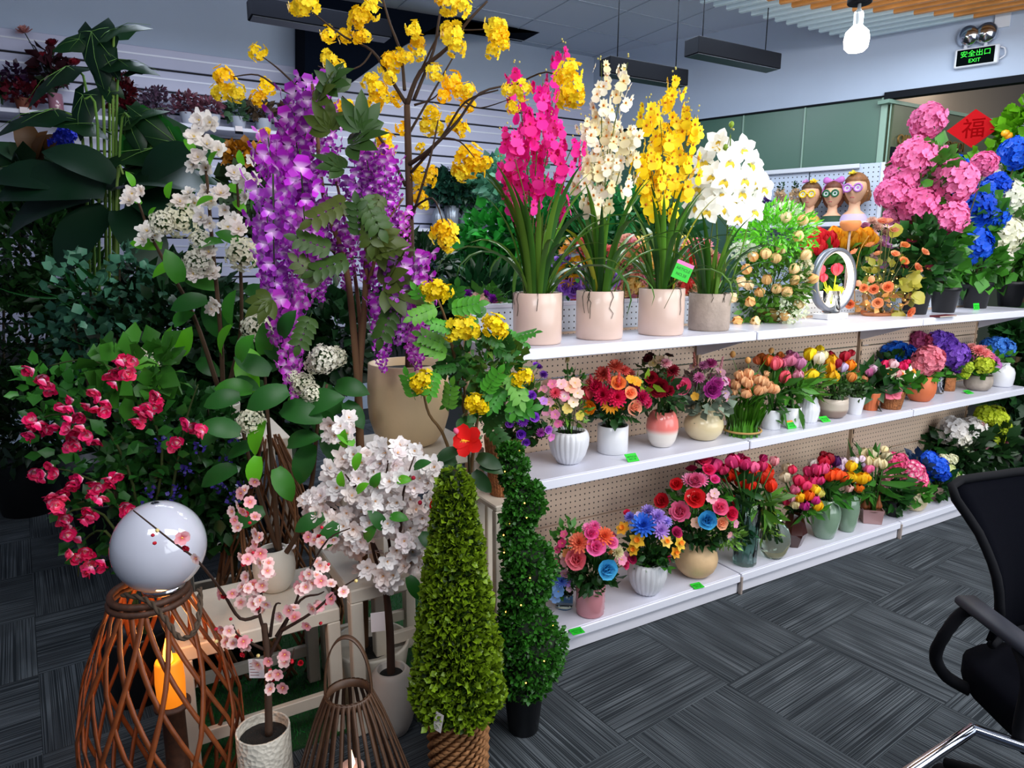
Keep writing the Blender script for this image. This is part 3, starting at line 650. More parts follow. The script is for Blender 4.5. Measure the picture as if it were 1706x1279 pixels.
# ------------------------------------------------------------------ gondola: three bays
def peg_mat(name, col, pitch=.025):
    m, nt, b = nmat(name); MATS[name] = m; tc = N(nt, 'ShaderNodeTexCoord')
    mp = N(nt, 'ShaderNodeVectorMath', operation='SCALE'); mp.inputs['Scale'].default_value = 1 / pitch; L(nt, tc.outputs['Object'], mp.inputs[0])
    fr = N(nt, 'ShaderNodeVectorMath', operation='FRACTION'); L(nt, mp.outputs[0], fr.inputs[0])
    sb = N(nt, 'ShaderNodeVectorMath', operation='SUBTRACT'); sb.inputs[1].default_value = (.5, .5, .5); L(nt, fr.outputs[0], sb.inputs[0])
    ml = N(nt, 'ShaderNodeVectorMath', operation='MULTIPLY'); ml.inputs[1].default_value = (1, 0, 1); L(nt, sb.outputs[0], ml.inputs[0])
    ln = N(nt, 'ShaderNodeVectorMath', operation='LENGTH'); L(nt, ml.outputs[0], ln.inputs[0])
    lt = N(nt, 'ShaderNodeMath', operation='LESS_THAN'); lt.inputs[1].default_value = .14; L(nt, ln.outputs['Value'], lt.inputs[0])
    mx = N(nt, 'ShaderNodeMix', data_type='RGBA'); mx.inputs[6].default_value = rgba(col); mx.inputs[7].default_value = rgba('#2a2420'); L(nt, lt.outputs[0], mx.inputs[0])
    L(nt, mx.outputs[2], b.inputs['Base Color']); b.inputs['Roughness'].default_value = .45
peg_mat('pegboard_beige', '#e8ccb2'); peg_mat('pegboard_white', '#c7d0dc')
shm = mat('shelf_white', '#cdcfde', .28, var=.03, scale=2); kick = mat('kick_white', '#d3d3dd', .35, var=.06, scale=2)
BAYX = [1.13, 2.322, 3.549, 4.776]; YF, YP = 1.965, 2.29
BAYLBL = ['white pegboard shelving bay nearest the camera, orchids on its top shelf', 'white pegboard shelving bay in the middle, ring lamp on its top shelf', 'white pegboard shelving bay farthest right, hydrangeas on its top shelf']
for i in range(3):
    x0, x1 = BAYX[i], BAYX[i + 1]; t = thing('shelving_bay', BAYLBL[i], 'shelving', (x0, YF, 0), 'shelving bays of the long gondola'); wd = x1 - x0
    for z0, z1 in ((.06, .372), (.378, .688), (.694, 1.007), (1.013, 1.305)):
        mb = MB(); box(mb, .02, wd - .02, YP - YF, YP - YF + .02, z0, z1, bev=.002)
        obj('pegboard_panel', mb.mesh('pegboard_panel', 'pegboard_beige' if z0 < 1 else 'pegboard_beige', False), t)
    if True:
        mb = MB(); box(mb, .02, wd - .02, YP - YF - .004, YP - YF, 1.2, 1.305); obj('top_panel', mb.mesh('top_panel', 'pegboard_white', False), t)
        mb = MB(); box(mb, .002, wd - .002, YP - YF - .01, YP - YF + .035, 1.305, 1.32, bev=.003); obj('top_rail', mb.mesh('top_rail', shm, False), t)
    for xu in ([.001, wd - .021] if i == 2 else [.001]):
        mb = MB(); box(mb, xu, xu + .02, YP - YF - .006, YP - YF + .03, 0, 1.3, bev=.002); obj('upright', mb.mesh('upright', mat('upright_beige', '#c9a98a', .4), False), t)
        mb = MB()
        for k in range(24): box(mb, xu + .007, xu + .013, YP - YF - .008, YP - YF - .0055, .06 + k * .05, .085 + k * .05)
        obj('upright_slots', mb.mesh('upright_slots', mat('slot_dark', '#241c18', .8), False), t, kind='stuff')
    for z, nm in ((Z_TOP, 'shelf'), (Z_MID, 'shelf'), (Z_DECK, 'deck')):
        mb = MB(); box(mb, .004, wd - .004, 0, YP - YF - .008, z - .03, z, bev=.002); s_ = obj(nm, mb.mesh(nm, shm, False), t)
        mb = MB(); box(mb, .004, wd - .004, -.010, 0, z - .038, z - .002, bev=.003); obj('price_rail', mb.mesh('price_rail', mat('rail_white', '#dcdeea', .25), False), s_)
        if nm == 'shelf':
            for xb in (.012, wd - .016):
                mb = MB(); mb.add([(xb, .02, z - .032), (xb, YP - YF - .01, z - .032), (xb, YP - YF - .01, z - .14), (xb, .06, z - .05), (xb + .004, .02, z - .032), (xb + .004, YP - YF - .01, z - .032), (xb + .004, YP - YF - .01, z - .14), (xb + .004, .06, z - .05)], BOXF)
                obj('bracket', mb.mesh('bracket', shm, False), s_)
    mb = MB(); box(mb, .004, wd - .004, .006, .02, .004, Z_DECK - .032, bev=.002); obj('kick_plate', mb.mesh('kick_plate', kick, False), t)
    if i:
        mb = MB(); box(mb, 0, .012, -.012, .006, .0, .085, bev=.002); obj('foot', mb.mesh('foot', mat('foot_grey', '#9a8d86', .4), False), t)
    # rear half of the double-sided unit: its own upper shelf
    mb = MB(); box(mb, .004, wd - .004, YP - YF + .03, YP - YF + .36, Z_TOP - .03, Z_TOP, bev=.002); obj('rear_shelf', mb.mesh('rear_shelf', shm, False), t)
    mb = MB(); box(mb, .004, wd - .004, YP - YF + .03, YP - YF + .36, .06, .10, bev=.002); obj('rear_deck', mb.mesh('rear_deck', shm, False), t)
# price tags: green card with a coloured head strip
def price_tag(label, p, w_=.05, h_=.036, rz=0, rx=0., strip='#f08020', words=True, group='green article tags on the shelves', facing=None):
    t = thing('article_tag', label, 'tag', p, group); t.rotation_euler = (rx, 0, rz)
    mb = MB(); box(mb, -w_ / 2, w_ / 2, -.0008, .0008, 0, h_ * .8); obj('card', mb.mesh('card', mat('tag_green', '#1fc428', .5), False), t)
    mb = MB(); box(mb, -w_ / 2, w_ / 2, -.0008, .0008, h_ * .8, h_); obj('strip', mb.mesh('strip', mat('tag_' + strip[1:], strip, .5), False), t)
    if words:
        text('ARTICLE', w_ * .22, mat('tag_ink', '#0a5a14', .6), t, (0, -.0012, h_ * .58), RX, ext=.0002); text('NO.' + words, w_ * .22, 'tag_ink', t, (0, -.0012, h_ * .28), RX, ext=.0002)
def shelf_tag(px, py, z, label, lie=-1.15, strip='#1fc428', no='18', s=1.):
    q = at_z(px, py, z); price_tag(label, (q.x, q.y, z + .001), .052 * s, .038 * s, d2r(-6), lie, strip, no)
shelf_tag(1056, 769, Z_MID, 'green article tag on the middle shelf before the pink-topped vase', -.9)
shelf_tag(1320, 714, Z_MID, 'green article tag on the middle shelf before the white pitcher', -.3, '#f08020')
shelf_tag(1378, 703, Z_MID, 'green article tag on the middle shelf before the grey bowl pot', -1.0)
shelf_tag(1618, 656, Z_MID, 'green article tag on the middle shelf before the striped round pot', -1.2)
shelf_tag(965, 1056, Z_DECK, 'green article tag on the deck left, before the pink vase', -1.5)
shelf_tag(1166, 980, Z_DECK, 'green article tag on the deck before the round beige vase', -1.4)
shelf_tag(1627, 516, Z_TOP, 'green article tag standing on the top shelf before black pots', -.2)
# ------------------------------------------------------------------ top shelf
cer_pink = mat('ceramic_blush', '#d8bcae', .35, var=.05, scale=8, coat=.2); cer_grey = mat('stoneware_grey', '#a8988c', .8, var=.25, scale=14, bump=.3, bscale=80)
cer_white = mat('ceramic_white', '#dcdde2', .3, coat=.2); black_pl = mat('black_plastic', '#0b0c10', .45); cream = mat('cream_glaze', '#dccba2', .3, coat=.3)
beige_c = mat('beige_clay', '#dcb98c', .6, var=.08, scale=20, bump=.15, bscale=40); terra = mat('terracotta', '#c8683c', .6, bump=.1)
sage = mat('sage_glaze', '#7f9a82', .2, var=.12, scale=10, coat=.5); pinkgl = mat('pink_glaze', '#d08a92', .25, coat=.4)
brown_gl = mat('amber_facet_glass', '#3a1610', .12, coat=.5); wick = mat('wicker', '#a8683a', .75, var=.35, scale=40, bump=1, bscale=120)
def grad_mat(name, low, high, z0, z1, rough=.25):
    m, nt, b = nmat(name); MATS[name] = m; tc = N(nt, 'ShaderNodeTexCoord'); sp = N(nt, 'ShaderNodeSeparateXYZ'); L(nt, tc.outputs['Object'], sp.inputs[0])
    mr = N(nt, 'ShaderNodeMapRange'); mr.interpolation_type = 'SMOOTHSTEP'; mr.inputs[1].default_value = z0; mr.inputs[2].default_value = z1; L(nt, sp.outputs[2], mr.inputs[0])
    mx = N(nt, 'ShaderNodeMix', data_type='RGBA'); mx.inputs[6].default_value = rgba(low); mx.inputs[7].default_value = rgba(high); L(nt, mr.outputs[0], mx.inputs[0])
    L(nt, mx.outputs[2], b.inputs['Base Color']); b.inputs['Roughness'].default_value = rough; b.inputs['Coat Weight'].default_value = .4; return m
def orchid(label, base, potw, top, pm, spikes, kind, cols, size, petals, centre, nfl, seed, leafn=22, leafs=.5, prf='cyl', group='potted orchids on the top shelf', lab_pot=None):
    r = random.Random(seed); p = Plant('potted_orchid', label, 'plant', at_z(*base), group); p.pot(prf, potw, top, pm, label=lab_pot)
    h = p.h * .9
    for i in range(leafn):
        a = i * 2.39996 + r.uniform(-.2, .2); st = (0, 0, 1, 0, 1, 2, 0, 1, 2, 0, 3)[i % 11]; q = Vector((math.cos(a), math.sin(a), 0)); x = q.cross(UP)
        R = Matrix(((-x.x, q.x, 0), (-x.y, q.y, 0), (0, 0, 1))) @ Matrix.Rotation(r.uniform(-.2, .2), 3, 'Y')
        R = R if R.determinant() > 0 else Matrix(((x.x, q.x, 0), (x.y, q.y, 0), (0, 0, 1)))
        obj('leaf', leaf_mesh('strap%d' % st, 'strap'), p.root, q * p.r * r.uniform(.1, .6) + UP * h, R, leafs * r.uniform(.75, 1.2), r.choice(['#3f6a1c', '#34601c', '#4d7a24', '#2c5520', '#5a8228', '#a8a82a' if i % 9 == 4 else '#356418']))
    per = nfl // len(spikes)
    for k, (sx, sy) in enumerate(spikes):
        dd = r.uniform(-.09, .12); a = Vector((r.uniform(-.3, .3) * p.r, r.uniform(-.3, .3) * p.r, h)); b = p.P(sx, sy, dd); mid = a.lerp(b, .5) + UP * .04 - (b - a).cross(UP).cross(UP) * -.0
        path = smooth_path([a, Vector((a.x + (b.x - a.x) * .3, a.y + (b.y - a.y) * .3, a.z + (b.z - a.z) * .5)), Vector((a.x + (b.x - a.x) * .7, a.y + (b.y - a.y) * .7, a.z + (b.z - a.z) * .82)), b], 5)
        mb = MB(); tube(mb, path, .003, .0012, 5); obj('flower_spike_stem', mb.mesh('flower_spike_stem', 'leaf_gloss'), p.root, col='#5a6a26')
        for j in range(per):
            v = .40 + .60 * (j + .5) / per; q = path[min(len(path) - 1, int(v * (len(path) - 1)))]; a_ = r.uniform(0, 6.28); rr = r.uniform(.4, 1.5) * 17 * p.mpp * (1.25 - .75 * (v - .5) * 2 * .9)
            off = Vector((math.cos(a_), math.sin(a_), r.uniform(-.5, .3))); c = q + off * rr
            p.flower(kind, r.choice(cols), c, size * p.mpp * r.uniform(.8, 1.15) * (1.05 - .3 * (v > .93)), off + Vector((0, 0, .1)) - FW * .5, centre, petals, roll=r.uniform(-.5, .5))
            if j % 4 == 0: p.stem(q, c, .0011)
        for e in range(3): p.flower('bud', '#c8c070', b + Vector((r.uniform(-.015, .015), r.uniform(-.015, .015), r.uniform(0, .03))), 3 * p.mpp, (0, 0, 1))
    p.stems_done('#6a7a30')
    for i in range(7):                          # aerial roots creeping down the pot's side
        a = r.uniform(0, 6.28); pts = [Vector((math.cos(a) * p.r * .9, math.sin(a) * p.r * .9, p.h * 1.01)), Vector((math.cos(a) * p.r * 1.04, math.sin(a) * p.r * 1.04, p.h * .99))]
        for j in range(1, r.randint(3, 6)): aa = a + r.uniform(-.10, .10); pts.append(Vector((math.cos(aa) * p.r * 1.035, math.sin(aa) * p.r * 1.035, p.h * (1 - .11 * j))))
        mb = MB(); tube(mb, pts, .0017, .001, 4); obj('aerial_root', mb.mesh('aerial_root', 'bark'), p.root, col='#2a2a1c')
    return p
orchid('magenta orchid in tall blush ceramic pot, leftmost on the top shelf', (895, 571, Z_TOP), 82, 487, cer_pink, [(938, 78), (858, 110), (905, 130), (842, 215), (960, 230), (880, 180), (925, 200), (835, 270)], 'oncidium', ['#f0189a', '#e81488', '#ff3cb0', '#d81080'], 15, 'petal', '#c01040', 190, 3, 40, .42)
orchid('cream and yellow orchid in tall blush ceramic pot, second on the top shelf', (998, 563, Z_TOP), 79, 484, cer_pink, [(1002, 105), (1046, 104), (975, 200), (1024, 180), (1056, 210), (965, 265), (1000, 240)], 'oncidium', ['#f4f0dc', '#f8f2e0', '#f0e6b8', '#f4ecd0'], 14, 'petal_pale_throat', '#c06a10', 165, 4, 38, .40)
orchid('golden yellow orchid in tall blush ceramic pot, third on the top shelf', (1100, 556, Z_TOP), 76, 480, cer_pink, [(1122, 125), (1080, 165), (1150, 178), (1060, 250), (1100, 200), (1158, 190), (1078, 250)], 'oncidium', ['#ffdc10', '#fce020', '#ffe42c', '#fcd010'], 14, 'petal_yellow_throat', '#b86008', 170, 5, 36, .38)
o4 = orchid('white orchid with large blooms in rough grey-brown pot on the top shelf', (1180, 549, Z_TOP), 68, 488, cer_grey, [(1217, 222)], 'cymbidium', ['#f8f8f0'], 14, 'petal', '#e8c030', 3, 6, 32, .34, lab_pot='weathered grey-brown pot')
for i, (x, y) in enumerate(((1197, 238), (1238, 248), (1172, 268), (1216, 268), (1252, 272), (1188, 292), (1208, 300), (1262, 300), (1240, 298), (1165, 312), (1192, 326), (1218, 330), (1252, 332), (1272, 312), (1160, 342), (1180, 350), (1230, 360), (1255, 350), (1205, 345), (1236, 320))):
    q = o4.P(x, y, RND.uniform(-.10, .08)); o4.flower('cymbidium', '#fafaf4', q, 24 * o4.mpp, Vector(((x - 1215) / 90, 0, 0)) @ Matrix(((RT.x, RT.y, 0), (0, 0, 0), (0, 0, 0))) - FW + UP * .1, '#e8c838', 'petal', roll=RND.uniform(-.4, .4)); o4.stems = o4.stems or []; o4.stem(o4.P(1212, min(y + 30, 400), 0), q, .0018)
for x, y in ((1218, 212), (1246, 282), (1208, 250)): o4.flower('bud', '#8aa83a', o4.P(x, y, -.03), 9 * o4.mpp, (.1, 0, 1))
for pts in ([(1205, 480), (1212, 380), (1216, 300), (1217, 225)], [(1190, 480), (1195, 400), (1190, 330)], [(1215, 480), (1240, 400), (1255, 320)]): o4.branch([(a, b, 0) for a, b in pts], .004, .0025, '#5a7a2a', 'flower_spike_stem')
o4.stems_done('#6a8a3a')
tp = at_z(1128, 540, Z_TOP); fwd_t = fwd(at_z(1100, 556, Z_TOP)) - .13; q = at_d(1131, 466, fwd_t)
price_tag('green and pink ARTICLE NO. 38 tag tucked in the golden orchid', q, .070, .070, d2r(-22), 0, '#f078b8', '38', group=None)
bpy.data.objects[-1] if False else None
t_ = [o for o in COL.objects if o.get('label', '').startswith('green and pink ARTICLE')][0]; t_.rotation_euler = (0, d2r(22), d2r(-25))
mb = MB(); tube(mb, [(0, .002, .01), (-.005, .01, -.12)], .0012, .0012, 4); obj('pick', mb.mesh('pick', 'leaf_gloss'), t_, col='#5a6a26')

GR, DG, OL = '#3c7a24', '#1f4a1c', '#6a6a24'
# fern and tulip arrangement
p = Plant('tulip_arrangement', 'cream tulips with bright ferns and white sprays left of the ring lamp', 'flower arrangement', at_z(1288, 536, Z_TOP)); p.pot('bowl', 60, 512, mat('wire_basket_gold', '#9a8040', .4, .6), name='basket')
p.foliage(1290, 390, 66, 52, 1200, 13, '#66c02c', wid=.14, shell=.3, name='fern'); p.foliage(1285, 470, 62, 60, 650, 15, '#4a7a22', wid=.22, shell=.5); p.foliage(1255, 520, 40, 26, 240, 13, '#5a9a30', wid=.25)
p.foliage(1240, 418, 22, 16, 160, 5, '#e4ecd8', dd=-.1, wid=.6, name='white_spray', m='petal'); p.foliage(1310, 350, 24, 12, 150, 5, '#dfe8d0', wid=.6, name='white_spray', m='petal'); p.foliage(1318, 515, 26, 24, 220, 5, '#dfe8cc', dd=-.1, wid=.6, name='white_spray', m='petal'); p.foliage(1340, 455, 10, 40, 160, 5, '#e8e4c0', dd=-.08, wid=.6, name='white_spray', m='petal')
for x, y in ((1306, 372), (1331, 376), (1323, 402), (1275, 432), (1257, 436), (1335, 432), (1248, 456), (1240, 476), (1252, 482), (1316, 456), (1277, 474), (1317, 474), (1268, 494), (1290, 489), (1304, 493), (1255, 508), (1321, 512), (1236, 536), (1263, 538), (1298, 425), (1290, 440), (1228, 500), (1345, 470), (1300, 530)):
    c = p.P(x, y, -.11 + RND.uniform(-.03, .03)); p.flower('tulip', RND.choice(['#ffdc9c', '#ffe4ae', '#fccc84', '#ffe8bc']), c, 13.5 * p.mpp, Vector(((x - 1285) / 60 * RT.x, (x - 1285) / 60 * RT.y, .9 - (y - 450) / 120)) - FW * .35, petals='petal')
    p.stem(p.P(1286, 490), c, .002)
p.stems_done()
# ring lamp with glass of tulips
base = at_z(1383, 531, Z_TOP); t = thing('ring_lamp', 'oval-looking white glowing ring lamp standing on the top shelf', 'lamp', base)
k = mpp(base); rr = 52 * k; zc_ = 64 * k
mb = MB(); seg = 56; pts = [(rr * math.cos(2 * math.pi * i / seg), 0, zc_ + rr * math.sin(2 * math.pi * i / seg)) for i in range(seg)]
V = []; 
for i in range(seg):
    a = 2 * math.pi * i / seg
    for r_, y_ in ((rr, -.02), (rr, .02), (rr - .018, .02), (rr - .018, -.02)): V.append((r_ * math.cos(a), y_, zc_ + r_ * math.sin(a)))
mb.add(V, [(i * 4 + j, i * 4 + (j + 1) % 4, ((i + 1) % seg) * 4 + (j + 1) % 4, ((i + 1) % seg) * 4 + j) for i in range(seg) for j in range(4)]); obj('ring', mb.mesh('ring', mat('lamp_silver', '#7c828e', .35, .5)), t)
V = []
for i in range(seg):
    a = 2 * math.pi * i / seg
    for r_, y_ in ((rr - .0185, -.016), (rr - .0185, .016), (rr - .022, .016), (rr - .022, -.016)): V.append((r_ * math.cos(a), y_, zc_ + r_ * math.sin(a)))
mb = MB(); mb.add(V, [(i * 4 + j, i * 4 + (j + 1) % 4, ((i + 1) % seg) * 4 + (j + 1) % 4, ((i + 1) % seg) * 4 + j) for i in range(seg) for j in range(4)]); obj('light_strip', mb.mesh('light_strip', mat('strip_glow', '#fff0cf', .5, emit=1.6)), t)
mb = MB(); box(mb, -.08, .08, -.045, .045, 0, .03, bev=.004); obj('base', mb.mesh('base', cer_white, False), t)
pl = bpy.data.lights.new('ring_light', 'POINT'); pl.energy = 2.6; pl.color = (1, .72, .38); pl.shadow_soft_size = .12; po = bpy.data.objects.new('ring_light', pl); COL.objects.link(po); po.location = base + Vector((0, -.02, zc_))
g = Plant('tulip_glass', 'two pink tulips in a clear glass inside the ring lamp', 'flower arrangement', base + Vector((.0, 0, .031))); g.r = .04; g.h = .10
mb = MB(); lathe(mb, [(.001, 0), (.038, 0), (.042, .004), (.042, .11), (.039, .11), (.038, .01), (.001, .01)], 24); obj('glass', mb.mesh('glass', glass('clear_glass', '#f6fbff')), g.root)
for x, y, s_ in ((1366, 450, 10), (1394, 449, 10), (1372, 460, 7)): c = g.P(x, y); g.flower('tulip', '#f0506c', c - UP * .03, s_ * 1.5 * g.mpp, UP, petals='petal'); g.branch([(0, 0, .012), (c.x * .4, c.y * .4, .1), tuple(c)], .003, .0025, '#b8c828', 'stem', local=True)
for i in range(12): a = RND.uniform(50, 130); g.leaf('lance', Vector((RND.uniform(-.01, .01), 0, .06)), .085, a, '#b8cc20', name='leaf')

# red and orange tulip bundles behind, mixed bouquet, peach arrangement with fairy lights
arr('tulip_bundle', 'deep red tulip bundle just behind the ring lamp', 'flower arrangement', (1372, 512, Z_TOP), ('cyl', 34, 480, black_pl), scatter(['rose'], 1366, 402, 24, 14, 14, 3, 10, 13).replace('rose ', 'tulip #e01828 '), [(1370, 450, 22, 30, 60, 30, GR, {'wid': .2})], bulge=.5)
arr('tulip_bundle', 'orange-yellow tulip bundle behind the ring lamp, right of the red ones', 'flower arrangement', (1418, 508, Z_TOP), ('cyl', 40, 478, black_pl), scatter(['tulip'], 1413, 396, 44, 12, 24, 4, 10, 12).replace('tulip ', 'tulip #ffb41c '), [(1415, 445, 32, 34, 110, 34, GR, {'wid': .18})], bulge=.5)
arr('flower_pot_bouquet', 'dusty pink and lilac bouquet below the small orange clay pot', 'flower arrangement', (1430, 500, Z_TOP), ('cyl', 36, 470, mat('stone_pale', '#b8a890', .8)), scatter(['mum #c08a98', 'blossom #e0b0b0', 'rose #b06a88', 'blossom #b878b0', 'mum #d8b0a0'], 1460, 405, 55, 40, 34, 5, 7, 12), [(1470, 425, 60, 50, 220, 14, DG, {})], bulge=.5)
q = at_d(1418, 372, fwd(at_z(1430, 500, Z_TOP)) + .25); mbp = MB()
p = Plant('peach_arrangement', 'peach roses with olive leaves and fairy lights on a wooden disc', 'flower arrangement', at_z(1466, 525, Z_TOP)); p.r = .04; p.h = .03
mb = MB(); lathe(mb, [(.001, 0), (38 * p.mpp, 0), (40 * p.mpp, .006), (38 * p.mpp, .014), (.001, .014)], 30, sy=.5); obj('wooden_disc', mb.mesh('wooden_disc', mat('disc_wood', '#9a5a30', .6, var=.2, scale=10)), p.root)
fit_flowers(p, 'rose #f0a060 1506 411 9;rose #f09858 1504 437 9;rose #f4a878 1538 422 9;rose #ec9468 1526 448 10;bud #f0a878 1452 463 11;rose #f0a070 1440 480 8;rose #f4a070 1478 478 10;rose #f0986c 1456 482 9;rose #e88c60 1417 506 9;rose #f4b080 1462 503 10;rose #f09060 1514 518 10;bud #f4b088 1430 470 10;rose #f0a878 1490 425 8;rose #f0b088 1488 386 9;rose #f0a080 1470 372 10', 1475, 465, mouth=Vector((0, 0, .02)), bulge=.3)
p.foliage(1478, 470, 50, 50, 80, 13, '#8a8a30', wid=.4); p.foliage(1465, 500, 45, 22, 50, 12, '#c89050', wid=.4)
for x, y, a in ((1490, 395, 100), (1500, 480, 30), (1520, 490, -40), (1490, 520, -60), (1455, 490, 150), (1510, 465, 10), (1512, 470, -20)): p.leaf('round', p.P(x, y, -.05), 24 * p.mpp, a, '#a8a038')
mb = MB(); 
for i in range(26): lathe(mb, [(.0001, -.003), (.003, 0), (.0001, .003)], 5, c=tuple(p.P(1465 + RND.uniform(-45, 50), 480 + RND.uniform(-30, 30), -.09)))
obj('fairy_lights', mb.mesh('fairy_lights', mat('fairy_glow', '#ffd070', .5, emit=6)), p.root, kind='stuff')
p.branch([(1425, 520, -.02), (1424, 470, -.02), (1432, 420, -.02), (1448, 392, -.02)], .002, .002, '#b88a40', 'wire_arch'); p.stems_done('#6a6a30')
c = at_d(1417, 372, p.D + .12); cq = thing('clay_pot', 'small orange clay pot standing high behind the ring lamp bouquets', 'pot', (c.x, c.y, c.z - .04)); mb = MB(); lathe(mb, prof('bowl', 17 * p.mpp, .055), 24); obj('body', mb.mesh('body', mat('orange_clay', '#e08c50', .6)), cq)
mb = MB(); tube(mb, [(0, 0, 0), (0, 0, Z_TOP - c.z + .04)], .006, .006, 8); obj('stand', mb.mesh('stand', cer_grey), cq)

def hydr(label, base, potw, top, heads, leaves, col, leafc=GR, n=150, group='hydrangea plants in black nursery pots', name='hydrangea_plant', prf='nursery', pm=black_pl, kind='hydrangea', fx=None):
    p = Plant(name, label, 'plant', at_z(*base), group); p.pot(prf, potw, top, pm)
    for x, y, s_, dd in heads:
        q = p.P(x, y, dd); p.flower(kind, col if isinstance(col, str) else RND.choice(col), q, s_ * p.mpp, (q - p.P(base[0], y + 60, .15)).normalized() - FW * .5, petals='petal')
        p.branch([(base[0] + RND.uniform(-5, 5), top + 4, 0), ((x + base[0]) / 2, (y + top) / 2 + 10, dd * .4), (x, y + s_ * .5, dd)], .005, .003, '#3a3a1c', 'stem', seg=5)
    for x, y, rx, ry in leaves: p.foliage(x, y, rx, ry, n, 22, leafc, wid=.42, depth=rx * .8)
    p.stems_done(); return p
hydr('tall pink hydrangea in black pot on the top shelf', (1571, 520, Z_TOP), 47, 478, [(1546, 201, 27, 0), (1524, 263, 32, -.02), (1562, 262, 22, .06), (1502, 300, 26, 0), (1484, 322, 24, -.03), (1590, 303, 34, -.08), (1529, 342, 30, -.06), (1580, 363, 29, -.08), (1486, 360, 14, .04), (1640, 272, 20, .12), (1498, 285, 22, .05)], [(1545, 300, 45, 60), (1560, 400, 50, 50), (1560, 440, 36, 40)], ['#f078b4', '#f48cc0', '#f080b8', '#ee74b0'])
hydr('blue hydrangea in black pot on the top shelf', (1624, 513, Z_TOP), 46, 470, [(1590, 282, 22, .1), (1628, 350, 30, -.02), (1650, 360, 26, 0), (1620, 408, 30, -.06), (1602, 340, 24, .05), (1692, 255, 26, .06), (1660, 310, 22, .08), (1640, 325, 22, .05)], [(1625, 370, 36, 50), (1625, 440, 40, 36)], ['#1458d8', '#0c48c8', '#1a60e0'])
hydr('cream white hydrangea in black pot on the top shelf', (1681, 510, Z_TOP), 46, 468, [(1645, 290, 22, .02), (1676, 330, 30, -.05), (1668, 392, 32, -.06), (1660, 425, 24, -.04), (1698, 350, 24, .05), (1694, 400, 24, .05), (1650, 315, 16, .02)], [(1685, 360, 40, 60), (1680, 440, 40, 34)], ['#e8e8d0', '#e4e8d4', '#eceadc'])
p = Plant('potted_shrub', 'dark leafy plant with peach buds in the leftmost black pot', 'plant', at_z(1523, 523, Z_TOP)); p.pot('nursery', 50, 476, black_pl)
p.foliage(1530, 430, 44, 60, 260, 20, DG, wid=.45); fit_flowers(p, 'blossom #8a1c38 1545 447 10;blossom #701830 1520 400 9;bud #f0a070 1503 408 8', 1525, 430); p.stems_done()
p = Plant('citrus_tree', 'tall bright green leafy tree with small orange fruit at right edge', 'plant', at_y(1716, 900, 3.0).xy.to_3d() if False else Vector((at_y(1735, 300, 2.75).x, 2.75, 0))); p.r, p.h = .14, .3
mb = MB(); lathe(mb, prof('taper', .15, .3), 28); obj('pot', mb.mesh('pot', black_pl), p.root)
p.branch([(0, 0, .2), (.01, 0, .9), (-.01, .02, 1.5), (0, 0, 2.2)], .02, .008, '#4a3a24', 'trunk', local=True)
for x, y, rx, ry, n in ((1720, 215, 45, 45, 420), (1730, 300, 70, 60, 520), (1680, 330, 40, 50, 260), (1740, 420, 60, 70, 400), (1655, 265, 30, 24, 90)): p.foliage(x, y, rx, ry, n, 17, '#5a9a14' if y < 280 else '#2c5a18', wid=.45)
for x, y in ((1680, 226), (1700, 262), (1675, 222)):
    mb = MB(); lathe(mb, [(.001, -.03), (.024, -.018), (.03, 0), (.024, .018), (.001, .027)], 14); obj('fruit', mb.mesh('fruit', mat('fruit_orange', '#f0a018', .4)), p.root, p.P(x, y, -.15))
q = at_z(1577, 528, Z_TOP); t = thing('booklet', 'dark red booklet lying between the black pots', 'booklet', (q.x, q.y - .0, Z_TOP)); mb = MB(); box(mb, -.07, .09, -.004, .05, 0, .008, bev=.002); obj('cover', mb.mesh('cover', mat('dark_red_cover', '#5a1420', .4), False), t); mb = MB(); box(mb, -.068, .088, -.005, .048, .002, .006); obj('pages', mb.mesh('pages', mat('pages', '#c8c0b0', .8), False), t)
# bouquets on the rear shelf, seen between the orchids
for lab, x, yy, cols, seed in (('lilac and yellow bouquet on the rear shelf between first two orchid pots', 975, 2.55, ['rose #b078e0', 'blossom #f8c010', 'rose #b890e8', 'sun #f0b010', 'blossom #a8d0e8', 'mum #f08080'], 1),
                               ('peach and pink bouquet on the rear shelf between middle orchid pots', 1062, 2.55, ['rose #f0b090', 'rose #f4c0b0', 'mum #f0a8c0', 'blossom #f8d060', 'rose #f8e0a0'], 2),
                               ('cream and coral bouquet on the rear shelf behind the right orchids', 1150, 2.58, ['rose #f0c0a0', 'tulip #e84038', 'blossom #f0d040', 'rose #f8e8c0', 'mum #f090a0'], 3),
                               ('rose pink bouquet on the rear shelf, left of the orchids', 822, 2.52, ['rose #f0a0a8', 'rose #e888a0', 'mum #9020b0', 'blossom #f0c0b0'], 4)):
    b = at_y(x, 510, yy); b.z = Z_TOP; p = Plant('mixed_bouquet', lab, 'flower arrangement', b, 'bouquets on the rear shelf'); rr_ = 34
    mb = MB(); lathe(mb, prof('cyl', .06, .12), 24); obj('vase', mb.mesh('vase', cer_white), p.root); p.r, p.h = .06, .12
    if seed == 4: fit_flowers(p, scatter(cols, x - 30, 505, 38, 16, 10, seed, 9, 14), bulge=.4); p.foliage(x - 20, 500, 44, 22, 90, 16, GR)
    else: fit_flowers(p, scatter(cols, x, 448, 46, 50, 40, seed, 12, 17), bulge=.5); p.foliage(x, 460, 46, 48, 130, 15, '#3f8a3a')
    p.stems_done()

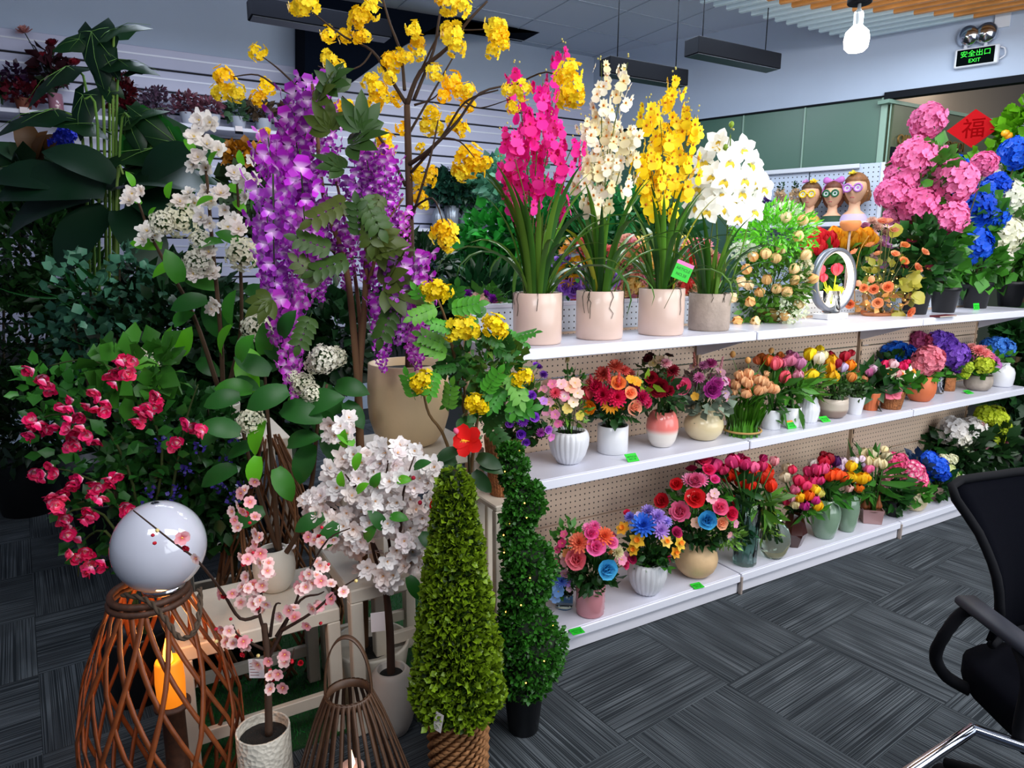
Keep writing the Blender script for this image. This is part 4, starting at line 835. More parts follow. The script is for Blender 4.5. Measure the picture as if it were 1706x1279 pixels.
# ------------------------------------------------------------------ middle shelf, left to right
M, F_, B_ = Z_MID, 'flower_arrangement', 'flower arrangement'
GM = 'flower arrangements on the middle shelf'; GB = 'flower arrangements on the bottom deck'
arr(F_, 'pink and cream blossoms in white fluted bowl, left end of the middle shelf', B_, (947, 770, M), ('bowl', 66, 716, cer_white, dict(name='vase', ribs=22, amp=.05)),
    'blossom #f4a0b8 905 650 8;blossom #f080a8 920 640 8;mum #f06078 925 655 10;blossom #f8c0c8 935 640 9;blossom+ #f090b0 940 660 9;blossom #f0b8a0 950 645 11;blossom #f4c8b0 958 638 10;blossom #f0d0c0 962 655 10;blossom #f8b8c8 915 670 8;blossom #f090c0 925 690 8;blossom #f078b0 930 705 7;blossom #f4a8c8 910 685 8;blossom #e8d070 945 680 9;blossom #f0d8c0 955 670 9;spike #a8985a 945 605 26;blossom #d8c850 965 692 8;blossom #f8c8d8 900 665 7', [(945, 685, 38, 26, 150, 12, '#5a8a2a', {'wid': .2}), (955, 640, 20, 25, 60, 10, GR, {})], GM)
arr(F_, 'red and orange mixed bouquet with sunflower in plain white cylinder vase', B_, (1020, 752, M), ('cyl', 52, 707, cer_white),
    'mum #f0645c 1005 625 15;mum #f07860 1025 612 14;spike #f05868 1015 640 26;spike #f06a60 1030 650 30;spike #e85070 990 650 26;mum #f08070 988 640 13;rose #f8904c 1030 640 14;mum #d81850 1005 658 17;mum #e02058 1028 662 17;tulip #f05060 978 655 13;sun #f8a818 1018 672 18;ranunculus #f8a020 986 678 15;rose #f8a878 1049 655 12;rose #f8b090 1054 678 15;mum #c81858 1068 662 14;mum #d82060 1076 670 11;ranunculus #d01850 995 645 14;blossom #f0a020 1060 636 9;blossom #f0b020 1050 632 8;mum #f06860 1040 618 10', [(1022, 680, 44, 24, 130, 18, DG, {}), (1075, 640, 18, 8, 14, 24, '#8ab030', {'wid': .2})], GM)
arr(F_, 'dark red peony bouquet in round vase glazed pink over white', B_, (1102, 742, M), ('egg', 54, 684, grad_mat('pink_over_white', '#e4dcd2', '#e87c74', .055, .085)),
    'ranunculus #8c0c24 1097 645 20;mum #7a0a20 1120 618 12;rose #a01028 1086 630 12;blossom #c0a080 1100 600 9;blossom #d8a8a8 1112 605 8;blossom #b8a070 1088 605 8;mum #e8a0b0 1108 606 9;rose #501018 1080 600 9;blossom #301814 1082 593 8;ranunculus #98102c 1112 650 12', [(1100, 660, 36, 26, 130, 17, '#2a4a26', {}), (1090, 615, 24, 22, 60, 12, '#4a5a2a', {})], GM)
arr(F_, 'pink rose and purple peony bouquet in round cream two-handled jug', B_, (1171, 730, M), ('jug', 66, 678, cream),
    'rose #f46aa0 1141 645 17;ranunculus #b83c9c 1185 650 18;ranunculus #c850a8 1192 640 14;mum #a83878 1184 607 11;mum #c070a0 1172 610 9;blossom #b89090 1155 612 7;blossom #a87888 1200 620 9;blossom #c890b0 1205 635 9;blossom #b898b0 1208 655 9;blossom #f0b840 1158 660 7;spike #c07868 1158 610 22;spike #b88088 1200 615 20;mum #c868a0 1165 630 10;blossom #d8a0b8 1212 665 8', [(1175, 668, 40, 26, 130, 16, '#7a8a78', {'wid': .42}), (1180, 635, 36, 28, 100, 12, '#8a7a70', {})], GM)
for sg in (-1, 1):
    pass
def bundle(label, base, wpx, ytop, txt, leafc='#4a8a1e', **kw):
    p = Plant('tulip_bundle', label, B_, at_z(*base), GM); p.r = wpx / 2 * p.mpp; p.h = p.zof(ytop)
    r = random.Random(9); mb = MB()
    for i in range(120):
        a = r.uniform(0, 6.28); q = p.r * r.uniform(.5, 1); z1 = p.h * r.uniform(.8, 1.15); ww = r.uniform(.004, .007); c, s = math.cos(a), math.sin(a); o = 1 + r.uniform(.1, .55)
        mb.add([(q * c - ww * s, q * s + ww * c, 0), (q * c + ww * s, q * s - ww * c, 0), (q * c * .92 - ww * s, q * s * .92 + ww * c, z1 * .3), (q * c * .92 + ww * s, q * s * .92 - ww * c, z1 * .3), (q * c * (1 + o) / 2, q * s * (1 + o) / 2 + ww, z1 * .75), (q * c * (1 + o) / 2, q * s * (1 + o) / 2 - ww, z1 * .75), (q * c * o * 1.05, q * s * o * 1.05, z1)], [(0, 1, 3, 2), (2, 3, 5, 4), (4, 5, 6)])
    obj('leaves', mb.mesh('leaves', 'leaf'), p.root, col=leafc, kind='stuff')
    mb = MB(); n = 40; tube(mb, [(p.r * .98 * math.cos(2 * math.pi * i / n), p.r * .98 * math.sin(2 * math.pi * i / n), .022) for i in range(n)], .005, .005, 6, closed=True); obj('twine', mb.mesh('twine', mat('twine', '#b08a50', .8)), p.root)
    fit_flowers(p, txt, **kw); p.stems_done('#4a8a1e')
bundle('bundle of peach tulips tied with twine, standing on the middle shelf', (1236, 723, M), 62, 668, ';'.join('tulip #f4bc88 %d %d %d' % q for q in ((1232, 625, 9), (1247, 622, 9), (1226, 640, 10), (1246, 638, 10), (1262, 632, 9), (1272, 635, 9), (1264, 650, 10), (1282, 645, 10), (1290, 648, 9), (1243, 655, 10), (1238, 632, 9), (1270, 648, 9), (1278, 640, 8), (1222, 652, 9))) + ';' + ';'.join('bud #e0a860 %d %d 10' % q for q in ((1221, 588), (1246, 598))))
CUP = cer_white
def tul(label, base, vase, heads, fol, name='tulip_vase', group=GM, **kw):
    return arr(name, label, B_, base, vase, ';'.join(('tulip %s %d %d %d' % h) if len(h) == 4 else ' '.join(map(str, h)) for h in heads), fol, group, **kw)
tul('salmon tulips in small white pot, left of two alike white pots', (1284, 713, M), ('cyl', 30, 681, CUP), [('#e07828', 1269, 598, 10), ('#e06c28', 1280, 600, 10), ('#f06878', 1292, 605, 12), ('#e85868', 1307, 628, 12), ('#f08050', 1262, 600, 8)], [(1284, 655, 20, 34, 50, 38, GR, {'wid': .14})])
tul('mauve pink tulips in small white pot beside the white pitcher', (1316, 709, M), ('cyl', 33, 677, CUP), [('#d87898', 1316, 600, 11), ('#c880a8', 1333, 605, 11), ('#b86890', 1323, 594, 9), ('#e8a0b8', 1330, 625, 10), ('#d06888', 1305, 604, 9)], [(1317, 652, 20, 34, 50, 38, '#4a8a28', {'wid': .14})])
p = arr('tulip_pitcher', 'yellow and white tulips in fluted white pitcher', B_, (1346, 702, M), ('pitcher', 34, 655, cer_white, dict(name='pitcher', ribs=18, amp=.025)), 'tulip #f8dc18 1349 590 12;tulip #f4ecd8 1365 596 11;tulip #f8d820 1353 624 11;tulip #f0e8b0 1372 592 9;tulip #f4e040 1343 627 9', [(1350, 640, 20, 30, 70, 26, '#4a7a24', {'wid': .12})], GM)
mb = MB(); tube(mb, smooth_path([tuple(-RT * .02 * 1.0 + UP * p.h * .9), tuple(-RT * .048 + UP * p.h * .86), tuple(-RT * .05 + UP * p.h * .6), tuple(-RT * .034 + UP * p.h * .42)]), .005, .004, 8); obj('handle', mb.mesh('handle', cer_white), p.root)
arr('tulip_bowl', 'yellow and dark red tulips in wide grey bowl pot', B_, (1386, 694, M), ('belly', 48, 662, grad_mat('grey_two_tone', '#8a7468', '#b8ab9c', .035, .05, .6)), 'tulip #a81028 1382 594 10;tulip #f8b818 1386 602 12;tulip #f8b010 1382 612 11;tulip #b81430 1407 594 10;tulip #f88c18 1416 608 10;tulip #f8bc10 1388 628 12;tulip #c8b8d8 1404 612 9;tulip #9c1030 1395 605 9;tulip #f0a050 1419 628 9', [(1386, 645, 28, 18, 220, 9, '#3a5a2c', {'wid': .2}), (1400, 620, 18, 20, 60, 14, GR, {'wid': .15})], GM)
arr('succulent_pot', 'small green sprigs in square-sided white pot', 'plant', (1423, 689, M), ('taper', 30, 660, cer_white, dict(name='pot')), None, [(1423, 650, 18, 14, 160, 9, '#3a5a2c', {'wid': .25}), (1421, 635, 14, 12, 60, 9, '#4a7a30', {})], None)
tul('lilac and peach tulips in ribbed terracotta pot', (1449, 682, M), ('taper', 31, 653, terra, dict(name='vase', ribs=16, amp=.04)), [('#e078b0', 1447, 620, 9), ('#d868b0', 1466, 625, 9), ('#f0a070', 1436, 632, 10), ('#f8b088', 1433, 625, 8), ('#e8c0d8', 1455, 615, 8)], [(1453, 638, 22, 22, 50, 30, DG, {'wid': .3})], 'tulip_pot')
p = arr('flower_basket', 'daffodils and pink tulips in wicker basket with pink ribbon bow', B_, (1484, 680, M), ('taper', 40, 650, wick, dict(name='basket', ribs=26, amp=.04)), 'tulip #e81860 1475 608 9;tulip #f8d0d8 1488 606 9;tulip #f02068 1504 610 9;daffodil #f8f4e0 1482 621 13;daffodil #f8f0d0 1500 624 11;daffodil #f8f4e8 1518 620 12;tulip #f0a0a8 1495 622 8;tulip #f8c8c0 1470 618 8', [(1492, 634, 34, 14, 70, 20, GR, {'wid': .3})], GM)
for a in (20, 160, -35, 215): p.leaf('round', p.P(1487, 654, -.06), 16 * p.mpp, a, '#f07890', m='petal', name='ribbon')
arr(F_, 'pink hydrangea in big round terracotta vase', B_, (1532, 667, M), ('egg', 46, 626, terra), 'hydrangea #f48ca0 1546 600 25;hydrangea_small #f08898 1530 612 14', [(1535, 625, 22, 12, 50, 18, GR, {})], GM, bulge=.2, back=False)
arr(F_, 'bright blue hydrangeas behind the wicker basket', B_, (1494, 656, M), ('cyl', 26, 630, black_pl), 'hydrangea #1c6cd8 1472 592 20;hydrangea #2070dc 1492 588 20;hydrangea #1860c8 1508 596 17;hydrangea_small #2878e0 1480 604 16', [(1455, 602, 22, 16, 60, 16, DG, {}), (1495, 610, 24, 14, 60, 16, GR, {})], GM, bulge=.3)
arr(F_, 'violet hydrangeas in small woven pot with clear glass beside it', B_, (1578, 650, M), ('cyl', 22, 628, wick), 'hydrangea #8c58d0 1590 590 22;hydrangea #7c48c8 1574 572 18;hydrangea_small #8040c0 1596 605 16;hydrangea_small #b04878 1530 565 14;hydrangea_small #a83858 1545 568 12;hydrangea #9060d8 1562 566 16', [(1580, 615, 24, 12, 50, 16, GR, {})], GM, bulge=.3)
q = at_z(1562, 655, M); t = thing('drinking_glass', 'clear glass tumbler between terracotta vase and woven pot', 'glass', q); mb = MB(); lathe(mb, [(.001, 0), (.026, 0), (.03, .004), (.034, .1), (.031, .1), (.027, .008), (.001, .008)], 24); obj('tumbler', mb.mesh('tumbler', 'clear_glass'), t)
arr(F_, 'pink and lime hydrangeas in round grey-striped pot', B_, (1628, 649, M), ('belly', 42, 624, mat('striped_stone', '#a89c90', .7, var=.3, scale=25), dict(name='vase')), 'mum #f09090 1630 585 11;mum #f0a0a0 1640 590 11;hydrangea_small #c8d838 1640 608 14;hydrangea_small #c0d840 1612 612 10;mum #c868b8 1655 602 10;rose #f0a8a0 1618 580 9;mum #e878a0 1648 595 9;hydrangea_small #b8d030 1608 622 8;blossom #c070c0 1662 607 8', [(1632, 605, 30, 22, 100, 14, GR, {})], GM)
arr(F_, 'sky blue hydrangea in white bottle vase at the shelf end', B_, (1667, 643, M), ('bottle', 36, 603, cer_white), 'hydrangea #3c80d8 1660 578 17;hydrangea_small #4888dc 1676 580 14;hydrangea_small #3070c8 1646 575 12', [(1664, 592, 20, 10, 40, 14, GR, {})], GM, bulge=.3)
# purple basket at the very left end
p = Plant('flower_basket', 'wicker basket of violet and magenta flowers at the left end of the middle shelf', B_, at_z(845, 800, .70) if False else Vector((*at_d(838, 790, 2.24).xy, .701)), None)
p.pot('taper', 62, 725, wick, name='basket', ribs=28, amp=.03); fit_flowers(p, 'rose #8a3cc8 893 610 7;mum #602890 905 625 8;rose #8848d0 880 632 8;mum #7030a8 868 652 10;rose #a050d8 885 660 9;mum #9040c8 856 690 11;mum #8838c0 870 700 11;rose #a858e0 890 695 9;rose #8c40d0 868 722 9;rose #c068d8 912 715 8;rose #a050d0 850 705 8;mum #b048b0 900 720 8;blossom #e080c8 918 728 7;rose #9848d8 876 735 8;mum #501870 898 612 6;mum #e8d030 872 628 10;blossom #c080d8 905 668 7', 868, 680)
p.foliage(850, 665, 50, 40, 260, 13, '#4a6a28', wid=.45); p.foliage(875, 700, 36, 36, 160, 14, DG, wid=.5); p.stems_done()

# ------------------------------------------------------------------ bottom deck, left to right
D_ = Z_DECK
arr(F_, 'pale blue and pink posy half hidden behind the spiral topiary', B_, (940, 1010, D_), ('cyl', 30, 985, glass('aqua_glass', '#bfe0e8')), 'blossom #8cb8f0 918 975 10;blossom #78a8e8 930 985 10;mum #6c90e0 935 968 11;blossom #a8c8f4 912 985 9;rose #f090b0 922 940 11;blossom #c090e8 945 970 7;blossom #90b8f0 925 995 9;blossom #e8a8c0 940 955 8;blossom #f0c8d8 948 980 6', [(928, 965, 26, 28, 80, 13, GR, {})], GB)
arr(F_, 'coral roses with one blue rose in pink glazed pot', B_, (983, 1020, D_), ('pink', 50, 972, pinkgl), 'rose #f88090 962 932 19;rose #50b8e8 1009 946 19;rose #f478b8 992 912 18;mum #f08060 965 905 18;mum #f47850 1006 894 16;rose #f060a8 985 890 13;rose #f888c0 1018 905 12;mum #f070b0 990 878 11;blossom #e84080 937 905 8;blossom #f05890 930 915 7;blossom #f0b0b8 942 935 9;mum #e8e0b0 1028 920 11;blossom #f098b8 1035 932 10;rose #d03068 1040 940 9;blossom #f8a060 945 922 8;mum #f090c0 978 880 9;blossom #e86090 940 890 7', [(985, 950, 44, 30, 240, 16, DG, {}), (960, 900, 36, 30, 100, 14, GR, {}), (985, 975, 20, 16, 60, 14, '#3f6a20', {})], GB)
arr(F_, 'blue chrysanthemum and yellow daffodils in white fluted bowl', B_, (1077, 986, D_), ('bowl', 64, 934, cer_white, dict(name='vase', ribs=22, amp=.05)), 'mum #3c78e0 1072 876 21;mum #b898e8 1095 862 15;mum #c8a0e8 1100 884 15;mum #a890e0 1080 853 13;daffodil #f8c838 1062 900 14;daffodil #f8d040 1132 905 13;daffodil #f8c030 1055 915 11;daffodil #f8b838 1038 880 13;daffodil #f8d060 1110 902 11;rose #c02868 1125 888 11;rose #b82058 1055 930 9;mum #8080d8 1050 862 10;rose #e83060 1045 855 7;blossom #f0a0c0 1045 928 9;mum #b0a0e8 1110 870 10;blossom #d8c0f0 1065 860 8;daffodil #f8b030 1125 920 11;mum #e87898 1042 938 8', [(1085, 910, 46, 26, 240, 15, DG, {}), (1085, 932, 34, 14, 80, 16, GR, {})], GB)
p = arr(F_, 'red, pink and blue ranunculus bouquet in large round beige pot', B_, (1158, 956, D_), ('round', 72, 900, beige_c), 'rose #e02830 1158 831 18;ranunculus #f47ca8 1134 852 20;rose #48b0e8 1177 865 17;rose #f46898 1197 845 15;ranunculus #f070a0 1158 803 16;rose #d81c28 1128 808 12;rose #c81828 1105 835 14;rose #d82050 1215 855 13;rose #f8b890 1200 870 12;mum #f088b8 1168 800 12;mum #f098c0 1148 800 12;blossom #f8b0c0 1185 830 9;blossom #f8c8b0 1160 870 9;blossom #f0c0c8 1190 822 8;blossom #f8d8c8 1150 822 8;blossom #f0a0c0 1225 872 7;rose #e83070 1180 785 12;blossom #f8b0b8 1215 890 6;rose #f050a0 1190 800 9;rose #e84878 1172 770 13', [(1165, 885, 50, 26, 260, 15, DG, {}), (1205, 890, 34, 28, 160, 12, '#6a9a38', {'wid': .18}), (1160, 830, 52, 44, 180, 14, GR, {})], GB)
def glassvase(name, col): return glass(name, col, .04)
tul('pink and magenta tulips in tall smoky ribbed glass vase', (1240, 938, D_), ('flute', 42, 835, glassvase('smoky_glass', '#b4d4cc'), dict(name='vase', ribs=12, amp=.06, soil=None)), [('#e0307c', 1178, 768, 12), ('#e83c80', 1192, 775, 12), ('#e84888', 1221, 768, 13), ('#e03878', 1241, 772, 12), ('#f05898', 1178, 790, 10), ('#c02858', 1165, 765, 9), ('#d83468', 1205, 782, 10), ('#e86090', 1255, 778, 10), ('#f0a0a8', 1290, 768, 9), ('#d83068', 1270, 776, 9)], [(1215, 810, 42, 24, 60, 32, DG, {'wid': .2}), (1240, 875, 8, 34, 40, 26, '#2a6a3a', {'wid': .12})], group=GB, mouth=Vector((0, 0, .12)))
tul('red tulips in clear low glass vase with swirled foot', (1288, 926, D_), ('gourd', 52, 850, glassvase('swirl_glass', '#d4efe0'), dict(name='vase', soil=None)), [('#e83010', 1213, 792, 13), ('#e42810', 1235, 800, 12), ('#f03414', 1254, 785, 13), ('#ec3010', 1275, 782, 12), ('#e82c10', 1248, 810, 13), ('#f03818', 1283, 808, 13), ('#e43010', 1270, 795, 12), ('#ec2810', 1268, 778, 11), ('#f04020', 1277, 790, 12)], [(1262, 835, 30, 22, 50, 34, '#4a7a24', {'wid': .16}), (1278, 865, 8, 34, 70, 22, '#8aa838', {'wid': .1})], group=GB, mouth=Vector((0, 0, .10)))
tul('mixed bright tulips in dark amber faceted vase', (1321, 908, D_), ('facet', 42, 850, brown_gl, dict(name='vase', seg=7, smooth=False)), [('#e8d8b8', 1312, 780, 10), ('#f0e0c0', 1308, 795, 10), ('#e82858', 1330, 800, 10), ('#f03c70', 1342, 808, 10), ('#f878a0', 1324, 815, 9), ('#f8c018', 1332, 828, 10), ('#f87018', 1347, 825, 10), ('#c02888', 1340, 842, 10), ('#e8a0b0', 1318, 828, 9), ('#f8e8b0', 1324, 840, 9), ('#f8c820', 1362, 842, 10), ('#e03090', 1358, 832, 9), ('#d82850', 1310, 835, 8), ('#f8d830', 1358, 815, 9), ('#f0e870', 1366, 822, 8), ('#f04068', 1320, 782, 8)], [(1336, 838, 30, 22, 60, 22, GR, {'wid': .2})], group=GB)
tul('pink and orange tulips in larger sage green vase', (1372, 893, D_), ('urn', 48, 832, sage), [('#e83878', 1348, 785, 10), ('#f04888', 1362, 782, 11), ('#f05890', 1372, 780, 11), ('#e03070', 1356, 800, 10), ('#f05018', 1382, 792, 11), ('#f05820', 1395, 790, 11), ('#f06020', 1405, 795, 10), ('#c01030', 1372, 768, 11), ('#a01028', 1382, 764, 10), ('#502060', 1392, 768, 10), ('#e8e0d8', 1355, 772, 9), ('#e83c80', 1366, 800, 9)], [(1378, 815, 28, 22, 60, 30, '#3a7a28', {'wid': .16})], group=GB)
tul('yellow tulips with daisies in smaller sage green vase', (1410, 883, D_), ('urn', 35, 822, sage), [('#f8cc18', 1418, 776, 10), ('#f8d020', 1418, 795, 10), ('#f8c010', 1435, 797, 11), ('#f87818', 1431, 813, 9), ('#e8d0e0', 1405, 770, 9), ('#f0e8f0', 1423, 768, 8), ('#f8c8c0', 1414, 813, 8), ('#f8b010', 1442, 795, 9), ('#d8c0e0', 1400, 778, 8)], [(1415, 815, 28, 18, 70, 22, '#2f6a24', {'wid': .2})], group=GB)
p = tul('cream and pink tulips growing from bulbs in square mauve planter', (1450, 868, D_), ('flute', 46, 845, mat('mauve_glaze', '#9a7878', .3, coat=.4), dict(name='planter', seg=4, smooth=False, soil='#5a3018')), [('#f0e0b0', 1440, 755, 10), ('#f4e8c0', 1453, 754, 10), ('#f0dca8', 1446, 768, 10), ('#f4e4b8', 1460, 770, 9), ('#f070a0', 1446, 780, 10), ('#f0e0b0', 1470, 773, 9), ('#f4e8c0', 1478, 760, 9), ('#f0d8b0', 1436, 765, 8)], [(1452, 800, 22, 38, 60, 44, '#3a7a24', {'wid': .12})], group=GB)
for dx in (-10, -2, 6, 13):
    mb = MB(); lathe(mb, [(.001, -.01), (.018, 0), (.02, .012), (.008, .04), (.003, .07)], 12); obj('bulb', mb.mesh('bulb', mat('bulb_skin', '#8a4a20', .6, var=.3, scale=60)), p.root, p.P(1450 + dx, 845, 0) - UP * .0)
GP = 'hydrangea pots on the bottom deck'
def deck_h(label, base, vase, txt, fol): return arr('hydrangea_pot', label, 'plant', base, vase, txt, fol, GP, bulge=.35)
deck_h('pink-edged white hydrangea in black pot beside bulb planter', (1487, 858, D_), ('nursery', 30, 832, black_pl, dict(name='pot')), 'hydrangea_small #f05890 1480 765 12;hydrangea_small #f06898 1498 768 14;hydrangea_small #f0a0b0 1476 790 11;hydrangea_small #e85088 1488 775 14;hydrangea_small #f0b0c0 1474 805 9;rose #a01840 1470 815 7', [(1485, 820, 24, 36, 160, 18, DG, {})])
deck_h('white and hot pink hydrangea in cream shell-like pot', (1523, 848, D_), ('egg', 38, 818, cream, dict(name='pot')), 'hydrangea+ #f05090 1517 788 22;hydrangea+ #f04888 1530 800 16;hydrangea_small+ #f05c98 1504 800 14', [(1518, 818, 26, 14, 80, 18, GR, {})])
deck_h('bright blue hydrangea in brownish pot on the deck', (1557, 832, D_), ('belly', 30, 808, mat('brown_stone', '#7a6458', .7), dict(name='pot')), 'hydrangea #2060e0 1560 778 18;hydrangea_small #2c6ce8 1548 765 14;hydrangea_small #1c50d0 1570 790 12', [(1555, 805, 28, 20, 110, 18, DG, {}), (1530, 775, 22, 16, 60, 16, '#203a60', {})])
deck_h('white hydrangea with lime tint in pale pot on the deck', (1592, 822, D_), ('belly', 34, 792, cer_white, dict(name='pot')), 'hydrangea_small #d8e0a0 1580 785 12;hydrangea_small #e0e8b0 1588 795 11;hydrangea_small #e8e8c8 1572 765 9', [(1575, 805, 24, 16, 70, 16, GR, {})])
deck_h('large white hydrangea in grey pot near the deck end', (1616, 808, D_), ('taper', 28, 784, mat('grey_green_pot', '#8a9a94', .5), dict(name='pot')), 'hydrangea #f0ece8 1588 718 24;hydrangea_small #e8e4d8 1600 732 16;hydrangea_small #d8e0b0 1605 745 10;hydrangea_small #e8f0d8 1622 762 10', [(1605, 755, 42, 40, 260, 22, '#1c3a1c', {}), (1570, 740, 24, 20, 70, 20, DG, {})])
deck_h('lime and pink hydrangea in tall white pot at the deck end', (1643, 802, D_), ('cyl', 32, 774, cer_white, dict(name='pot')), 'hydrangea_small #b8c828 1640 690 15;hydrangea_small #c0d030 1662 700 16;hydrangea_small #b0c428 1655 730 16;hydrangea_small #f098b0 1628 715 13;hydrangea_small #f0a0b0 1632 740 15;hydrangea_small #b8cc30 1672 712 12', [(1650, 740, 36, 44, 240, 22, '#1f401c', {})])
# ------------------------------------------------------------------ display stands at the left
tan = mat('cream_painted_wood', '#cfc4b4', .5, var=.08, scale=12)
def stool(label, x0, x1, y0, y1, z, leg=.04, th=.045, apron=True):
    t = thing('display_stand', label, 'stand', ((x0 + x1) / 2, (y0 + y1) / 2, 0), 'cream wooden display stands'); w_, d_ = (x1 - x0) / 2, (y1 - y0) / 2
    mb = MB(); box(mb, -w_, w_, -d_, d_, z - th, z, bev=.004); obj('top', mb.mesh('top', tan, False), t)
    for sx in (-1, 1):
        for sy in (-1, 1): mb = MB(); box(mb, sx * (w_ - leg / 2) - leg / 2, sx * (w_ - leg / 2) + leg / 2, sy * (d_ - leg / 2) - leg / 2, sy * (d_ - leg / 2) + leg / 2, 0, z - th, bev=.003); obj('leg', mb.mesh('leg', tan, False), t)
    for sy in (-1, 1): mb = MB(); box(mb, -w_ + leg, w_ - leg, sy * (d_ - .02) - .01, sy * (d_ - .02) + .01, z * .25, z * .25 + .04, bev=.002); obj('stretcher', mb.mesh('stretcher', tan, False), t)
    return t
# low table (front corner seen at 568,1003), middle table, tall stand under the big pot
c1 = at_z(566, 1012, .43); stool('low cream wooden stand carrying the white pot of twigs', c1.x - .46, c1.x, c1.y, c1.y + .34, .43)
c2 = at_z(583, 985, .50); stool('middle cream wooden stand behind the white cherry tree', c2.x + .0, c2.x + .36, c2.y + .0, c2.y + .42, .50)
c3 = at_d(690, 745, 2.32); stool('tall cream wooden stand under the big beige pot', c3.x - .22, c3.x + .19, c3.y - .17, c3.y + .2, .855)
c4 = at_d(838, 790, 2.24); stool('small cream wooden stand under the violet flower basket', c4.x - .085, min(c4.x + .085, 1.10), c4.y - .1, c4.y + .1, .70, .025, .02)
c5 = at_d(378, 745, 2.75); stool('cream wooden stand behind, carrying the beige pot of the white-flowered tree', c5.x - .22, c5.x + .22, c5.y - .2, c5.y + .2, .78)
pb = mat('beige_big_pot', '#cbb08a', .45, var=.06, scale=6, bump=.1, bscale=30); pw = mat('off_white_pot', '#cdc6b8', .5, var=.05, scale=10)

# yellow blossoming tree in big beige pot
b = at_d(683, 738, 2.32); b.z = .856
T = Plant('blossom_tree', 'tall bare-branched tree with golden blossoms in big beige pot', 'tree', b); T.pot('belly', 136, 603, pb)
bark = '#4a3628'
T.branch([(683, 625, 0), (684, 480, 0), (682, 330, 0), (678, 175, 0)], .018, .010, bark, 'trunk', 8)
BR = [([(678, 175, 0), (650, 130, .02), (620, 85, .02), (575, 62, 0), (520, 20, -.05)], .007, .002), ([(678, 175, 0), (700, 120, 0), (745, 80, -.03), (780, 35, -.05), (812, 2, -.05)], .009, .003), ([(674, 150, 0), (668, 90, .04), (650, 40, .05), (636, -8, .05)], .006, .003),
      ([(690, 165, 0), (722, 85, .05), (730, 40, .05), (738, -10, .05)], .006, .003), ([(680, 275, 0), (715, 250, -.08), (760, 205, -.12), (800, 155, -.14), (862, 140, -.12)], .008, .002), ([(682, 290, 0), (735, 230, -.1), (775, 170, -.16), (830, 150, -.2)], .006, .002),
      ([(680, 225, 0), (700, 190, .05), (735, 130, .08), (758, 90, .1)], .005, .002), ([(676, 310, 0), (640, 240, -.05), (600, 190, -.1), (570, 160, -.1)], .006, .002), ([(680, 400, 0), (645, 330, .1), (620, 250, .15), (588, 200, .15)], .006, .002),
      ([(620, 85, .02), (600, 110, 0), (560, 120, -.05), (530, 110, -.1)], .003, .0015), ([(560, 200, 0), (520, 170, -.1), (470, 150, -.15), (430, 125, -.2), (388, 128, -.2)], .005, .0015), ([(520, 170, -.1), (470, 120, -.15), (438, 95, -.2)], .004, .0015), ([(600, 190, -.1), (560, 205, 0), (520, 190, -.1)], .004, .003),
      ([(700, 120, 0), (740, 45, 0), (775, 50, 0), (820, 48, 0)], .004, .0015), ([(735, 230, -.1), (765, 235, -.15), (790, 262, -.2)], .004, .0015), ([(690, 175, 0), (720, 165, 0), (735, 150, 0)], .004, .001), ([(684, 370, 0), (715, 270, -.1), (730, 200, -.1)], .005, .002), ([(775, 170, -.16), (800, 180, -.2), (850, 165, -.3)], .003, .001), ([(684, 450, 0), (668, 390, -.12), (640, 300, -.2)], .009, .003)]
for pts, r0, r1 in BR: T.branch(pts, r0, r1, '#3a2c22')
KC = ['#ffdc18', '#ffd410', '#ffe42c', '#fccc0c']
for x, y, s_ in ((512, 5, 20), (495, 12, 14), (430, 88, 14), (372, 130, 17), (365, 155, 14), (395, 155, 15), (445, 145, 14), (430, 165, 13), (548, 58, 13), (600, 28, 15), (618, 20, 14), (590, 40, 14), (610, 60, 10), (575, 62, 12), (547, 100, 15), (565, 115, 13), (600, 62, 11), (620, 5, 12), (562, 185, 15), (578, 178, 12), (650, 130, 12), (645, 115, 13), (660, 100, 17), (648, 100, 12), (616, 135, 14), (628, 150, 17), (624, 170, 14), (640, 160, 12), (690, 50, 13), (695, 72, 14), (678, 95, 11), (700, 90, 10), (755, 60, 19), (760, 78, 15), (748, 50, 12), (752, 5, 18), (770, 12, 14), (735, 0, 10), (825, 45, 16), (830, 65, 14), (820, 85, 12), (840, 75, 8), (838, 55, 9), (725, 122, 14), (755, 138, 16), (768, 155, 14), (780, 150, 11), (740, 160, 11), (718, 190, 15), (712, 212, 14), (728, 212, 13), (760, 205, 15), (768, 215, 12), (780, 175, 11), (702, 290, 16), (715, 298, 12), (695, 300, 13), (720, 285, 9), (640, 232, 15), (648, 248, 12), (636, 250, 11), (698, 330, 13), (706, 340, 10), (672, 368, 14), (678, 378, 10), (778, 265, 24), (790, 275, 19), (770, 285, 17), (808, 270, 11), (740, 388, 22), (744, 402, 17), (736, 380, 16), (870, 150, 14), (950, 120, 16), (955, 145, 18), (945, 165, 15), (962, 165, 13), (935, 130, 11), (848, 150, 11), (855, 180, 10), (440, 225, 12), (670, 215, 11), (660, 165, 12), (700, 245, 8)):
    T.flower('kowhai', RND.choice(KC), T.P(x, y, -.22 * max(0, (x - 680)) / 200 + RND.uniform(-.04, .04)), s_ * T.mpp * .98, centre='#e89a10')
T.branch([(684, 350, 0), (720, 330, -.15), (738, 370, -.2)], .004, .002, '#3a2c22'); T.branch([(862, 140, -.12), (910, 120, -.2), (950, 140, -.25)], .003, .0015, '#3a2c22')

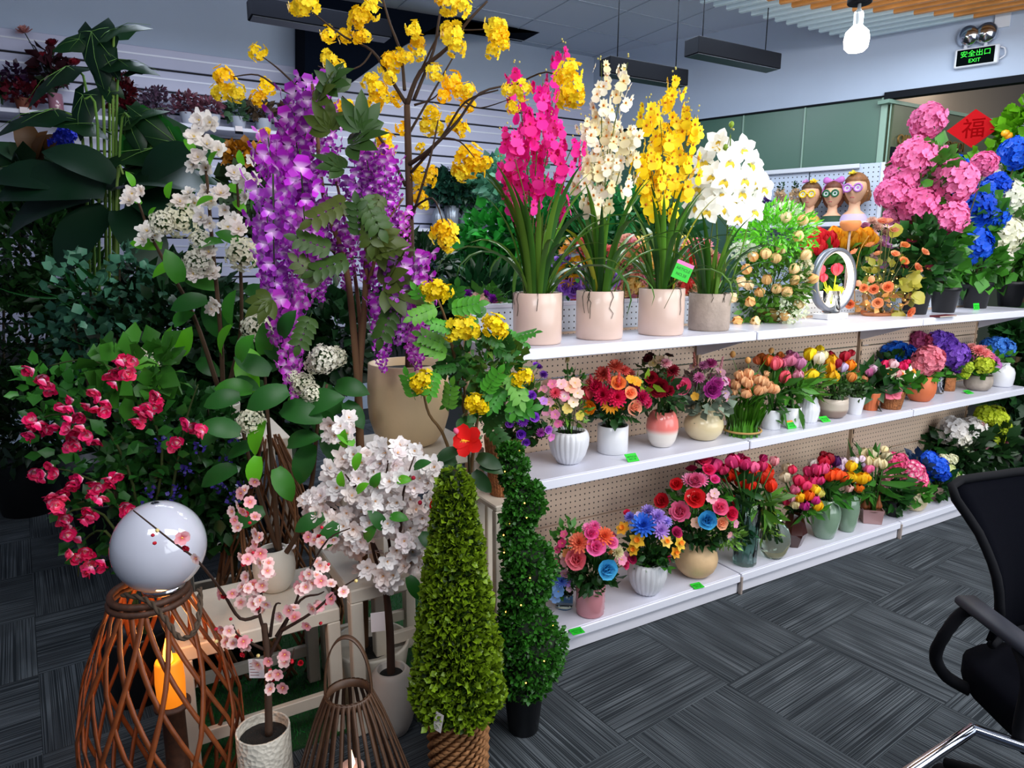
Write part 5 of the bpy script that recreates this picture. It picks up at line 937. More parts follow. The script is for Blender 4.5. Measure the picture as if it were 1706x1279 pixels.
# purple wisteria tree
b = at_d(603, 720, 2.12); b.z = 0; Wt = Plant('wisteria_tree', 'purple wisteria tree with hanging racemes and brown trunk', 'tree', b)
Wt.r, Wt.h = .12, .2; mb = MB(); lathe(mb, prof('taper', .13, .22), 28); obj('pot', mb.mesh('pot', pw), Wt.root); mb = MB(); lathe(mb, [(.11, .19), (.001, .2)], 16); obj('soil', mb.mesh('soil', 'soil15110d'), Wt.root)
tb = '#6a4c34'
Wt.branch([(606, 1100, 0), (605, 900, 0), (600, 740, 0), (597, 650, 0), (608, 500, 0), (612, 380, 0)], .017, .008, tb, 'trunk', 8); Wt.branch([(600, 700, 0), (590, 560, -.02), (575, 440, -.04), (540, 330, -.05), (528, 220, -.05), (520, 140, -.05)], .012, .004, tb, 'trunk', 8)
Wt.branch([(598, 650, 0), (600, 540, .04), (585, 420, .06), (560, 300, .08)], .008, .004, tb); Wt.branch([(612, 480, 0), (640, 380, -.03), (672, 330, -.05)], .007, .003, tb); Wt.branch([(575, 440, 0), (520, 380, -.05), (460, 330, -.08)], .007, .003, tb); Wt.branch([(612, 420, 0), (620, 320, 0), (620, 250, 0)], .006, .003, tb)
PC = ['#b828c4', '#a81cac', '#cc44cc', '#9424a4', '#b848cc']
for x, y, ln, w_ in ((520, 130, 110, 1.1), (505, 150, 150, 1.1), (535, 170, 120, 1), (490, 190, 150, 1.2), (470, 220, 160, 1.2), (448, 240, 150, 1), (500, 260, 160, 1.3), (455, 300, 170, 1.2), (510, 340, 150, 1.2), (545, 330, 120, 1), (445, 360, 140, 1.1), (470, 400, 165, 1.2), (485, 470, 110, 1), (468, 490, 155, 1), (530, 400, 90, 1), (455, 440, 110, 1), (478, 520, 120, .9),
                   (608, 245, 90, 1.2), (625, 240, 110, 1.3), (640, 265, 90, 1.1), (612, 300, 80, 1.1), (645, 300, 90, 1), (590, 290, 90, 1.1), (575, 370, 100, 1.1), (655, 410, 110, 1.1), (670, 430, 120, 1.2), (690, 420, 130, 1.2), (680, 470, 120, 1.2), (700, 490, 120, 1), (635, 500, 110, .9), (665, 350, 80, 1), (620, 420, 100, 1)):
    q = Wt.P(x, y, RND.uniform(-.14, .08)); s_ = ln * Wt.mpp; k_ = w_ * (150 / ln) ** .5 * .88
    obj('flower_raceme', flower_mesh('raceme', '#e8c020', 'petal_wisteria'), Wt.root, q, Matrix.Rotation(RND.uniform(0, 6.28), 3, 'Z') @ Matrix.Rotation(RND.uniform(-.15, .15), 3, 'X'), (s_ * k_, s_ * k_, s_), RND.choice(PC))
for x, y, l_, a in ((530, 165, 60, 60), (560, 150, 55, 100), (585, 240, 80, 20), (600, 215, 70, 80), (550, 215, 60, 120), (640, 320, 60, 240), (590, 330, 90, 210), (600, 320, 85, 300), (620, 340, 80, 270), (590, 430, 80, 200), (610, 430, 80, 10), (560, 420, 75, 160), (640, 470, 80, 60), (650, 480, 80, -20), (660, 500, 80, 250), (450, 500, 60, 210), (520, 520, 70, 250), (540, 480, 70, 130), (545, 140, 60, 30), (600, 400, 70, 90), (570, 280, 60, 150), (630, 400, 70, 320), (660, 160, 0, 0)):
    if l_: Wt.leaf('palmate' if (x + y) % 4 else 'pinnate', Wt.P(x, y, -.16), l_ * .72 * Wt.mpp, a, RND.choice(['#35521a', '#44541c', '#2c481a', '#4c5820']))
mb = MB(); box(mb, -.018, .018, -.0005, .0005, -.045, 0); obj('price_card', mb.mesh('price_card', mat('paper_white', '#e8dcdc', .7), False), Wt.root, Wt.P(650, 385, -.12), Matrix.Rotation(-.5, 3, 'Z'))

# white-flowered trees with big glossy leaves
def white_tree(label, base, D, z, pot, trunks, heads, blooms, leaves, group=None):
    b = at_d(base[0], base[1], D); b.z = z if z is not None else b.z; p = Plant('flowering_tree', label, 'tree', b, group); p.pot(*pot)
    for pts in trunks: p.branch(pts, .010, .004, '#4a3626', 'trunk')
    for x, y, s_ in heads: q = p.P(x, y, RND.uniform(-.1, .02)); p.flower('lilac', RND.choice(['#f4f0d8', '#f6f2e0', '#f0ecd0']), q, s_ * p.mpp, UP * .6 - FW * .7)
    for x, y, s_ in blooms: q = p.P(x, y, RND.uniform(-.1, .02)); p.flower('double', RND.choice(['#faf4ec', '#fcf6f0', '#f6ece4']), q, s_ * p.mpp, -FW + Vector((RND.uniform(-.5, .5), RND.uniform(-.5, .5), RND.uniform(-.3, .6))), '#e0c060')
    for x, y, l_, a, c in leaves: p.leaf('ovate', p.P(x, y, RND.uniform(-.12, .05)), l_ * p.mpp, a, c)
    return p
G1, G2, G3 = '#5cae1c', '#388020', '#245c20'
Wa = white_tree('tall tree of white double blossoms in beige pot on the rear stand', (378, 745), 2.55, .781, ('taper', 52, 672, pw), [[(372, 690, 0), (368, 560, 0), (355, 420, 0), (345, 300, 0), (335, 205, 0)], [(370, 680, 0), (400, 560, 0), (400, 420, 0), (395, 300, 0)], [(365, 650, 0), (320, 520, 0), (255, 400, 0), (225, 320, 0)]],
    [(300, 368, 30), (270, 372, 20), (405, 424, 28), (330, 440, 24), (245, 600, 22), (430, 545, 26), (335, 400, 18), (460, 548, 18)],
    [(332, 200, 15), (350, 204, 16), (323, 228, 16), (345, 240, 14), (365, 250, 15), (330, 262, 15), (322, 275, 13), (345, 278, 14), (405, 296, 17), (390, 288, 14), (415, 305, 14), (220, 322, 14), (216, 335, 12), (236, 318, 10), (345, 318, 15), (368, 322, 16), (352, 335, 14), (300, 336, 15), (325, 338, 15), (315, 322, 12), (245, 385, 17), (240, 400, 13), (258, 392, 12), (335, 362, 14), (350, 372, 12), (380, 378, 16), (398, 382, 16), (392, 368, 14), (390, 395, 12), (342, 448, 16), (322, 456, 14), (355, 455, 13), (348, 420, 15), (330, 425, 12), (360, 505, 14), (353, 515, 12), (375, 350, 12), (410, 330, 12), (425, 300, 11), (420, 265, 10)],
    [(290, 600, 60, 90, G1), (265, 620, 55, 150, G1), (245, 650, 65, 0, G1), (300, 590, 55, 60, G1), (270, 410, 50, 170, G1), (330, 415, 50, 20, G2), (300, 440, 50, 200, G1), (345, 500, 60, 190, G3), (360, 480, 50, 160, G2), (375, 560, 70, 110, G3), (385, 540, 60, 80, G2), (370, 590, 60, 70, G1), (400, 600, 65, -60, G1), (300, 470, 55, 100, G2), (410, 480, 50, -20, G3), (420, 440, 60, 20, G2), (430, 500, 60, 40, G3), (325, 255, 26, 120, G1), (350, 275, 26, 60, G1), (405, 275, 24, 100, G1), (222, 310, 24, 100, G1), (250, 365, 24, 60, G1), (235, 340, 26, 140, G1), (380, 310, 30, -20, G1), (300, 355, 30, 45, G1), (280, 330, 28, 70, G1), (440, 640, 60, 200, G3), (380, 640, 60, 0, G3), (330, 650, 60, 180, G3), (330, 600, 50, -30, G3), (290, 540, 45, 30, G2), (410, 560, 55, -90, G2), (355, 330, 30, 200, G1), (390, 335, 30, -40, G1), (400, 405, 40, 150, G2), (430, 380, 44, 10, G3), (420, 350, 40, 60, G2)])
Wb = white_tree('glossy-leaved tree with cream flower heads in white pot on the low stand', (462, 1020), 2.08, .431, ('egg', 70, 912, pw), [[(468, 940, 0), (460, 860, 0), (452, 760, 0), (445, 680, 0), (440, 600, 0)], [(470, 930, 0), (500, 880, -.05), (520, 800, -.05), (530, 700, -.05), (545, 640, -.05)], [(465, 920, 0), (430, 820, 0), (400, 700, 0)]],
    [(540, 598, 24), (525, 606, 18), (560, 595, 18), (505, 640, 20), (520, 655, 16), (420, 702, 22), (405, 705, 14), (490, 628, 12)], [],
    [(440, 700, 60, 250, G1), (430, 760, 50, 260, G1), (425, 740, 50, 200, G3), (480, 650, 70, 200, G3), (470, 680, 75, -10, G3), (500, 680, 80, 20, G3), (520, 690, 70, -30, G3), (560, 640, 60, -10, G3), (545, 660, 70, 200, G3), (450, 620, 60, 150, G3), (420, 650, 60, 170, G2), (400, 660, 60, 190, G3), (440, 590, 55, 80, G2), (470, 600, 50, 120, G3), (400, 720, 60, 160, G3), (395, 780, 65, 200, G3), (380, 700, 60, 220, G3), (520, 740, 70, 250, G3), (540, 720, 60, 300, G3), (460, 780, 60, -60, G2), (480, 740, 60, 20, G3), (500, 700, 60, 90, G2), (560, 690, 60, 100, G3), (440, 850, 60, 200, G3), (575, 670, 55, -50, G3), (470, 560, 50, 60, G3), (430, 620, 45, 100, G1), (400, 600, 50, 60, G2)])
for x in (4,): pass
mb = MB(); lathe(mb, [(.001, 0), (.022, .0), (.02, .004), (.001, .005)], 12, 6, .1); obj('soil_sticker', mb.mesh('soil_sticker', 'paper_white', False), Wb.root, (0.05, .0, Wb.h * .93))

# fuchsia climber at the far left
b = at_d(215, 960, 2.15); b.z = 0; Fx = Plant('fuchsia_bush', 'cascading bush with fuchsia pink flowers left of the globe lamp', 'plant', b)
mb = MB(); lathe(mb, prof('taper', .13, .26), 28); obj('pot', mb.mesh('pot', black_pl), Fx.root); Fx.r, Fx.h = .13, .26
for pts in ([(240, 1120, 0), (250, 900, 0), (270, 750, 0), (220, 640, -.05), (150, 600, -.05), (80, 610, -.05)], [(240, 1100, 0), (230, 850, 0), (180, 720, -.1), (100, 690, -.1), (55, 705, -.1)], [(240, 1090, 0), (200, 850, -.05), (130, 790, -.1), (75, 780, -.1)], [(240, 1080, 0), (190, 900, -.1), (140, 900, -.1), (130, 960, -.1)], [(245, 1050, 0), (290, 800, 0), (310, 700, 0), (330, 640, 0)], [(240, 1080, 0), (190, 880, -.1), (120, 850, -.15), (100, 900, -.15)]): Fx.branch(pts, .006, .002, '#3c4a22', 'stem')
FC = ['#d81860', '#c81050', '#e82c74', '#b81048', '#e0406c']
for x, y in ((68, 632), (80, 640), (58, 622), (205, 605), (215, 598), (190, 620), (200, 628), (220, 622), (165, 655), (158, 668), (175, 660), (168, 678), (120, 672), (112, 680), (128, 690), (135, 700), (50, 700), (62, 706), (75, 708), (45, 718), (85, 712), (125, 710), (240, 680), (248, 690), (235, 700), (255, 675), (130, 745), (120, 738), (148, 730), (160, 735), (75, 785), (62, 790), (90, 782), (130, 790), (125, 800), (165, 805), (172, 818), (180, 800), (110, 820), (100, 830), (95, 840), (170, 830), (160, 825), (110, 860), (115, 875), (125, 885), (105, 845), (150, 850), (145, 860), (110, 895), (130, 925), (155, 945), (140, 920), (150, 940), (165, 935), (205, 850), (212, 845), (190, 790), (320, 710), (330, 712), (300, 740), (90, 820), (270, 660), (262, 672)):
    for k in range(2): Fx.flower('bract', RND.choice(FC), Fx.P(x + RND.uniform(-9, 9), y + RND.uniform(-8, 8), RND.uniform(-.32, -.22)), 13 * Fx.mpp, UP * RND.uniform(-1, .3) - FW * .6 + RT * RND.uniform(-.7, .7), '#e8d8a0', 'petal_wisteria')
Fx.foliage(190, 720, 125, 110, 230, 20, '#2c6a24', wid=.42, m='leaf_gloss', depth=90); Fx.foliage(200, 860, 95, 90, 150, 20, '#24541e', wid=.42, depth=80); Fx.foliage(90, 640, 50, 40, 60, 22, '#3a8228', wid=.4); Fx.foliage(230, 620, 60, 50, 90, 30, '#3c7a24', wid=.45)
# dark mixed greenery between (violet berries)
for lab, x, y, D, blobs in (('dark green bush with violet berry sprays behind the globe lamp', 300, 960, 2.3, [(300, 720, 80, 80, 500, 20, '#1f4f1e'), (330, 830, 90, 90, 480, 22, '#1c461c'), (250, 800, 70, 80, 300, 22, '#2a5a20'), (370, 760, 50, 60, 200, 18, '#24501e')]),
                             ('low dark fern bush left of the twig cone', 390, 900, 2.35, [(375, 790, 40, 50, 160, 26, '#1a3f1a'), (350, 860, 44, 50, 160, 24, '#173a18')])):
    b = at_d(x, y, D); b.z = 0; p = Plant('leafy_bush', lab, 'plant', b); p.r, p.h = .12, .22
    mb = MB(); lathe(mb, prof('taper', .12, .22), 24); obj('pot', mb.mesh('pot', black_pl), p.root)
    for k in range(5): p.branch([(x, y + 60, 0), (x + (k - 2) * 10, y - 60, 0), (x + (k - 2) * 22, y - 220, 0)], .006, .003, '#3a3a20', 'stem')
    for f in blobs: p.foliage(*f, wid=.4)
    for k in range(16 if 'violet' in lab else 0): p.foliage(300 + RND.uniform(-60, 110), 770 + RND.uniform(-60, 80), 10, 10, 16, 5, '#3a2c8a', dd=-.2, wid=.6, name='berry_spray', shell=.2)

# willow twig cone behind
b = at_d(456, 925, 2.42); b.z = 0; t = Plant('twig_cone', 'tall cone of crossed brown willow twigs behind the white pot', 'decoration', b)
for k in range(46):
    a = k * 2.4; sg = 1 if k % 2 else -1; z1 = t.zof(735); mb = MB()
    pts = [(.23 * math.cos(a) * .9, .23 * math.sin(a) * .9, 0)]
    for j in range(1, 7): v = j / 6; rr_ = .23 * (1 - v) ** .8 + .045; aa = a + sg * v * 1.5; pts.append((rr_ * math.cos(aa), rr_ * math.sin(aa), z1 * v * RND.uniform(.97, 1.03)))
    tube(mb, smooth_path(pts, 3), .006, .004, 5); obj('twig', mb.mesh('twig', 'bark'), t.root, col=RND.choice(['#7a5234', '#64422a', '#8a6040']))

# yellow flowering shrub in front of the big pot
b = at_d(783, 830, 2.02); b.z = 0; Y = Plant('flowering_shrub', 'leafy shrub with small yellow blooms in front of the big beige pot', 'plant', b); mb = MB(); lathe(mb, prof('taper', .10, .2), 24); obj('pot', mb.mesh('pot', black_pl), Y.root)
for pts in ([(783, 1150, 0), (782, 800, 0), (778, 700, 0), (770, 620, 0), (765, 560, 0)], [(783, 900, 0), (745, 740, -.03), (715, 690, -.05), (705, 650, -.05)], [(782, 800, 0), (795, 700, -.03), (800, 640, 0), (820, 560, 0)], [(780, 720, 0), (750, 560, 0), (728, 495, 0)]): Y.branch(pts, .006, .003, '#6a5030', 'stem')
for x, y, s_ in ((725, 485, 17), (742, 487, 12), (712, 482, 11), (765, 548, 19), (782, 545, 16), (752, 556, 12), (823, 543, 17), (834, 550, 12), (705, 633, 16), (695, 640, 13), (715, 645, 12), (792, 670, 14), (802, 676, 12), (785, 675, 12), (872, 628, 14), (860, 632, 10), (818, 535, 12)): Y.flower('kowhai', RND.choice(['#f8dc10', '#f4d408', '#fce020']), Y.P(x, y, -.1), s_ * Y.mpp, centre='#c89010')
for x, y, l_, a, c in [(x + RND.uniform(-10, 10), y + RND.uniform(-10, 10), RND.uniform(32, 52), RND.uniform(0, 360), RND.choice(['#3c8a2a', '#2c6a22', '#4c9a2c', '#5c9a30', '#2a5a20'])) for x, y in ((710, 500), (740, 510), (760, 520), (730, 540), (740, 570), (760, 590), (790, 560), (800, 590), (820, 580), (830, 560), (850, 565), (790, 610), (770, 620), (750, 600), (710, 655), (700, 668), (750, 690), (770, 700), (800, 700), (820, 640), (840, 620), (850, 650), (830, 690), (780, 660), (730, 610), (755, 640), (800, 650), (845, 600), (860, 580), (810, 690), (765, 680), (725, 520), (775, 580), (840, 660), (870, 640), (815, 610), (745, 520), (760, 545), (805, 530), (780, 510))]: Y.leaf('pinnate', Y.P(x, y, RND.uniform(-.12, .05)), l_ * Y.mpp, a, c)
Y.foliage(800, 620, 55, 80, 200, 15, '#2f6a24', wid=.5); Y.foliage(830, 610, 50, 40, 120, 15, '#5a7a2a', wid=.5)

# hibiscus stem behind the cone topiary
b = at_d(783, 900, 1.95); b.z = 0; Hb = Plant('hibiscus_plant', 'single red hibiscus bloom on dark stem above the cone topiary', 'plant', b); mb = MB(); lathe(mb, prof('taper', .07, .16), 24); obj('pot', mb.mesh('pot', black_pl), Hb.root)
Hb.branch([(783, 1180, 0), (785, 850, 0), (782, 780, 0), (780, 745, -.03)], .005, .003, '#3c3a20', 'stem'); Hb.branch([(790, 1100, 0), (740, 860, 0), (732, 840, -.03)], .005, .003, '#3c3a20', 'stem')
Hb.flower('hibiscus', '#f01c18', Hb.P(782, 735, -.04), 24 * Hb.mpp, -FW - RT * .5 + UP * .5, '#f8b020'); Hb.flower('hibiscus', '#f02018', Hb.P(730, 842, -.1), 22 * Hb.mpp, -FW + RT * .9, '#f8b020'); Hb.flower('bud', '#e86890', Hb.P(762, 722, -.04), 9 * Hb.mpp, UP - RT * .5)
for x, y, l_, a in ((765, 750, 44, 200), (760, 765, 50, 190), (770, 775, 44, 230), (795, 760, 44, -20), (800, 775, 40, -10), (790, 785, 44, -50), (775, 790, 40, 250)): Hb.leaf('ovate', Hb.P(x, y, -.03), l_ * Hb.mpp, a, '#1c3c1a')

# white cherry tree
b = at_d(655, 1210, 1.96); b.z = 0; Ch = Plant('cherry_tree', 'small tree thick with white cherry blossoms in grey-white pot', 'tree', b); Ch.pot('egg', 80, 1112, mat('grey_white_pot', '#b4aca4', .5, var=.05, scale=12))
ck = '#3c2a22'
Ch.branch([(652, 1160, 0), (650, 1060, 0), (645, 1000, 0), (640, 960, 0)], .014, .009, ck, 'trunk', 8)
for pts in ([(640, 965, 0), (625, 930, 0), (612, 870, 0), (590, 800, 0), (560, 760, 0)], [(640, 965, 0), (650, 920, 0), (640, 850, 0), (645, 780, 0), (650, 740, 0)], [(645, 980, 0), (620, 900, .05), (560, 850, .05), (515, 835, .05)], [(645, 960, 0), (680, 900, 0), (690, 830, 0), (700, 770, 0)], [(645, 960, -.05), (665, 900, -.08), (672, 820, -.1), (690, 760, -.1)], [(640, 850, 0), (600, 820, -.05), (575, 790, -.1)]): Ch.branch(pts, .006, .002, ck)
r = random.Random(11); 
for cx_, cy_, rx_, ry_, n in ((640, 790, 95, 50, 60), (600, 845, 75, 55, 50), (690, 850, 45, 60, 36), (640, 910, 70, 45, 40), (520, 833, 20, 14, 8), (570, 712, 24, 22, 12), (690, 920, 30, 30, 14), (575, 880, 36, 40, 14), (640, 965, 22, 12, 6)):
    for k in range(n): a = r.uniform(0, 6.28); q_ = math.sqrt(r.random()); Ch.flower('double', r.choice(['#faf4f2', '#fcf8f6', '#f8ece6', '#faf0f0']), Ch.P(cx_ + rx_ * q_ * math.cos(a), cy_ + ry_ * q_ * math.sin(a), r.uniform(-.12, .08)), r.uniform(13.5, 18) * Ch.mpp, -FW + Vector((r.uniform(-.8, .8), r.uniform(-.8, .8), r.uniform(-.4, .9))), '#d8a060')
for x, y, l_, a, c in ((575, 745, 30, 90, G1), (590, 740, 30, 140, G1), (600, 755, 28, 250, G1), (620, 810, 28, 60, G2), (650, 860, 30, 0, G2), (700, 890, 44, -30, G3), (540, 860, 50, 200, G3), (560, 870, 50, 240, G3), (690, 780, 30, 30, G3), (660, 800, 26, 10, G1), (610, 900, 34, 60, G2), (680, 960, 40, -60, G3), (570, 810, 26, 90, G1), (640, 880, 40, 120, G3), (595, 820, 26, 45, G1)): Ch.leaf('ovate', Ch.P(x, y, -.12), l_ * Ch.mpp, a, c)
for x, y in ((700, 835), (690, 795)): Ch.flower('bud', '#b81838', Ch.P(x, y, -.12), 7 * Ch.mpp)
mb = MB(); box(mb, -.021, .021, -.0006, .0006, -.062, 0); obj('price_card', mb.mesh('price_card', 'paper_white', False), Ch.root, Ch.P(629, 1020, -.06), Matrix.Rotation(HEAD - math.pi / 2 + .25, 3, 'Z'))
# pink plum blossom bonsai
b = at_d(448, 1345, 1.60); b.z = 0; Pk = Plant('blossom_bonsai', 'small pink and red plum blossom branch tree in white hammered pot', 'tree', b)
ham = mat('hammered_white', '#c9c2b4', .45, bump=0); nt = ham.node_tree; tc = N(nt, 'ShaderNodeTexCoord'); vo = N(nt, 'ShaderNodeTexVoronoi'); vo.inputs['Scale'].default_value = 85; L(nt, tc.outputs['Object'], vo.inputs['Vector']); bp = N(nt, 'ShaderNodeBump'); bp.inputs['Strength'].default_value = .7; bp.inputs['Distance'].default_value = .006; L(nt, vo.outputs[0], bp.inputs['Height']); L(nt, bp.outputs[0], nt.nodes['Principled BSDF'].inputs['Normal'])
Pk.pot('cyl', 86, 1212, ham); pk = '#3a2820'
Pk.branch([(448, 1225, 0), (447, 1160, 0), (446, 1100, 0), (440, 1040, 0)], .010, .008, '#4a362a', 'trunk', 8)
for pts in ([(440, 1050, 0), (432, 1020, 0), (436, 985, 0), (440, 950, 0), (436, 930, 0)], [(446, 1100, 0), (470, 1050, 0), (490, 1010, 0), (510, 960, -.03), (545, 900, -.05), (583, 880, -.05)], [(460, 1060, 0), (500, 1000, .03), (530, 990, .03), (540, 985, .03)], [(432, 1025, 0), (400, 1030, -.02), (370, 985, -.06), (330, 935, -.15), (285, 900, -.16), (222, 850, -.15)], [(446, 1120, 0), (470, 1120, 0), (485, 1100, 0), (490, 1080, 0)], [(450, 1060, 0), (458, 1010, 0), (468, 1005, 0)], [(470, 1050, -.02), (520, 1020, -.04), (560, 985, -.05), (600, 960, -.05)], [(436, 985, 0), (412, 960, 0), (400, 920, 0)], [(446, 1085, 0), (400, 1060, -.02), (388, 1040, -.02)]): Pk.branch(pts, .0048, .0015, pk)
r = random.Random(5)
for cx_, cy_, n in ((412, 812, 4), (410, 860, 6), (402, 840, 5), (430, 930, 9), (445, 950, 7), (425, 970, 8), (405, 985, 5), (440, 1000, 6), (415, 1010, 7), (380, 990, 4), (385, 1060, 7), (410, 1070, 6), (395, 1080, 4), (440, 1110, 6), (452, 1130, 5), (458, 1150, 3), (480, 1095, 5), (492, 1105, 3), (520, 965, 8), (510, 975, 5), (537, 935, 5), (540, 905, 6), (530, 890, 4), (480, 1020, 5), (535, 1015, 6), (566, 985, 4), (525, 1045, 3), (300, 905, 3), (315, 918, 4), (262, 885, 1), (255, 895, 1), (398, 875, 3), (375, 1040, 4), (400, 935, 4), (420, 900, 4)):
    for k in range(max(1, int(n * .8))):
        c = r.choice(['#fcdcd8', '#f4b8bc', '#f8d4d0', '#f0a8b0', '#f8dcd8']); 
        if r.random() < .22: Pk.flower('ranunculus' if r.random() < .5 else 'bud', r.choice(['#c81c30', '#d83048']), Pk.P(cx_ + r.uniform(-14, 14), cy_ + r.uniform(-12, 12), r.uniform(-.06, .02) - (.13 if cx_ < 330 else 0)), 5.5 * Pk.mpp)
        else: Pk.flower('blossom', c, Pk.P(cx_ + r.uniform(-16, 16), cy_ + r.uniform(-13, 13), r.uniform(-.07, .02) - (.13 if cx_ < 330 else 0)), r.uniform(8, 10.5) * Pk.mpp, -FW + Vector((r.uniform(-.8, .8), r.uniform(-.8, .8), r.uniform(-.3, .8))), '#f0c060', 'petal_plum')
for x, y in ((362, 1068), (430, 1092), (262, 882), (594, 968)): Pk.flower('bud', '#f0d890', Pk.P(x, y, -.06 if x > 300 else -.17), 6 * Pk.mpp)
mb = MB(); box(mb, -.019, .019, -.0006, .0006, -.052, 0)
for k in range(5): box(mb, -.016, .006, -.0012, -.0006, -.012 - k * .008, -.0108 - k * .008, 1)
obj('price_card', mb.mesh('price_card', ['paper_white', mat('ink_red', '#8a4a40', .7)], False), Pk.root, Pk.P(426, 1098, -.03), Matrix.Rotation(HEAD - math.pi / 2, 3, 'Z'))

# cone topiary in woven basket
b = at_d(765, 1300, 1.77); b.z = 0; Cn = Plant('cone_topiary', 'tall bright green cone topiary in woven seagrass basket', 'plant', b)
def cloud_profile(p, zr, n, leaf, col, wid=.45, name='foliage', centre=lambda v: (0, 0), lean=.5, seed=3, m='leaf'):
    rs = np.random.RandomState(seed); z = np.array([q[0] for q in zr]); rr_ = np.array([q[1] for q in zr]); zz = rs.rand(n * 3) * (z[-1] - z[0]) + z[0]; rad = np.interp(zz, z, rr_); keep = rs.rand(n * 3) < rad / rr_.max(); zz, rad = zz[keep][:n], rad[keep][:n]; n = len(zz)
    a = rs.rand(n) * 6.2832; q = rad * (.80 + .24 * rs.rand(n)) * (1 + .05 * np.sin(a * 5 + zz * 40)); cx_, cy_ = centre((zz - z[0]) / (z[-1] - z[0]))
    P_ = np.stack([np.cos(a) * q + cx_, np.sin(a) * q + cy_, zz], 1); D2 = np.stack([np.cos(a), np.sin(a), np.full(n, lean)], 1) + rs.normal(size=(n, 3)) * .5
    M_ = rand_frames(rs, D2) * (leaf * (.7 + .6 * rs.rand(n)))[:, None, None]; V, F, T_ = petal(1, wid, .3, -.7, .2, 2, True); mb = MB(); mb.rep(V, F, M_, P_, 0, T_)
    return obj(name, mb.mesh(name, m), p.root, col=col, kind='stuff')
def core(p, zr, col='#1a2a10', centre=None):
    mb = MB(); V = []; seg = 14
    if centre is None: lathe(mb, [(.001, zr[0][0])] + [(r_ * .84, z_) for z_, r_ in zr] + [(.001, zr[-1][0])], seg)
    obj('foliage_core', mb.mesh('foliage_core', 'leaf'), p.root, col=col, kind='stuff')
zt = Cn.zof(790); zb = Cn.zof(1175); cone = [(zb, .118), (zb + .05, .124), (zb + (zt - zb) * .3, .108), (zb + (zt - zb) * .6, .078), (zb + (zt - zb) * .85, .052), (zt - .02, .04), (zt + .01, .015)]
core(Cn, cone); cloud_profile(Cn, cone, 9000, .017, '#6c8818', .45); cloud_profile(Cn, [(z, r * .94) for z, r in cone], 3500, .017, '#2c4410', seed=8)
mb = MB(); r = random.Random(3); R0 = .082
for k in range(15):
    for j in range(18):
        a = 2 * math.pi * (j + .5 * (k % 2)) / 18; z = .012 + k * (zb - .0) / 15; rad_ = R0 * (.94 + .06 * k / 14); tube(mb, [(rad_ * math.cos(a - .16), rad_ * math.sin(a - .16), z - .004), ((rad_ + .007) * math.cos(a), (rad_ + .007) * math.sin(a), z + .004), (rad_ * math.cos(a + .16), rad_ * math.sin(a + .16), z + .012)], .006, .006, 5)
lathe(mb, [(.001, 0), (R0 * .93, 0), (R0 * .97, zb)], 24); obj('basket', mb.mesh('basket', mat('seagrass', '#9a6a40', .75, var=.3, scale=50)), Cn.root)
sd = -FW - RT * .25; sd.normalize(); n_ = 16; 
for s2 in (sd, -sd):
    mb = MB(); sx_ = s2.cross(UP); tube(mb, [s2 * .092 + sx_ * (.05 * math.cos(math.pi * i / n_)) + UP * (zb - .01 + .045 * math.sin(math.pi * i / n_)) for i in range(n_ + 1)], .003, .003, 6); obj('handle', mb.mesh('handle', 'seagrass'), Cn.root)
mb = MB(); box(mb, -.013, .013, -.0006, .0006, -.058, 0); obj('price_card', mb.mesh('price_card', 'paper_white', False), Cn.root, Cn.P(733, 1188, -.12), Matrix.Rotation(HEAD - math.pi / 2 - .5, 3, 'Z') @ Matrix.Rotation(.2, 3, 'Y'))
# spiral topiary with fairy lights
b = at_d(872, 1212, 1.97); b.z = 0; Sp = Plant('spiral_topiary', 'dark green spiral topiary with tiny warm lights in black pot', 'plant', b); Sp.pot('nursery', 72, 1135, black_pl)
zt = Sp.zof(742); zb = Sp.zof(1140)
mb = MB(); rs = np.random.RandomState(4); Pc = []; Dc = []; Sc = []; bulbs = []
for zf, rad_, ox in ((.02, .080, 2), (.10, .102, 10), (.19, .108, 14), (.27, .090, 4), (.335, .060, -8), (.42, .078, 2), (.50, .084, 10), (.57, .076, 4), (.635, .050, -12), (.70, .054, -10), (.76, .060, 2), (.82, .054, 0), (.87, .040, -16), (.92, .044, -18), (.98, .036, -22)):
    z = zb + (zt - zb) * zf; off = RT * (ox * Sp.mpp); n = int(14000 * rad_ * .9)
    for i in range(n):
        d = rs.normal(size=3); d /= np.linalg.norm(d); q = rad_ * (.78 + .26 * rs.rand()); Pc.append((d[0] * q + off.x, d[1] * q + off.y, z + d[2] * q * .62)); Dc.append(d + rs.normal(size=3) * .45)
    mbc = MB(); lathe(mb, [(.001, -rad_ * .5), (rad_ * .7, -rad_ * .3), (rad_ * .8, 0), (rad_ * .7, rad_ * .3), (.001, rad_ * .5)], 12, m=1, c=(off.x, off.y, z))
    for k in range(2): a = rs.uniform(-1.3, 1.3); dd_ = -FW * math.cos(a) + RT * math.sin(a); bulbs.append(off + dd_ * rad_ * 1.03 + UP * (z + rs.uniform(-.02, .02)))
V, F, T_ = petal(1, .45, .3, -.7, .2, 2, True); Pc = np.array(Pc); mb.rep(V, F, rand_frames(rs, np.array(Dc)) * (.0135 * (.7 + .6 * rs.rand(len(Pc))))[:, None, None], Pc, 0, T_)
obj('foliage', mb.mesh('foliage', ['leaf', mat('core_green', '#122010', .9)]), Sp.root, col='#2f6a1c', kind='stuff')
mb = MB(); lathe(mb, [(.0001, -.0026), (.0025, 0), (.0001, .0026)], 6); bm_ = mb.mesh('fairy_light', mat('fairy_amber', '#ffb050', .5, emit=7))
for q in bulbs[::2]: obj('fairy_light', bm_, Sp.root, q)

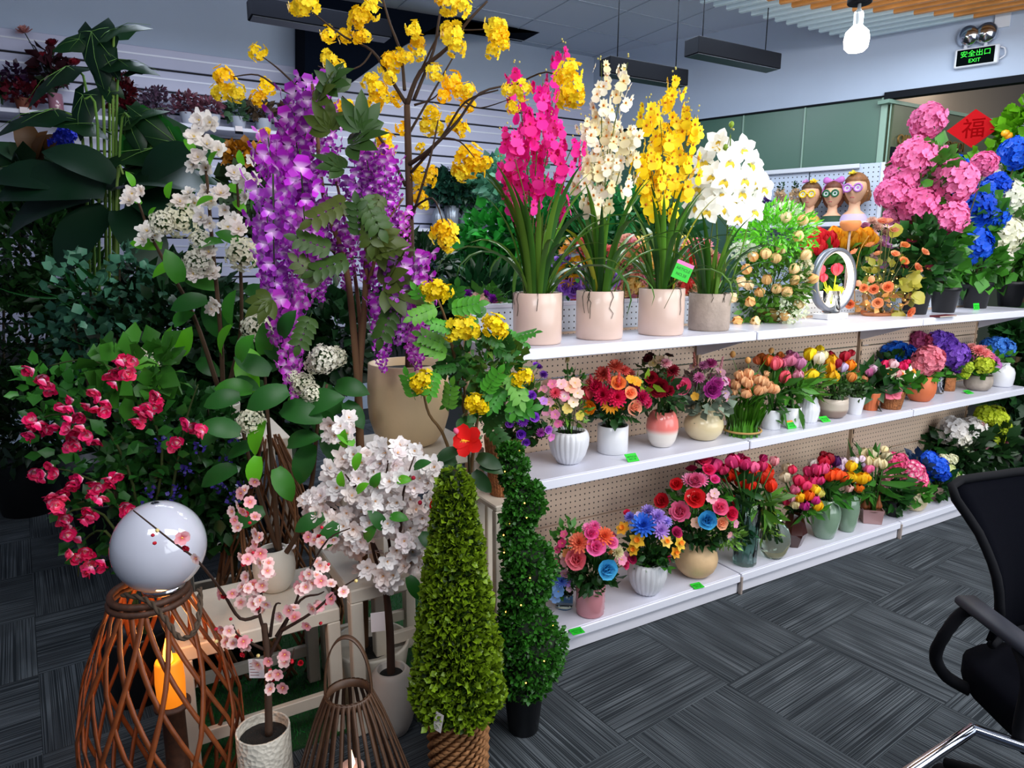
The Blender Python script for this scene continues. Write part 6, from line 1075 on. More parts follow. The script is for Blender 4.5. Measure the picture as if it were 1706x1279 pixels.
# bamboo lantern with candle, globe lamp on its rim
b = at_d(287, 1350, 1.62); b.z = 0; La = Plant('bamboo_lantern', 'large openwork bamboo lantern with glowing candle below the globe lamp', 'lantern', b)
gq = at_d(266, 914, 1.62); gr = 73 * mpp(gq); ztop = gq.z - gr * 1.03; bam = mat('bamboo_strip', '#7c3c14', .5, var=.35, scale=30); kx = La.mpp
def rl(v): return float(np.interp(v, [0, .12, .3, .5, .7, .85, 1], [.13, .168, .192, .190, .160, .122, .082]))
for sg, nk, tw_ in ((-1, 19, 1.45), (1, 11, 1.1)):
    for k in range(nk):
        a0 = 2 * math.pi * k / nk; mb = MB(); V = []
        for j in range(15):
            v = j / 14; a = a0 + sg * v * tw_; r_ = rl(v) + (.004 if sg > 0 else 0); tz = v * ztop
            for dr, dw in ((0, -.5), (0, .5), (.004, .5), (.004, -.5)): aa = a + dw * .012 / r_; V.append(((r_ + dr) * math.cos(aa), (r_ + dr) * math.sin(aa), tz))
        mb.add(V, [(j * 4 + q, j * 4 + (q + 1) % 4, (j + 1) * 4 + (q + 1) % 4, (j + 1) * 4 + q) for j in range(14) for q in range(4)]); obj('strip', mb.mesh('strip', bam), La.root)
for z, r_ in ((ztop, .088), (ztop - .018, .092), (.01, .135)):
    mb = MB(); tube(mb, [(r_ * math.cos(2 * math.pi * i / 32), r_ * math.sin(2 * math.pi * i / 32), z) for i in range(32)], .009, .009, 8, closed=True); obj('hoop', mb.mesh('hoop', mat('rattan_dark', '#4a2c1c', .6, var=.4, scale=80)), La.root)
rp = [La.P(205, 990, -.06), La.P(245, 1000, -.10), La.P(275, 1030, -.14), La.P(300, 1062, -.16), La.P(325, 1050, -.15), La.P(333, 1010, -.12), La.P(332, 980, -.08)]
for ph in (0, math.pi):
    path = smooth_path(rp, 10); pts = [q + Vector((math.cos(i * .8 + ph), 0, math.sin(i * .8 + ph))) * .0035 for i, q in enumerate(path)]; mb = MB(); tube(mb, pts, .004, .004, 6); obj('rope_handle', mb.mesh('rope_handle', mat('rope', '#4a3a2c', .9)), La.root)
cp = La.P(285, 1150, 0); cd = thing('candle', 'glowing orange pillar candle inside the bamboo lantern', 'candle', La.B + Vector((cp.x, cp.y, La.zof(1168))))
ch = La.zof(1068) - La.zof(1168); mb = MB(); lathe(mb, [(.001, 0), (.034, 0), (.036, ch * .35), (.033, ch * .66), (.030, ch * .70), (.001, ch * .6)], 24)
mbp = MB(); lathe(mbp, [(.001, .004), (.06, .004), (.06, .02), (.03, .03), (.028, La.zof(1168) - .02), (.045, La.zof(1168) - .012), (.045, La.zof(1168) - .003), (.001, La.zof(1168) - .003)], 24); obj('candle_stand', mbp.mesh('candle_stand', 'rattan_dark'), La.root, (cp.x, cp.y, 0))
m_, nt, b_ = nmat('candle_wax'); MATS['candle_wax'] = m_; b_.inputs['Base Color'].default_value = rgba('#f08a20'); tcx = N(nt, 'ShaderNodeTexCoord'); sp_ = N(nt, 'ShaderNodeSeparateXYZ'); L(nt, tcx.outputs['Object'], sp_.inputs[0]); b_.inputs['Emission Color'].default_value = rgba('#ff8a18'); b_.inputs['Emission Strength'].default_value = .75
obj('wax', mb.mesh('wax', m_), cd)
mb = MB(); lathe(mb, [(.001, ch * .58), (.012, ch * .68), (.010, ch * .84), (.001, ch * 1.05)], 12); obj('flame', mb.mesh('flame', mat('flame', '#ffb040', .5, emit=5)), cd)
pl = bpy.data.lights.new('candle_light', 'POINT'); pl.energy = 1.6; pl.color = (1, .42, .12); pl.shadow_soft_size = .03; po = bpy.data.objects.new('candle_light', pl); COL.objects.link(po); po.location = cd.location + Vector((0, 0, ch * 1.12))
gq = at_d(266, 914, 1.62); gr = 73 * mpp(gq); g = thing('globe_lamp', 'white glossy glass globe lamp resting on the bamboo lantern', 'lamp', (gq.x, gq.y, La.B.z + ztop + .006))
gh = gr * 2.08; mb = MB(); n_ = 22; lathe(mb, [(max(.001, gr * math.sin(math.pi * i / n_)), gh / 2 - gh / 2 * math.cos(math.pi * i / n_)) for i in range(n_)] + [(.008, gh), (.006, gh - .003)], 40)
obj('globe', mb.mesh('globe', mat('opal_glass', '#c6c8d6', .12, coat=.8, emit=.0)), g)
mb = MB(); lathe(mb, [(.03, -.004), (.05, .0), (.052, .012), (.04, .016)], 24); obj('collar', mb.mesh('collar', 'chrome'), g); mb = MB(); lathe(mb, [(.0085, gh - .002), (.0095, gh + .0005), (.006, gh + .001), (.004, gh - .001), (.0005, gh - .001)], 16); obj('screw_cap', mb.mesh('screw_cap', mat('dark_steel', '#3a3e48', .3, .8)), g)

# slatted basket lantern with handle
b = at_d(592, 1385, 1.58); b.z = 0; Sl = Plant('slat_lantern', 'low brown slatted lantern with arched handle in front of cherry tree pot', 'lantern', b); dk = mat('dark_bamboo', '#4e3422', .5, var=.3, scale=40)
zr_ = Sl.zof(1152); rr0 = 36 * Sl.mpp; rb = 118 * Sl.mpp
mb = MB(); lathe(mb, [(rr0 - .004, zr_ - .022), (rr0 + .004, zr_ - .022), (rr0 + .004, zr_), (rr0 - .004, zr_), (rr0 - .004, zr_ - .022)], 40); obj('rim', mb.mesh('rim', dk), Sl.root)
mb = MB(); tube(mb, [(rb * math.cos(2 * math.pi * i / 40), rb * math.sin(2 * math.pi * i / 40), .012) for i in range(40)], .01, .01, 8, closed=True); obj('base_hoop', mb.mesh('base_hoop', dk), Sl.root)
for k in range(30):
    a = 2 * math.pi * k / 30; c, s = math.cos(a), math.sin(a); V = []
    for j in range(7):
        v = j / 6; r_ = rr0 + (rb - rr0) * (v ** .85); z = (zr_ - .01) * (1 - v) + .012
        for dr, dw in ((-.002, -.0045), (-.002, .0045), (.002, .0045), (.002, -.0045)): V.append(((r_ + dr) * c - dw * s, (r_ + dr) * s + dw * c, z))
    mb = MB(); mb.add(V, [(j * 4 + q, j * 4 + (q + 1) % 4, (j + 1) * 4 + (q + 1) % 4, (j + 1) * 4 + q) for j in range(6) for q in range(4)]); obj('slat', mb.mesh('slat', dk), Sl.root)
mb = MB(); V = []; n_ = 24; hz = Sl.zof(1062) - zr_
for i in range(n_ + 1):
    a = math.pi * i / n_; x = rr0 * 1.02 * math.cos(a); z = zr_ - .02 + (hz + .02) * math.sin(a) ** .8 
    ctr = RT * x; 
    for dx, dy in ((0, -.008), (0, .008), (.004, .008), (.004, -.008)): q = ctr + FW * dy + (RT * math.cos(a) + UP * math.sin(a)) * dx; V.append((q.x, q.y, z + q.z))
mb.add(V, [(j * 4 + q, j * 4 + (q + 1) % 4, (j + 1) * 4 + (q + 1) % 4, (j + 1) * 4 + q) for j in range(n_) for q in range(4)]); obj('handle', mb.mesh('handle', dk), Sl.root)
cd = thing('candle', 'pale blush candle inside the brown slatted lantern', 'candle', Sl.B + Vector((0, 0, .001))); ch = Sl.zof(1250); mb = MB(); lathe(mb, [(.001, 0), (.03, 0), (.03, ch * .8), (.001, ch * .78)], 20); obj('wax', mb.mesh('wax', mat('blush_wax', '#d8a898', .5, emit=.25)), cd); mb = MB(); lathe(mb, [(.001, ch * .77), (.009, ch * .84), (.001, ch)], 10); obj('flame', mb.mesh('flame', mat('flame_white', '#ffe0c0', .5, emit=2)), cd)

# ------------------------------------------------------------------ office chair and chrome-framed chair
fab = mat('mesh_fabric', '#04050c', .95, bump=.3, bscale=900, spec=.05); pls = mat('chair_plastic', '#05060c', .8, spec=.15)
ob = at_d(CX + 1.36 / 1.5 * 1040 * 1.0, 1200, 1.5); O = FW * 1.50 + RT * 1.40; Och = thing('office_chair', 'black mesh-back office chair cut off by the right edge', 'chair', (O.x, O.y, 0)); Rc = Matrix(((RT.x, FW.x, 0), (RT.y, FW.y, 0), (0, 0, 1)))  # local x right, y away from viewer
Och.matrix_world = Matrix.Translation(Vector((O.x, O.y, 0))) @ Rc.to_4x4()
V = []; nz, nx = 12, 12
for f_ in (0, 1):
    for j in range(nz + 1):
        v = j / nz; z = .54 + .40 * v; hw_ = .195 + .115 * v ** 1.6; 
        for i in range(nx + 1): u = i / nx * 2 - 1; V.append((u * hw_ - .02 * 0, .16 + .05 * v - .06 * (1 - u * u) * 0 + .09 * abs(u) ** 2 * -1 + .06 * math.sin(math.pi * v) * -1 + (.022 if f_ else 0), z + .03 * (u + 1) * (.5) * v - .02 * abs(u) ** 3 * v * 0))
k_ = (nz + 1) * (nx + 1); F = []
for j in range(nz):
    for i in range(nx): a = j * (nx + 1) + i; F += [(a, a + 1, a + nx + 2, a + nx + 1), (k_ + a + nx + 1, k_ + a + nx + 2, k_ + a + 1, k_ + a)]
edge = [i for i in range(nx + 1)] + [j * (nx + 1) + nx for j in range(1, nz + 1)] + [nz * (nx + 1) + i for i in range(nx - 1, -1, -1)] + [j * (nx + 1) for j in range(nz - 1, 0, -1)]
for i, a in enumerate(edge): b2 = edge[(i + 1) % len(edge)]; F.append((b2, a, a + k_, b2 + k_))
mb = MB(); mb.add(V, F); obj('backrest', mb.mesh('backrest', fab), Och)
mb = MB(); tube(mb, smooth_path([V[a] for a in edge[::3]] , 3), .011, .011, 8, closed=False); obj('back_frame', mb.mesh('back_frame', pls), Och)
mb = MB(); V = []; 
for z, s_ in ((.40, .86), (.405, .96), (.43, 1), (.475, 1), (.49, .95), (.495, .8)):
    for i in range(28): a = 2 * math.pi * i / 28; c, s = math.cos(a), math.sin(a); V.append((.25 * s_ * abs(c) ** .5 * (1 if c > 0 else -1), -.06 + .24 * s_ * abs(s) ** .5 * (1 if s > 0 else -1), z))
mb.add(V, [(j * 28 + i, j * 28 + (i + 1) % 28, (j + 1) * 28 + (i + 1) % 28, (j + 1) * 28 + i) for j in range(5) for i in range(28)] + [tuple(range(28))[::-1], tuple(5 * 28 + i for i in range(28))]); obj('seat', mb.mesh('seat', fab), Och)
for sg in (-1, 1):
    mb = MB(); tube(mb, smooth_path([(sg * .24, .06, .42), (sg * .285, .09, .44), (sg * .325, .08, .50), (sg * .325, .06, .57), (sg * .29, .055, .635), (sg * .27, .03, .655)], 5), .016, .014, 8); tube(mb, smooth_path([(sg * .24, -.16, .42), (sg * .29, -.17, .46), (sg * .29, -.17, .60), (sg * .28, -.12, .65)], 5), .014, .014, 8); obj('armrest_frame', mb.mesh('armrest_frame', pls), Och)
    mb = MB(); box(mb, sg * .27 - .028, sg * .27 + .028, -.20, .085, .645, .672, bev=.009); obj('armrest', mb.mesh('armrest', mat('arm_pad', '#0e1424', .6), True), Och)
mb = MB(); lathe(mb, [(.03, .40), (.03, .25), (.045, .25), (.045, .1), (.001, .1)], 16); obj('gas_column', mb.mesh('gas_column', pls), Och)
mb = MB(); tube(mb, smooth_path([(0, .1, .42), (0, .2, .44), (0, .21, .56), (0, .19, .62)], 4), .022, .018, 8); obj('back_support', mb.mesh('back_support', pls), Och)
for k in range(5):
    a = 2 * math.pi * k / 5 + .9; mb = MB(); tube(mb, [(0, 0, .12), (.2 * math.cos(a), .2 * math.sin(a), .095), (.28 * math.cos(a), .28 * math.sin(a), .07)], .022, .014, 8); lg = obj('base_arm', mb.mesh('base_arm', pls), Och)
    mb = MB(); lathe(mb, [(.001, -.02), (.025, -.02), (.027, -.01), (.027, .01), (.025, .02), (.001, .02)], 16); obj('castor', mb.mesh('castor', pls), lg, (.28 * math.cos(a), .28 * math.sin(a), .028), Matrix.Rotation(math.pi / 2, 3, 'X'))
zc2 = .46; A1, A2, A3 = at_z(1500, 1295, zc2), at_z(1620, 1214, zc2), at_z(1730, 1252, zc2); vc = thing('visitor_chair', 'chrome-tube chair frame at the bottom right corner', 'chair', (A2.x, A2.y, 0)); o_ = Vector((A2.x, A2.y, 0))
A0 = A1 + (A1 - A2) * .8; A4 = A3 + (A3 - A2) * 1.2; dnv = Vector((0, 0, -zc2 + .015)); 
path = [A0 + dnv, A0, A1, A2.lerp(A1, .12), A2, A2.lerp(A3, .12), A3, A4, A4 + dnv]
mb = MB(); tube(mb, smooth_path([q - o_ for q in path], 5), .0125, .0125, 10); obj('frame', mb.mesh('frame', mat('chrome_tube', '#b8bcc8', .12, 1)), vc)
# ------------------------------------------------------------------ background: slatwall shelves and big foliage plants
def wall_shelf(label, z, x0, x1, dep=.28):
    t = thing('wall_shelf', label, 'shelf', (x0, YB - .02 - dep, z)); mb = MB(); box(mb, 0, x1 - x0, 0, dep, -.03, 0, bev=.003); obj('board', mb.mesh('board', shm, False), t)
    for k in range(max(2, int((x1 - x0) / .9))):
        xx = .1 + k * .9; mb = MB(); box(mb, xx, xx + .02, .02, dep, -.09, -.03); obj('bracket', mb.mesh('bracket', 'black_metal', False), t)
ZA, ZB, ZD, ZE = 2.53, 1.76, 1.22, 1.70
wall_shelf('upper white shelf on the slatwall with a row of small dried-flower pots', ZA, -3.0, 1.75)
wall_shelf('white shelf on the slatwall with silver vases', ZB, 2.0, 4.6)
wall_shelf('lower white shelf on the slatwall behind the black wire birdcage', ZD, 2.0, 4.6)
def bg(px, z, y=6.3): v, hf = ray(px, 300); return Vector((v.x * y / v.y, y, z))
def bgplant(name, label, px, z, potw, poth, pm, blobs, group, cat='plant', fl=None, y=6.3, prf='taper'):
    p = Plant(name, label, cat, bg(px, z, y), group); r = potw / 2 * p.mpp; h = poth * p.mpp; p.r, p.h = r, h
    mb = MB(); lathe(mb, prof(prf, r, h), 18); obj('pot' if cat == 'plant' else 'vase', mb.mesh('pot', pm), p.root)
    for dx, dy, rx, ry, n, lf, c in blobs:
        me = foliage_mesh(RND.randrange(9999), n, rx * p.mpp, min(rx * p.mpp, .12), ry * p.mpp, lf * p.mpp, .35, 'leaf', .3); obj('foliage', me, p.root, RT * (dx * p.mpp) + UP * (h + dy * p.mpp), None, 1, c, kind='stuff')
    return p
GRP = 'small dried-flower pots on the upper wall shelf'; wp = mat('grey_white_ceramic', '#aab0be', .5); blk = mat('dark_pot', '#1c1a1e', .5)
for lab, px, pw_, ph, pm, bl in (
    ('pot of dark sprigs at the far left end of the upper wall shelf', 6, 24, 20, wp, [(0, 14, 18, 22, 90, 12, '#1c3c1c')]),
    ('heather pot with deep red leaves on the upper wall shelf', 55, 26, 20, mat('rust_pot', '#6a3420', .7), [(0, 10, 34, 16, 220, 11, '#5a1220'), (-10, 34, 16, 22, 90, 10, '#2c1430')]),
    ('dusky lilac dried flowers in dark pot, right of the red tree', 272, 30, 18, blk, [(0, 14, 24, 20, 160, 9, '#5a4458'), (0, 30, 20, 12, 50, 7, '#4a2c40')]),
    ('brown-mauve dried flowers in white pot on the upper wall shelf', 322, 26, 20, wp, [(0, 14, 22, 16, 140, 9, '#6a3a48')]),
    ('pinkish dried bunch in white pot on the upper wall shelf', 362, 26, 20, wp, [(0, 12, 20, 14, 130, 9, '#7a4a58')]),
    ('small succulent in white pot on the upper wall shelf', 404, 26, 20, wp, [(0, 10, 18, 14, 90, 13, '#4a6a4a')]),
    ('brown and green sprigs in white pot beside the succulent', 445, 28, 20, wp, [(0, 12, 22, 14, 120, 11, '#5a4a3a')]),
    ('dusty dried bunch in white pot behind the wisteria', 490, 28, 20, wp, [(0, 12, 22, 18, 120, 11, '#5a3a34')])):
    bgplant('small_potted_plant', lab, px, ZA, pw_, ph, pm, bl, GRP)
pr = bgplant('protea_vase', 'pale pink protea standing in cut-glass pink vase', 108, ZA, 22, 32, mat('pink_glass_dark', '#9a6a7a', .15, coat=.5), [(-6, 40, 26, 34, 60, 22, '#3a1c24'), (0, 20, 14, 14, 30, 18, '#20321c')], None, 'flower arrangement', prf='cyl')
for dx, dy, s_, c in ((-38, 95, 13, '#c88a84'), (6, 75, 12, '#6a1424'), (-12, 55, 12, '#7a1828'), (40, 45, 12, '#8a1c2c'), (-28, 40, 11, '#8a3840')):
    q = RT * (dx * pr.mpp) + UP * (pr.h + dy * pr.mpp); pr.flower('ranunculus' if dy < 90 else 'mum', c, q, s_ * pr.mpp, UP - FW * .7); pr.stem(UP * pr.h, q, .004)
pr.stems_done('#2a3a1c')
rt = bgplant('red_topiary', 'dark red cone-shaped bush on the upper wall shelf', 218, ZA, 26, 14, blk, [(0, 30, 20, 34, 420, 8, '#4a0c14'), (0, 6, 25, 18, 260, 8, '#4a0c14')], None)
# shelf price clips
for px in (43, 246, 397):
    q = at_y(px, 200, YB - .31); t = thing('shelf_clip', {43: 'small black and white price clip at left on upper wall shelf', 246: 'small black and white price clip right of the tall leaves', 397: 'small black and white price clip below the succulent pots'}[px], 'clip', (q.x, YB - .305, ZA - .03)); mb = MB(); box(mb, -.03, .03, -.012, 0, -.02, .0); obj('clip', mb.mesh('clip', 'black_metal', False), t); mb = MB(); box(mb, -.028, .028, -.010, -.004, .0, .04); obj('card', mb.mesh('card', 'paper_white', False), t)
# silver vases with dark foliage (middle background)
silver = mat('silver_ribbed', '#9aa2ae', .35, .55)
GV = 'silver vases on the wall shelf'
for lab, px, w_, h_, pf, ribs, bl in (
    ('slim-necked silver ribbed vase, leftmost on the wall shelf', 729, 22, 42, 'gourd', 18, [(0, 30, 26, 22, 160, 14, '#1f4a3a')]),
    ('silver beaded cylinder vase with dark foliage on the wall shelf', 751, 24, 38, 'flute', 14, [(5, 30, 34, 30, 260, 13, '#1c4034')]),
    ('squat silver vase with metal collar on the wall shelf', 777, 28, 30, 'jug', 0, [(0, 34, 34, 34, 300, 14, '#234c30')]),
    ('tall silver jug behind magenta orchid leaves on the wall shelf', 845, 34, 50, 'urn', 0, [(0, 20, 40, 40, 260, 16, '#2c5a44')]),
    ('slim silver vase beside the tall silver jug', 818, 24, 44, 'urn', 0, [(0, 34, 30, 44, 300, 14, '#3a6a5c')])):
    p = Plant('silver_vase', lab, 'vase', bg(px, ZB), GV); p.r = w_ / 2 * p.mpp; p.h = h_ * p.mpp; mb = MB(); lathe(mb, prof(pf, p.r, p.h), 24, ribs, .05); obj('vase', mb.mesh('vase', silver), p.root)
    for dx, dy, rx, ry, n, lf, c in bl: me = foliage_mesh(RND.randrange(9999), n, rx * p.mpp, .10, ry * p.mpp, lf * p.mpp, .38, 'leaf', .2); obj('foliage', me, p.root, RT * (dx * p.mpp) + UP * (p.h + dy * p.mpp), None, 1, c, kind='stuff')
# lower wall shelf: birdcage, vases
p = Plant('birdcage', 'black wire birdcage on the lower wall shelf left of the orchids', 'birdcage', bg(742, ZD, 6.25)); r_ = 30 * p.mpp; h_ = 62 * p.mpp
for k in range(14):
    a = 2 * math.pi * k / 14; mb = MB(); tube(mb, smooth_path([(r_ * math.cos(a), r_ * math.sin(a), 0), (r_ * math.cos(a), r_ * math.sin(a), h_ * .6), (r_ * .75 * math.cos(a), r_ * .75 * math.sin(a), h_ * .85), (0, 0, h_)], 3), .004, .004, 4); obj('wire', mb.mesh('wire', 'black_metal'), p.root)
for z in (0, .5): mb = MB(); tube(mb, [(r_ * math.cos(2 * math.pi * i / 20), r_ * math.sin(2 * math.pi * i / 20), h_ * z + .01) for i in range(20)], .008, .008, 5, closed=True); obj('hoop', mb.mesh('hoop', 'black_metal'), p.root)
bgplant('patterned_vase', 'dark blue patterned vase left of the birdcage', 710, ZD, 26, 40, mat('blue_pattern', '#1c2a5a', .3, var=.6, scale=60), [(0, 20, 30, 16, 120, 16, '#1f4020')], None, 'vase', prf='cyl')
bgplant('gold_lantern', 'small gold vase right of the birdcage', 790, ZD, 16, 34, mat('gold_metal', '#c89a3a', .3, .9), [], None, 'vase', prf='urn')
bgplant('stone_vase', 'beige stone vase inside the row on the lower wall shelf', 765, ZD, 18, 40, beige_c, [], None, 'vase', y=6.42, prf='gourd')

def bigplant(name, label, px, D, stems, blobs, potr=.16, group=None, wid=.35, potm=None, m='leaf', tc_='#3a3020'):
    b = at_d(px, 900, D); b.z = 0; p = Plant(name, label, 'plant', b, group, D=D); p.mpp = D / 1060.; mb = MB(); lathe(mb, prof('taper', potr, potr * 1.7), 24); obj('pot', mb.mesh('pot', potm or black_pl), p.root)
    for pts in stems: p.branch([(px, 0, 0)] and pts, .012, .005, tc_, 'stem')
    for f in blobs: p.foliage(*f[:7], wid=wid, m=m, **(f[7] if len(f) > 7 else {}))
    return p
base_ = lambda px, D: (px, (lambda z: z)(CY + 0) , 0)
def foot(px, D):                                # pixel row of the floor at distance D
    k = CAMH / D; s, c = math.sin(PITCH), math.cos(PITCH); return CY + FPX * (k * c - s) / (c + k * s)
def st(px, D, tops): return [[(px, foot(px, D) - 10, 0), (px + (x - px) * .4, (foot(px, D) + y) / 2, 0), (x, y, 0)] for x, y in tops]
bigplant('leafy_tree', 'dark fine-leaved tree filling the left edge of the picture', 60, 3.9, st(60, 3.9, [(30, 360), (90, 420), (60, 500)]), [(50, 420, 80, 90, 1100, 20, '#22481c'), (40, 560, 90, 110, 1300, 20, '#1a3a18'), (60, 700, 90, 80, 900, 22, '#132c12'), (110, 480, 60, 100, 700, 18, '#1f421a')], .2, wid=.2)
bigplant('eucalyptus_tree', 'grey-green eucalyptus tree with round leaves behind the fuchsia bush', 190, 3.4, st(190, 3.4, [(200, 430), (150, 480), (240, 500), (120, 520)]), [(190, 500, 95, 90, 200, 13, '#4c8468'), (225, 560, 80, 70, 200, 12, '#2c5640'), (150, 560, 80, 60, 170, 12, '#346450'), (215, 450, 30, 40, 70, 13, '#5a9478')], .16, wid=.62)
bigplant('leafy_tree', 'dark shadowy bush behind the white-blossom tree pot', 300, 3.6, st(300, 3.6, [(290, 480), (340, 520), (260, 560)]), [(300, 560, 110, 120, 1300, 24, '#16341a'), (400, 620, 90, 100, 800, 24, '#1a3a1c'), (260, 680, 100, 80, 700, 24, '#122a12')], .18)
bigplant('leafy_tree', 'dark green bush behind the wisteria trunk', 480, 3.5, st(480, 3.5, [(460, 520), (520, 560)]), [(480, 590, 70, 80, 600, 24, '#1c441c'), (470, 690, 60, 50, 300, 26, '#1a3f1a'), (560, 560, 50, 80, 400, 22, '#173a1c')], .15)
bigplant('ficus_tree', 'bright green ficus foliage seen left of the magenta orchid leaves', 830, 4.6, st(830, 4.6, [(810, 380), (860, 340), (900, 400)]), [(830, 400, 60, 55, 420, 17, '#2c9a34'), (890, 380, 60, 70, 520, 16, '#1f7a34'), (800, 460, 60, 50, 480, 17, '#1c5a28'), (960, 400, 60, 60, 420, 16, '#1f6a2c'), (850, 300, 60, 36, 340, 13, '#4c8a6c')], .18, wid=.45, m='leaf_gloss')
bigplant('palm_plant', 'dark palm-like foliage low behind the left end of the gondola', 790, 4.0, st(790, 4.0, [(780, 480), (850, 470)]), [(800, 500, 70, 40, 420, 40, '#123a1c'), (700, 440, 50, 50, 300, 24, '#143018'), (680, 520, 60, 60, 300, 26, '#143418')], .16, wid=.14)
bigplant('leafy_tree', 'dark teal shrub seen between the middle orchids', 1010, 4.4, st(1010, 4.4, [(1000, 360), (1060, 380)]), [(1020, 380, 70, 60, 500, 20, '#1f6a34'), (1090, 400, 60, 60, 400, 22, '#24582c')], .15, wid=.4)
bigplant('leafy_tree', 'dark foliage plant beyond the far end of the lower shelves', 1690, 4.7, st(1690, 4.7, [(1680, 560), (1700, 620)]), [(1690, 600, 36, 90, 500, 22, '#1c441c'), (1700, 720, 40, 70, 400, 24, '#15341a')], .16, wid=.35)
# bronze-backed magnolia, blue flowers
p = bigplant('magnolia_plant', 'magnolia with large bronze-backed leaves at the left', 62, 4.1, st(62, 4.1, [(60, 280), (62, 240)]), [(90, 330, 60, 50, 160, 34, '#14301a')], .15, wid=.35)
for a, l_, c in ((95, 62, '#5a3c1c'), (40, 60, '#5a3a1c'), (140, 70, '#1c3a1e'), (170, 66, '#1f4420'), (60, 50, '#6a4420'), (120, 52, '#243f20'), (200, 50, '#3a2c18'), (15, 44, '#4a341c')): p.leaf('ovate', p.P(60, 270 + RND.uniform(-6, 16), 0), l_ * p.mpp, a, c)
for x, y in ((105, 232), (112, 222), (96, 240)): p.flower('hydrangea_small', '#1c2cb0', p.P(x, y, 0), 13 * p.mpp)
p = bigplant('rubber_plant', 'dark upright red-brown leaves between magnolia and alocasia', 120, 4.2, st(120, 4.2, [(118, 260)]), [], .12)
for x, y, a, l_, c in ((118, 280, 90, 60, '#6a2c14'), (112, 300, 110, 56, '#4a2010'), (124, 300, 70, 56, '#1c3a1c'), (105, 310, 120, 50, '#1f5a2a'), (130, 315, 60, 50, '#142c16'), (118, 320, 85, 50, '#5a2814')): p.leaf('ovate', p.P(x, y, 0), l_ * p.mpp, a, c)
# orange flowers at the left edge
p = bigplant('flower_bunch', 'dull orange flower bunch at the far left edge', 5, 4.3, st(5, 4.3, [(8, 270)]), [(0, 290, 30, 24, 60, 18, '#2a2410')], .12)
for x, y in ((2, 258), (12, 262), (18, 268), (5, 268)): p.flower('ranunculus', '#b85a30', p.P(x, y, 0), 10 * p.mpp)
for x, y, s_, c in ((10, 296, 14, '#a87040'),): p.flower('bract', c, p.P(x, y, 0), s_ * p.mpp)
# pale cabbage-like blossom and ochre sprays on the wall
p = bigplant('hydrangea_plant', 'faint pale green hydrangea head before the slatwall', 232, 5.0, st(232, 5.0, [(232, 250)]), [(235, 290, 40, 40, 160, 22, '#1c3c20')], .12); p.flower('hydrangea', '#a8bca0', p.P(230, 238, 0), 22 * p.mpp)
p = bigplant('ochre_bush', 'ochre yellow dried spray behind the white blossoms', 405, 5.2, st(405, 5.2, [(400, 270)]), [(402, 258, 30, 18, 300, 10, '#a86c14'), (420, 330, 50, 50, 200, 22, '#2a3a20')], .12, wid=.5)
# giant alocasia
A = bigplant('alocasia_plant', 'giant alocasia with arrow-shaped leaves on tall pale stalks', 185, 3.7, [], [], .22)
stalk = '#6a8a3c'
LV = [((160, 70), 95, 150, 95, -.05), ((190, 55), 20, 70, 20, 0), ((120, 62), 165, 40, 200, 0), ((205, 105), 22, 95, 15, -.1), ((60, 130), 200, 95, 200, -.05), ((235, 210), 330, 80, 10, 0), ((140, 175), 250, 80, 240, -.1), ((95, 200), 175, 110, 165, 0), ((225, 190), 300, 70, -60, -.05), ((260, 250), 10, 120, 0, -.1), ((300, 235), 60, 110, 60, 0), ((120, 290), 190, 120, 180, 0), ((230, 300), 175, 110, 185, -.1), ((210, 180), 200, 60, 180, 0), ((275, 280), -30, 110, -20, 0)]
bx = 185; fy = foot(bx, 3.7)
for i, ((x, y), a, sz, _, dd) in enumerate([((157, 62), 0, 150, 0, 0), ((135, 62), 0, 70, 0, 0), ((192, 50), 0, 90, 0, 0), ((205, 100), 0, 100, 0, 0), ((110, 115), 0, 120, 0, 0), ((172, 80), 0, 70, 0, 0), ((215, 195), 0, 100, 0, -.1), ((140, 165), 0, 100, 0, -.1), ((90, 195), 0, 130, 0, 0), ((255, 260), 0, 140, 0, -.2), ((300, 240), 0, 130, 0, 0), ((110, 290), 0, 140, 0, -.2), ((205, 290), 0, 140, 0, -.25), ((225, 120), 0, 70, 0, .1), ((180, 150), 0, 70, 0, .15)]):
    if i in (1, 5, 9, 11, 13): continue
    A.branch([(bx + RND.uniform(-12, 12), fy - 20, 0), (bx + (x - bx) * .25 + RND.uniform(-6, 6), (y * .4 + fy * .6), dd * .3), (bx + (x - bx) * .5, y * .8 + 75, dd * .7), (x, y, dd)], .011, .005, RND.choice([stalk, '#557a30', '#7a964a']), 'stalk')
for (x, y, ln, ang, face) in ((157, 62, 115, -80, 0), (130, 68, 60, 200, 0), (190, 55, 95, 12, 1), (200, 105, 100, -8, 1), (110, 120, 115, 215, 1), (172, 85, 70, -60, 0), (215, 195, 90, -70, 0), (140, 165, 90, -100, 0), (85, 190, 130, 195, 1), (250, 255, 130, 190, 1), (290, 235, 120, 140, 0), (105, 285, 150, 175, 1), (205, 290, 140, 10, 1), (222, 118, 60, 0, 1), (182, 150, 60, 120, 0), (225, 200, 90, 20, 1), (290, 280, 120, -10, 1), (150, 210, 100, 170, 1)):
    d = (RT * math.cos(d2r(ang)) + UP * math.sin(d2r(ang)) - FW * .25).normalized(); nrm = (UP * (1.0 if face else .25) - FW * (.35 if face else 1.0)).normalized(); xx = d.cross(nrm).normalized(); zz2 = xx.cross(d)
    R_ = Matrix(((xx.x, d.x, zz2.x), (xx.y, d.y, zz2.y), (xx.z, d.z, zz2.z))); obj('leaf', leaf_mesh('arrow', 'leaf_gloss'), A.root, A.P(x, y, -.02), R_, ln * A.mpp * .92, RND.choice(['#12331c', '#163a1c', '#1c4420', '#0f2c1c']))
